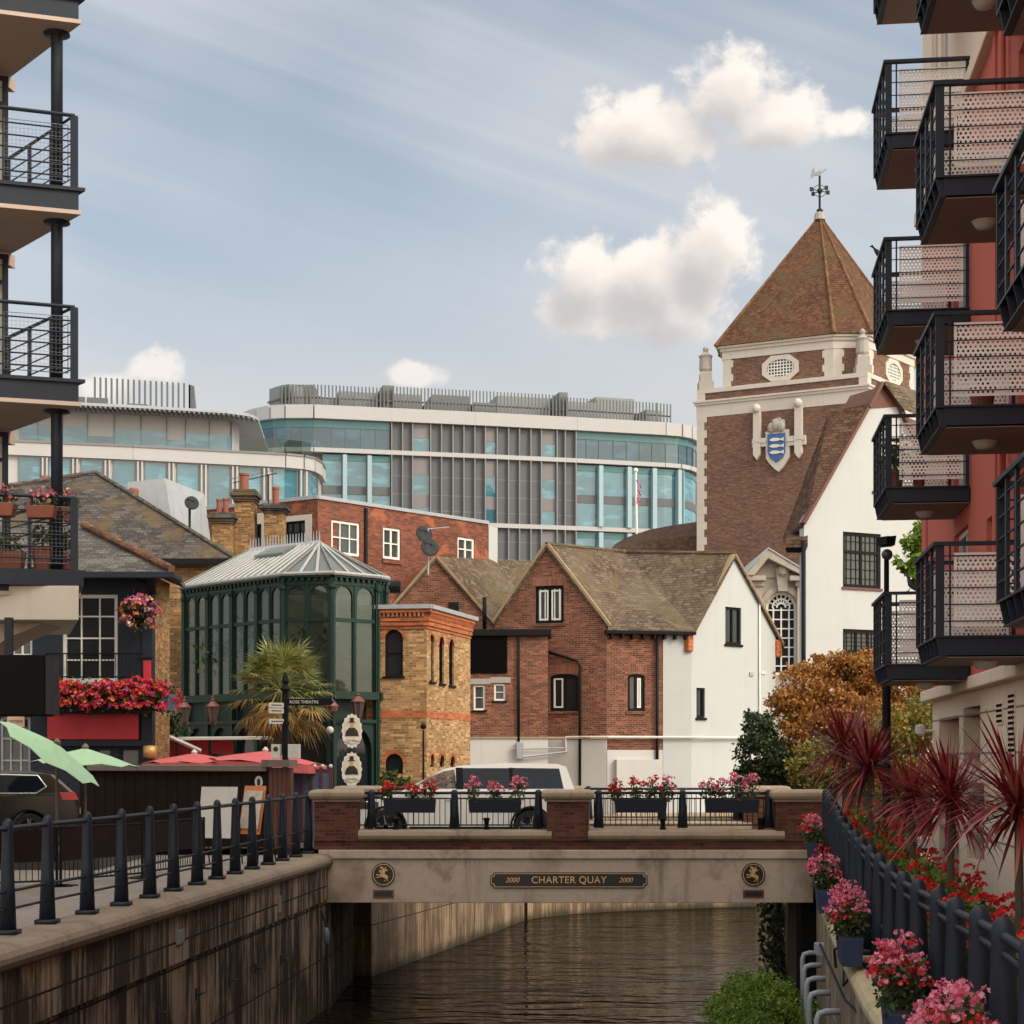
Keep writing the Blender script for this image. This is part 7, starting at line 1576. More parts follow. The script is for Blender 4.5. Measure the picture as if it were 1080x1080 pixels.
b = MB(); b.lathe([(.02, 0), (.03, .02), (.01, .05)], (-.14, 0, 1.37), 6); nz_ = obj('nose', b, M['skin'], None); nz_.parent = drv

M['tail_red'] = paint('red tail lamp', (.50, .012, .012), .2, .2)
low2 = [(4.42, .34), (4.46, .62), (4.40, .95), (4.34, 1.08), (1.15, 1.0), (.5, .88), (.15, .78), (.0, .55), (.05, .3)]
h_w = [('side_window', [(1.75, 1.08), (2.55, 1.08), (2.5, 1.42), (2.2, 1.42)], M['glass_car']), ('rear_side_window', [(2.65, 1.08), (3.55, 1.1), (3.75, 1.2), (3.62, 1.40), (2.6, 1.43)], M['glass_car'])]
h_x = [('window_trim', lambda b, yw, hw: [b.tube([(x, -(yw(z) + .008), z) for x, z in [(1.72, 1.06), (2.2, 1.45), (2.6, 1.46), (3.62, 1.43), (3.79, 1.2), (3.6, 1.07), (1.72, 1.06)]], .017, 5)], M['chrome']),
       ('tail_light', lambda b, yw, hw: [b.hexa([(4.12, -hw * 1.0 if s < 0 else hw * .6, .93), (4.43, -hw * 1.0 if s < 0 else hw * .6, .93), (4.43, -hw * .6 if s < 0 else hw, .93), (4.12, -hw * .6 if s < 0 else hw, .93), (4.05, -hw * .995 if s < 0 else hw * .62, 1.09), (4.36, -hw * .995 if s < 0 else hw * .62, 1.09), (4.36, -hw * .62 if s < 0 else hw * .995, 1.09), (4.05, -hw * .62 if s < 0 else hw * .995, 1.09)]) for s in (-1, 1)], M['tail_red']),
       ('rear_spoiler', lambda b, yw, hw: b.hexa([(3.65, -hw * .7, 1.50), (4.06, -hw * .68, 1.46), (4.06, hw * .68, 1.46), (3.65, hw * .7, 1.50), (3.65, -hw * .7, 1.54), (4.06, -hw * .68, 1.49), (4.06, hw * .68, 1.49), (3.65, hw * .7, 1.54)]), M['car_dark']),
       ('number_plate', lambda b, yw, hw: b.box(4.455, 4.475, -.26, .26, .62, .74), M['brass']), ('rear_bumper_trim', lambda b, yw, hw: b.box(4.40, 4.475, -hw * .8, hw * .8, .36, .5), M['rubber'])]
hat = car('parked_car', 'dark brown estate car with red tail lamps parked behind the left railing', 1.82, low2, [.82, 3.45], .33, ((1.1, 1.0), (4.36, 1.08), [(2.0, 1.44), (2.6, 1.53), (3.5, 1.52), (3.95, 1.45)]), h_w, (M['car_dark'],), h_x)
hat.location = (XZ(77, 36) - 4.2, 35.0, ZZ(812, 36.2) - 1.54); hat.rotation_euler = (0, 0, radians(14))
b = MB(); b.prism([(-20, 32.6), (-7.9, 32.6), (-7.9, 38.9), (-20, 38.9)], GROUND - .05, ZZ(812, 36.2) - 1.545); struct('parking_bay', b, M['asphalt'])

# ---------------------------------------------------------------- terrace on the left bank
def PB(px0, px1, py0, py1, Y, d=.1): return XZ(px0, Y), XZ(px1, Y), Y, Y + d, ZZ(py1, Y), ZZ(py0, Y)
en = thing('timber_enclosure', 'long dark stained timber enclosure with a pale weathered top rail', 'enclosure', P(180, 880, 38.2))
Fe = frame(84, 39.8, 283, 37.9); Le = Fe.uv(283, 800)[0]; zt = ZZ(807, 38)
b = MB(); u = 0
while u < Le: b.fbox(Fe, u, u + .135, GROUND, zt - .14, -.05, .0 + .012 * (int(u * 7) % 2)); u += .14
obj('boards', b, M['wood_dark'], en); b = MB(); b.fbox(Fe, -.1, Le, zt - .14, zt, -.16, .12); obj('top_rail', b, M['wood_trim'], en, bevel=.015)
b = MB(); u = Le + .02
while u < Le + .5: b.fbox(Fe, u, u + .1, GROUND, zt - .06, -.1, .02); u += .115
obj('red_boards', b, M['wood_rust'], en); b = MB(); b.fbox(Fe, Le - .1, Le + .62, zt - .04, zt + .12, -.2, .14); obj('end_cap', b, M['wood_trim'], en)
sgn = MB(); q = Fe.uv(273.5, 824.5); sgn.fprism(Fe, [(q[0] + .1 * cos(a), q[1] + .13 * sin(a)) for a in [2 * pi * k / 20 for k in range(20)]], .012, .03); so_ = obj('oval_sign', sgn, M['offwhite'], en); sgn = MB(); sgn.fprism(Fe, [(q[0] - .035, q[1] - .08), (q[0] + .035, q[1] - .08), (q[0] + .045, q[1] + .03), (q[0], q[1] + .09), (q[0] - .045, q[1] + .03)], .03, .034); obj('figure', sgn, M['plaque'], so_)
bp = thing('panel_screen', 'slate blue panel screen in a maroon frame behind the stone pier', 'screen', P(328, 870, 41)); Fb2 = Fr(XZ(307, 41), 41, 1, 0); Lb2 = XZ(349, 41) - XZ(307, 41)
b = MB(); b.fbox(Fb2, 0, Lb2, GROUND, ZZ(813, 41), -.03, 0); obj('panel', b, M['blue_panel'], bp); b = MB()
for k in range(5): u = Lb2 * k / 4; b.fbox(Fb2, u - .04, u + .04, GROUND, ZZ(809, 41), -.04, .05)
b.fbox(Fb2, 0, Lb2, ZZ(813, 41), ZZ(811, 41), -.03, .03); obj('frame', b, M['maroon'], bp)
b = MB()
for k in range(6): b.ball(Fb2.pt(Lb2 * k / 5, ZZ(808, 41), .05), .05, 8, 5)
obj('string_lights', b, M['offwhite'], bp)
aw2 = thing('awning', 'dark red awning with a pale edge under the conservatory', 'awning', P(225, 800, 47)); b = MB(); b.slab([P(168, 778, 46.0), P(300, 777, 46.0), P(300, 776.4, 46.8), P(168, 777.4, 46.8)], .07); obj('pale_edge', b, M['offwhite'], aw2); b = MB(); b.box(XZ(170, 47), XZ(222, 47), 46.6, 46.7, ZZ(800, 46.6), ZZ(780, 46.6)); b.box(XZ(226, 47), XZ(248, 47), 46.6, 46.7, ZZ(795, 46.6), ZZ(781, 46.6)); obj('canvas', b, M['red_cloth'], aw2)
b = MB(); b.tube([P(170, 773, 45.8), P(212, 792, 45.8)], .06, 6); obj('folded_arm', b, M['offwhite'], aw2)

def parasol(label, px, py, Y, w, h, mat, tilt=0.0, n=8, rz=.2, group=None, pole_h=None, valance=.0):
    t = thing('parasol', label, 'parasol', (XZ(px, Y), Y, GROUND), group); top = P(px, py, Y); b = MB(); R3 = Matrix.Rotation(tilt, 3, 'Y'); c = Vector((0, 0, 0))
    ring = []; mid = []; val = []
    for k in range(n):
        a = 2 * pi * k / n + rz; s = 1.0
        ring.append(R3 @ Vector((w * cos(a), w * sin(a), -h))); mid.append(R3 @ Vector((w * .5 * cos(a + pi / n) * .97, w * .5 * sin(a + pi / n) * .97, -h * .53))); val.append(ring[-1] + Vector((0, 0, -valance)))
    for k in range(n):
        k2 = (k + 1) % n; m0 = R3 @ Vector((w * .5 * cos(2 * pi * k / n + rz), w * .5 * sin(2 * pi * k / n + rz), -h * .45)); m1 = R3 @ Vector((w * .5 * cos(2 * pi * k2 / n + rz), w * .5 * sin(2 * pi * k2 / n + rz), -h * .45)); e = (ring[k] + ring[k2]) / 2 + R3 @ Vector((0, 0, .04)); e = e * .97
        for f in ([c, m0, mid[k]], [c, mid[k], m1], [m0, ring[k], e, mid[k]], [m1, mid[k], e, ring[k2]]): b.face([top + q for q in f])
        if valance: b.face([top + q for q in (ring[k], val[k], val[k2], ring[k2])])
    obj('canopy', b, mat, t, solid=.006); b = MB(); b.lathe([(.06, -.02), (.08, .03), (.02, .1)], top, 8)
    for k in range(n): b.tube([top + R3 @ Vector((0, 0, -.05)), top + ring[k] * .98 + Vector((0, 0, -.02))], .012, 4)
    obj('ribs', b, M['offwhite'] if mat != M['green_cloth'] else M['wood_trim'], t); b = MB(); b.tube([Vector((top.x, top.y, GROUND)), top], .028, 8); obj('pole', b, M['wood_trim'], t); b = MB(); b.box(top.x - .3, top.x + .3, top.y - .3, top.y + .3, GROUND, GROUND + .08); obj('base', b, M['iron'], t)
parasol('pale green parasol tilted steeply beside the dark car', 60, 784, 33.5, 1.15, .26, M['green_cloth'], radians(35), 8, .25, 'green parasols on the left terrace')
parasol('pale green parasol standing level behind the tilted one', 90, 789, 37.0, 1.15, .36, M['green_cloth'], radians(3), 8, .2, 'green parasols on the left terrace')
parasol('faded red parasol left of the copper lantern under the awning', 205, 794.5, 41.5, 1.25, .24, M['pale_red_cloth'], 0, 8, .3, 'red parasols on the pub terrace', valance=.06)
parasol('faded red parasol with deep red valance beside the signpost', 280, 792, 41.5, 1.5, .28, M['pale_red_cloth'], radians(3), 8, .1, 'red parasols on the pub terrace', valance=.2)
parasol('low faded red parasol peeping over the timber enclosure', 192, 801, 43.5, 1.1, .2, M['pale_red_cloth'], 0, 8, .3, 'red parasols on the pub terrace', valance=.05)

# finger post
fpo = thing('finger_post', 'black finger post with white lettered arms by the end of the left railing', 'signpost', (XZ(301.5, 38.2), 38.2, GROUND)); Y = 38.2; x = XZ(301, Y); b = MB()
b.tube([(x, Y, GROUND), (x, Y, ZZ(727, Y))], .075, 10); b.lathe([(.1, 0), (.12, .05), (.09, .1), (.05, .15), (.09, .22), (.06, .32), (.02, .42)], (x, Y, ZZ(729, Y)), 10); b.lathe([(.1, 0), (.1, .08)], (x, Y, ZZ(765, Y)), 10); obj('pole', b, M['black'], fpo)
Ff = Fr(x, Y - .02, 1, .05); z = ZZ(740.5, Y); b = MB(); b.fprism(Ff, [(.07, z - .075), (1.0, z - .075), (1.09, z), (1.0, z + .075), (.07, z + .075)], -.02, .02); ar = obj('finger', b, M['black'], fpo); text_part('lettering', 'ROSE THEATRE', .095, M['white'], ar, Ff, .42, z, .022)
Fl_ = Fr(x, Y, .55, -.9)
for zz, ln in ((ZZ(744, Y), .35), (ZZ(750, Y), .35), (ZZ(761, Y), .4)):
    b = MB(); Fq = Fr(x - .04, Y, -.5, -.75); Fq = Fr(x - .25, Y - .36, .5, .72) if False else Fr(x - .28, Y - .3, .6, .6); b.fbox(Fq, -.05, ln, zz - .055, zz + .055, -.015, .015); ar = obj('finger', b, M['offwhite'] if zz > ZZ(755, Y) else M['offwhite'], fpo)
    b = MB(); b.fbox(Fq, .0, ln * .8, zz - .012, zz + .012, .015, .018); obj('lettering', b, M['plaque'], ar)
for dx, nm in ((-.2, 0), (.2, 1)):
    b = MB(); b.box(x + dx - (.1 if dx < 0 else .13), x + dx + (.1 if dx < 0 else .13), Y - .12, Y + .1, ZZ(800, Y), ZZ(785, Y)); eb = obj('equipment_box', b, M['offwhite'], fpo, bevel=.008)
    if dx < 0: b = MB(); Fq = Fr(x + dx, Y - .12, 1, 0); b.fprism(Fq, [(.055 * cos(a), ZZ(790, Y) + .055 * sin(a)) for a in [2 * pi * k / 14 for k in range(14)]], 0, .008); obj('round_mark', b, M['plaque'], eb)
lp = thing('lamp_post', 'slim black lamp standard between the palm and the tavern signs', 'lamp post', (XZ(350.5, 45), 45, GROUND)); x = XZ(350.5, 45); b = MB(); b.tube([(x, 45, GROUND), (x, 45, ZZ(752, 45))], .045, 8); obj('pole', b, M['black'], lp); b = MB(); c = Vector((x, 45, ZZ(752, 45))); b.lathe([(.06, 0), (.13, .05), (.15, .16), (.17, .18), (.1, .27), (.03, .32), (.01, .42)], c, 8); obj('lantern', b, M['copper'], lp); b = MB(); b.ball(P(348, 770, 44.9), .1); obj('globe', b, M['offwhite'], lp, smooth=True)

# cafe barriers, boards
def barrier(label, px0, Y0, px1, Y1, z1=1.0, banner=True, bars=True):
    t = thing('cafe_barrier', label, 'barrier', (XZ(px0, Y0), Y0, GROUND), 'cafe barriers on the left quay'); F = frame(px0, Y0, px1, Y1); L = F.uv(px1, 800)[0]; b = MB()
    for u in (0, L): b.tube([F.pt(u, GROUND), F.pt(u, GROUND + z1)], .025, 6); b.fbox(F, u - .2, u + .2, GROUND, GROUND + .02, -.2, .2)
    for z in (z1 - .02, .1): b.tube([F.pt(0, GROUND + z), F.pt(L, GROUND + z)], .018, 6)
    obj('frame', b, M['black'], t); b = MB()
    if banner: b.fbox(F, .03, L - .03, GROUND + .42, GROUND + z1 - .05, -.008, .008); obj('banner', b, M['wood_dark'], t); b = MB()
    n = int(L / .1)
    for k in range(1, n): b.tube([F.pt(L * k / n, GROUND + .1), F.pt(L * k / n, GROUND + z1)], .008, 4)
    obj('bars', b, M['black'], t)
barrier('dark cafe barrier with thin bars nearest the camera on the left quay', -60, 27.4, 60, 28.4); barrier('dark cafe barrier with thin bars below the dark car', 64, 28.5, 150, 30.3, banner=True); barrier('dark cafe barrier in front of the timber enclosure', 153, 30.6, 215, 33.0)
def board(name, label, F, u0, u1, z0, z1, mat, lean=.18):
    t = thing(name, label, 'board', F.pt((u0 + u1) / 2, GROUND)); b = MB(); p = F.pt
    b.hexa([p(u0, z0, .02), p(u1, z0, .02), p(u1, z0, 0), p(u0, z0, 0), p(u0, z1, -lean + .02), p(u1, z1, -lean + .02), p(u1, z1, -lean), p(u0, z1, -lean)]); pn = obj('panel', b, mat, t)
    b = MB()
    for u in (u0 + .03, u1 - .03): b.tube([p(u, GROUND, -lean * 2.6), p(u, z1, -lean - .02)], .015, 4); b.tube([p(u, GROUND, .03), p(u, z0 + .1, .0)], .015, 4)
    obj('legs', b, M['wood_dark'], t); return t, pn
Fa = frame(209, 34.4, 247, 34.2); u = Fa.uv(247, 800)[0]; board('banner_board', 'blank white banner board leaning before the timber enclosure', Fa, 0, u, ZZ(884, 34.3), ZZ(830, 34.3), M['offwhite'])
Fm = frame(252, 34.6, 274, 34.2); u = Fm.uv(274, 800)[0]; mt, mp_ = board('menu_board', 'orange edged menu board standing beside the white banner board', Fm, 0, u, ZZ(880, 34.3), ZZ(829, 34.3), M['orange_board'])
b = MB(); z0, z1 = ZZ(874, 34.3), ZZ(834, 34.3); p = Fm.pt; f = lambda u_, t_, d: p(u_, z0 + (z1 - z0) * t_, -.02 - .15 * t_ + d)
b.face([f(.05, 0, .05), f(u - .03, 0, .05), f(u - .03, 1, .05), f(.05, 1, .05)]); obj('menu_sheet', b, M['poster'], mp_)

# tall pole with floodlights on the right
fl_ = thing('flood_light_post', 'dark post carrying two black floodlights in front of the lower right balcony', 'light post', (XZ(935, 29.5), 29.5, 2.9)); Y = 29.5; x = XZ(935, Y); b = MB(); b.tube([(x, Y, 2.7), (x, Y, ZZ(640, Y))], .075, 8); b.tube([(x, Y, ZZ(640, Y)), (x, Y, ZZ(580, Y))], .045, 8); obj('pole', b, M['timber_black'], fl_)
b = MB(); c = Vector((x, Y, ZZ(572, Y))); b.hexa([c + Vector(q) for q in [(-.1, -.12, -.08), (.12, -.12, -.06), (.12, .12, -.06), (-.1, .12, -.08), (-.12, -.14, .08), (.14, -.14, .1), (.14, .14, .1), (-.12, .14, .08)]]); b.hexa([c + Vector(q) for q in [(-.16, -.02, -.06), (-.06, -.3, -.06), (.02, -.26, -.06), (-.08, .05, -.06), (-.18, -.02, .07), (-.06, -.32, .07), (.02, -.28, .07), (-.1, .05, .07)]]); obj('floodlight', b, M['black'], fl_); b = MB(); b.ball(c + Vector((0, -.05, -.22)), .1); obj('glass_dome', b, M['glass_lit'], fl_, smooth=True)

# ---------------------------------------------------------------- birds
def pigeon(loc, rz, label):
    t = thing('pigeon', label, 'bird', (0, 0, 0), 'pigeons on the right balconies'); prof = [((-.17, 0, .045), .012, .035), ((-.09, 0, .07), .03, .04), ((-.02, 0, .10), .052, .052), ((.05, 0, .135), .055, .055), ((.085, 0, .175), .036, .036), ((.1, 0, .205), .026, .027), ((.115, 0, .228), .027, .026), ((.14, 0, .232), .016, .015), ((.165, 0, .225), .004, .004)]
    b = MB(); b.loft([[(c[0] + .25 * rz_ * sin(2 * pi * k / 10) * .6, c[1] + ry_ * cos(2 * pi * k / 10), c[2] + rz_ * sin(2 * pi * k / 10)) for k in range(10)] for c, rz_, ry_ in [(a, r1, r2) for a, r1, r2 in prof]]); obj('body', b, M['bird'], t, smooth=True)
    b = MB()
    for s in (-1, 1): b.tube([(.0, s * .02, .07), (.01, s * .022, .0)], .005, 4); b.tube([(-.015, s * .022, .003), (.035, s * .022, .003)], .004, 4)
    obj('legs', b, M['copper'], t); t.location = loc; t.rotation_euler = (0, 0, rz); return t
pigeon(bal_pt(26.5, FZ[2], .03, 1.25, 1.12), radians(185), 'dark pigeon on the balcony rail beside the tower roof'); pg = pigeon(bal_pt(26.5, FZ[0], .36, .02, 1.12), radians(165), 'dark pigeon upright on the front rail of the lowest right balcony')
pg.rotation_euler = (0, radians(-20), radians(165))

# ---------------------------------------------------------------- planting
def palm(c, label):
    rng = random.Random(4); t = thing('palm_tree', label, 'palm tree', Vector((c.x, c.y, GROUND))); b = MB(); b.tube([(c.x, c.y, GROUND), (c.x + .03, c.y, GROUND + (c.z - GROUND) * .5), c + Vector((0, 0, -.1))], [.22, .2, .24], 12); obj('trunk', b, M['palm_trunk'], t)
    live, dead = MB(), MB(); st = MB()
    for k in range(92):
        el = rng.uniform(-1.1, 1.35) if k > 20 else rng.uniform(.3, 1.4); az = rng.random() * 2 * pi; L = rng.uniform(.85, 1.35)
        d = Vector((cos(az) * cos(el), sin(az) * cos(el), sin(el))); hub = c + d * L * rng.uniform(.65, .85) + Vector((0, 0, -.12 * (1 - sin(el)))); st.tube([c, c + d * L * .4 + Vector((0, 0, .04)), hub], .013, 4, False)
        side = d.cross(Vector((0, 0, 1))); side = side.normalized() if side.length > .05 else Vector((1, 0, 0)); up = side.cross(d).normalized(); mb = dead if (el < -.35 or (el < .0 and rng.random() < .5)) else live; nb = 22
        for j in range(nb):
            a = (j / (nb - 1) - .5) * 2 * 1.75; dd = (d * cos(a) + side * sin(a)).normalized(); ln = rng.uniform(.52, .78) * (1 - .12 * abs(a)); w = .021; s2 = dd.cross(up).normalized(); m_ = hub + dd * ln * .55 + up * .03 + Vector((0, 0, -.03)); tip = hub + dd * ln + Vector((0, 0, -.16 * rng.random() - (.1 if mb is dead else .03)))
            mb.mesh([hub, m_ - s2 * w, tip, m_ + s2 * w], [(0, 1, 2, 3)])
    obj('fan_leaves', live, M['leaf_palm'], t); obj('dry_leaves', dead, M['leaf_palm_dead'], t); obj('leaf_stems', st, M['leaf_palm'], t)
palm(P(297, 728, 43.5), 'fan palm with dry orange lower leaves in front of the conservatory')
def cordyline(px, py, Y, R, label, seed, hz=None):
    rng = random.Random(seed); c = P(px, py, Y); gz = right_z(Y) + .15; t = thing('cordyline', label, 'cordyline', (c.x, c.y, gz), 'red cordylines behind the right railing'); b = MB(); b.tube([(c.x, c.y, gz), (c.x + .01, c.y, (gz + c.z) / 2), c], [.05, .04, .035], 8); obj('trunk', b, M['trunk'], t); b = MB()
    for k in range(250):
        az = rng.random() * 2 * pi; el = math.asin(rng.uniform(-.5, 1.0)); d = Vector((cos(az) * cos(el), sin(az) * cos(el), sin(el))); L = R * rng.uniform(.7, 1.18); w = R * rng.uniform(.016, .024); s = d.cross(Vector((0, 0, 1)) if abs(d.z) < .9 else Vector((1, 0, 0))).normalized()
        sag = L * (.05 + .24 * (1 - max(sin(el), 0)) ** 1.5) * rng.uniform(.2, 1.5); side = s * L * rng.uniform(-.09, .09); o_ = c + Vector((0, 0, rng.uniform(-.16, .06)))
        q = [o_ + d * L * t_ + side * t_ * t_ - Vector((0, 0, sag * t_ ** 2.4)) for t_ in (0, .3, .62, .85, 1)]; ws = (.4, 1, .9, .5, .06)
        b.mesh([p_ - s * w * k_ for p_, k_ in zip(q, ws)] + [p_ + s * w * k_ for p_, k_ in zip(q, ws)], [(i, i + 1, 6 + i, 5 + i) for i in range(4)])
    obj('leaves', b, M['leaf_cordyline'], t)
cordyline(890, 788, 31.0, 1.05, 'red cordyline at the far end of the right railing, left of the pair', 1); cordyline(917, 806, 26.0, .92, 'red cordyline right of the farthest one, above orange red geraniums', 2); cordyline(962, 836, 21.5, .72, 'lower dull red cordyline between the taller ones on the right quay', 3); cordyline(1002, 838, 18.2, .84, 'tall wine red cordyline on a thin stem before the beige base wall', 5); cordyline(1074, 844, 14.6, .82, 'large wine red cordyline cut by the right edge of the picture', 6)
# raised bed and geraniums
bw = MB(); pts = [(right_x(y) + .36, y) for y in (8, 12, 16, 20, 24, 28, 32, 35.5)]
bed = thing('planting_bed', 'long dark raised planting bed behind the right railing', 'planting bed', (pts[3][0], pts[3][1], 2.9)); bw.loft([[Vector((x, y, right_z(y) - .2)), Vector((x + 1.05, y, right_z(y) - .2)), Vector((x + 1.05, y, right_z(y) + .52)), Vector((x, y, right_z(y) + .52))] for x, y in pts]); obj('bed_wall', bw, M['wood_dark'], bed)
gnames = ['first from the picture corner', 'second from the picture corner', 'before the tall stemmed cordyline', 'left of the tall stemmed cordyline', 'under the dull red cordyline', 'midway along the railing', 'beyond the dull red cordyline', 'below the second farthest cordyline', 'second from the bridge', 'nearest to the bridge']
for k, Y in enumerate((11.6, 13.4, 15.4, 17.4, 19.6, 21.8, 24.2, 26.8, 29.6, 32.6)):
    rng = random.Random(40 + k); x = right_x(Y) + .62; z = right_z(Y) + .53; t = thing('geranium', 'red geranium clump in the right planting bed, ' + gnames[k], 'geranium', (x, Y, z), 'geraniums in the right planting bed'); b = MB()
    for dy in (-.7, 0, .7): b.leaves((x + rng.uniform(-.1, .2), Y + dy, z + .18), (.42, .5, .44), 330, .1, rng, .1, .6)
    obj('foliage', b, M['leaf_bright'] if k % 2 else M['leaf_green'], t); b = MB()
    for j in range(27):
        q = Vector((x + rng.uniform(-.45, .45), Y + rng.uniform(-1.05, 1.05), z + rng.uniform(.25, .74))); b.flowers(q, (.055, .055, .04), 16, .045, rng)
    obj('blossom', b, M['fl_red'], t)
pkk = thing('pink_flowers', 'clump of pink begonias inside the railing at the bottom right edge', 'flowers', (right_x(12.2) + .45, 12.2, right_z(12.2) + .5)); rng = random.Random(9); c = Vector((right_x(12.6) + .42, 12.6, right_z(12.6) + .78)); b = MB(); b.leaves(c, (.25, .4, .25), 120, .07, rng, .1); obj('foliage', b, M['leaf_plant'], pkk); b = MB(); bunch(b, c, (.28, .42, .27), 24, 8, .045, rng); obj('blossom', b, M['fl_pink'], pkk)

def tree(name, label, base, clumps, trunk_top, leafm, n, size, seed, cat='tree', tr=.16, mats2=None):
    rng = random.Random(seed); t = thing(name, label, cat, base); b = MB(); base = Vector(base); tt = Vector(trunk_top); b.tube([base, base.lerp(tt, .5) + Vector((.08, 0, 0)), tt], [tr, tr * .75, tr * .5], 8)
    for c, r in clumps: c = Vector(c); b.tube([base.lerp(tt, .65), tt.lerp(c, .5) + Vector((0, 0, -.1)), c], [tr * .45, tr * .3, tr * .1], 5)
    obj('trunk', b, M['trunk'], t); b = MB(); tot = sum(r[0] * r[1] + r[2] * r[0] for c, r in clumps)
    for c, r in clumps:
        k = int(n * (r[0] * r[1] + r[2] * r[0]) / tot); c = Vector(c)
        for _ in range(max(3, k // 60)):
            v = rvec(rng); q = c + Vector((v.x * r[0], v.y * r[1], v.z * r[2])) * rng.uniform(.35, .95); s = rng.uniform(.16, .36); b.leaves(q, (r[0] * s + .07, r[1] * s + .07, r[2] * s * .6 + .04), 60, size * rng.uniform(.8, 1.25), rng, .1, .5, .7)
    obj('crown', b, M[leafm], t); return t
tree('maple_tree', 'orange and bronze autumn tree beside the white gable at the bridge end', (XZ(880, 46), 46, GROUND), [((XZ(850, 45.5), 45.5, ZZ(725, 45.5)), (1.0, .9, .65)), ((XZ(895, 46), 46, ZZ(716, 46)), (1.1, .9, .7)), ((XZ(872, 45), 45, ZZ(748, 45)), (1.3, 1, .6)), ((XZ(925, 46), 46, ZZ(722, 46)), (.9, .8, .7)), ((XZ(826, 45.2), 45.2, ZZ(742, 45.2)), (.62, .7, .5)), ((XZ(845, 44.7), 44.7, ZZ(775, 44.7)), (.75, .8, .5)), ((XZ(908, 45), 45, ZZ(757, 45)), (1.3, .9, .7)), ((XZ(880, 46), 46, ZZ(700, 46)), (.6, .5, .4)), ((XZ(955, 46), 46, ZZ(742, 46)), (1.0, .8, .9)), ((XZ(860, 44.6), 44.6, ZZ(762, 44.6)), (1.0, .8, .6)), ((XZ(908, 46), 46, ZZ(702, 46)), (.7, .6, .5))], (XZ(882, 46), 46, ZZ(750, 46)), 'leaf_autumn', 30000, .095, 11)
tree('laurel_bush', 'dark evergreen laurel below the autumn tree at the bridge end', (XZ(812, 44.2), 44.2, GROUND), [((XZ(806, 44), 44, ZZ(796, 44)), (.68, .7, .8)), ((XZ(800, 44.2), 44.2, ZZ(766, 44.2)), (.42, .5, .55)), ((XZ(832, 44), 44, ZZ(808, 44)), (.62, .6, .65)), ((XZ(793, 44), 44, ZZ(816, 44)), (.36, .5, .5))], (XZ(810, 44.2), 44.2, ZZ(790, 44.2)), 'leaf_dark', 9000, .10, 12, 'bush', .09)
tree('green_tree', 'yellow green shrub right of the laurel, behind the farthest cordyline', (XZ(868, 43.5), 43.5, GROUND), [((XZ(862, 43.3), 43.3, ZZ(806, 43.3)), (.75, .7, .8)), ((XZ(896, 43.5), 43.5, ZZ(800, 43.5)), (.8, .7, .9)), ((XZ(925, 43.5), 43.5, ZZ(796, 43.5)), (.8, .7, .9))], (XZ(885, 43.5), 43.5, ZZ(815, 43.5)), 'leaf_turning', 9500, .095, 13, 'bush', .08)
tree('green_tree', 'yellowing green tree behind the floodlight post and under the lowest balcony', (XZ(960, 41), 41, GROUND), [((XZ(955, 41), 41, ZZ(770, 41)), (.85, .8, .9)), ((XZ(985, 42), 42, ZZ(750, 42)), (.8, .8, .8)), ((XZ(945, 41.5), 41.5, ZZ(812, 41.5)), (.9, .8, .9)), ((XZ(978, 41), 41, ZZ(805, 41)), (.8, .8, .9))], (XZ(960, 41), 41, ZZ(770, 41)), 'leaf_turning', 11000, .10, 14, 'tree', .12)
tree('sycamore_tree', 'yellow green tree top showing between the white house and the lower right balconies', (XZ(985, 52), 57.5, GROUND), [((XZ(968, 57), 57, ZZ(578, 57)), (.75, .6, 1.0)), ((XZ(962, 57), 57, ZZ(604, 57)), (.4, .5, .7)), ((XZ(985, 57.5), 57.5, ZZ(565, 57.5)), (.9, .7, 1.1)), ((XZ(984, 57.5), 57.5, ZZ(600, 57.5)), (.7, .7, 1.0))], (XZ(985, 57.5), 57.5, ZZ(590, 57.5)), 'leaf_bright', 2300, .22, 15, 'tree', .16)
tree('shrub', 'straggling pale shrub by the foot of the yellow brick building', (XZ(412, 47.2), 47.2, GROUND), [((XZ(410, 47), 47, ZZ(822, 47)), (.42, .3, .5)), ((XZ(424, 47), 47, ZZ(828, 47)), (.35, .3, .35))], (XZ(412, 47.2), 47.2, ZZ(830, 47)), 'leaf_green', 420, .12, 16, 'bush', .03)
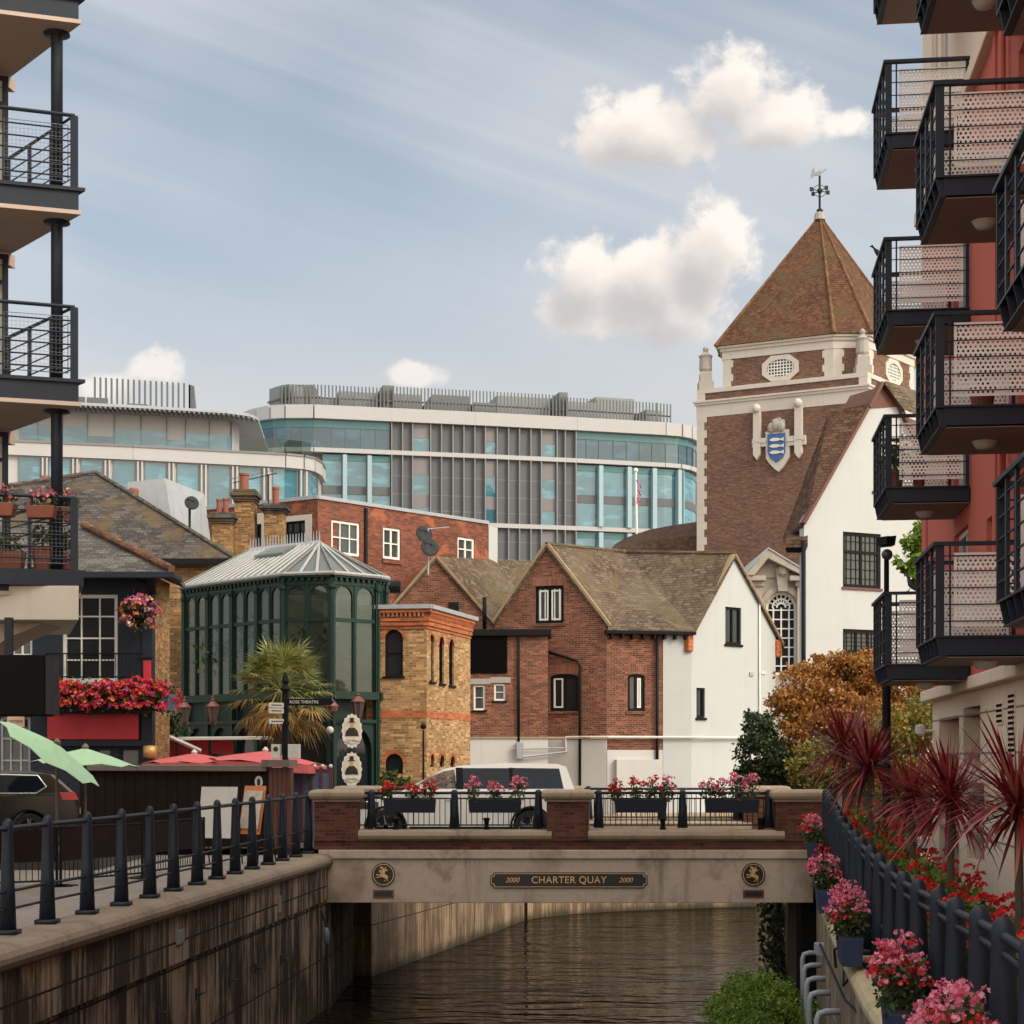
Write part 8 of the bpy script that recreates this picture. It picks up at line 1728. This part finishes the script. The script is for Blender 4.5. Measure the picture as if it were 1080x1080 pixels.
tree('shrub', 'dark green shrub under the copper lantern left of the conservatory', (XZ(186, 47), 47, GROUND), [((XZ(184, 46), 46, ZZ(762, 46)), (.4, .4, .4)), ((XZ(174, 46), 46, ZZ(768, 46)), (.3, .4, .35))], (XZ(186, 46.5), 46.5, ZZ(775, 46.5)), 'leaf_dark', 900, .12, 17, 'bush', .04)
hg = thing('hedge', 'low dark hedge behind the bridge end below the autumn tree', 'hedge', (9.4, 47.3, GROUND)); rng = random.Random(77); b = MB()
for k in range(74):
    b.leaves((XZ(785, 47) + k * .145, 47.2 + rng.uniform(-.3, .3), GROUND + rng.uniform(.5, 2.1)), (.4, .4, .55), 120, .11, rng, .1)
obj('foliage', b, M['leaf_dark'], hg); b = MB(); b.loft([[Vector((x, 47.05, GROUND)), Vector((x, 47.45, GROUND)), Vector((x, 47.4, GROUND + 1.75 + .2 * sin(x * 3))), Vector((x, 47.1, GROUND + 1.7 + .2 * sin(x * 2.3)))] for x in [6.5 + .35 * k for k in range(31)]]); obj('dark_core', b, M['soil'], hg)  # solid dark core added inside to close bright gaps between the leaves
# ivy, water plants
iv = thing('ivy', 'dark ivy hanging over the canal wall under the right end of the bridge', 'ivy', (6.9, 43.5, 2.5)); rng = random.Random(30); b = MB()
for _ in range(1500):
    y = rng.uniform(42.6, 46.5); x = lerp_list([(42.5, 6.72), (45, 7.05), (47.5, 7.95)], y) - rng.random() ** 2 * .55 * (1 if y < 45 else .5); z = rng.uniform(.05, GROUND + .2); b.leaf(Vector((x, y, z)), rng.uniform(.1, .2), (rvec(rng) + Vector((0, 0, -.8))).normalized(), (rvec(rng) + Vector((-1, -.6, .2))).normalized(), .8)
obj('leaves', b, M['leaf_dark'], iv)
wb = thing('water_plants', 'bright green bushy waterside plants growing from the canal at the bottom right', 'plants', (4.6, 31.5, 0)); rng = random.Random(31); b = MB()
for _ in range(150):
    x = rng.uniform(3.75, 5.3); y = rng.uniform(29.6, 33.2); tz = (1.42 - .55 * abs((x - 4.65) / .9) ** 2 - .12 * abs(y - 31.5)) * rng.uniform(.65, 1.02); b.leaves((x, y, max(tz, .2)), (.2, .22, .2), 85, .075, rng, .1, .6, .45)
obj('foliage', b, M['leaf_bright'], wb)
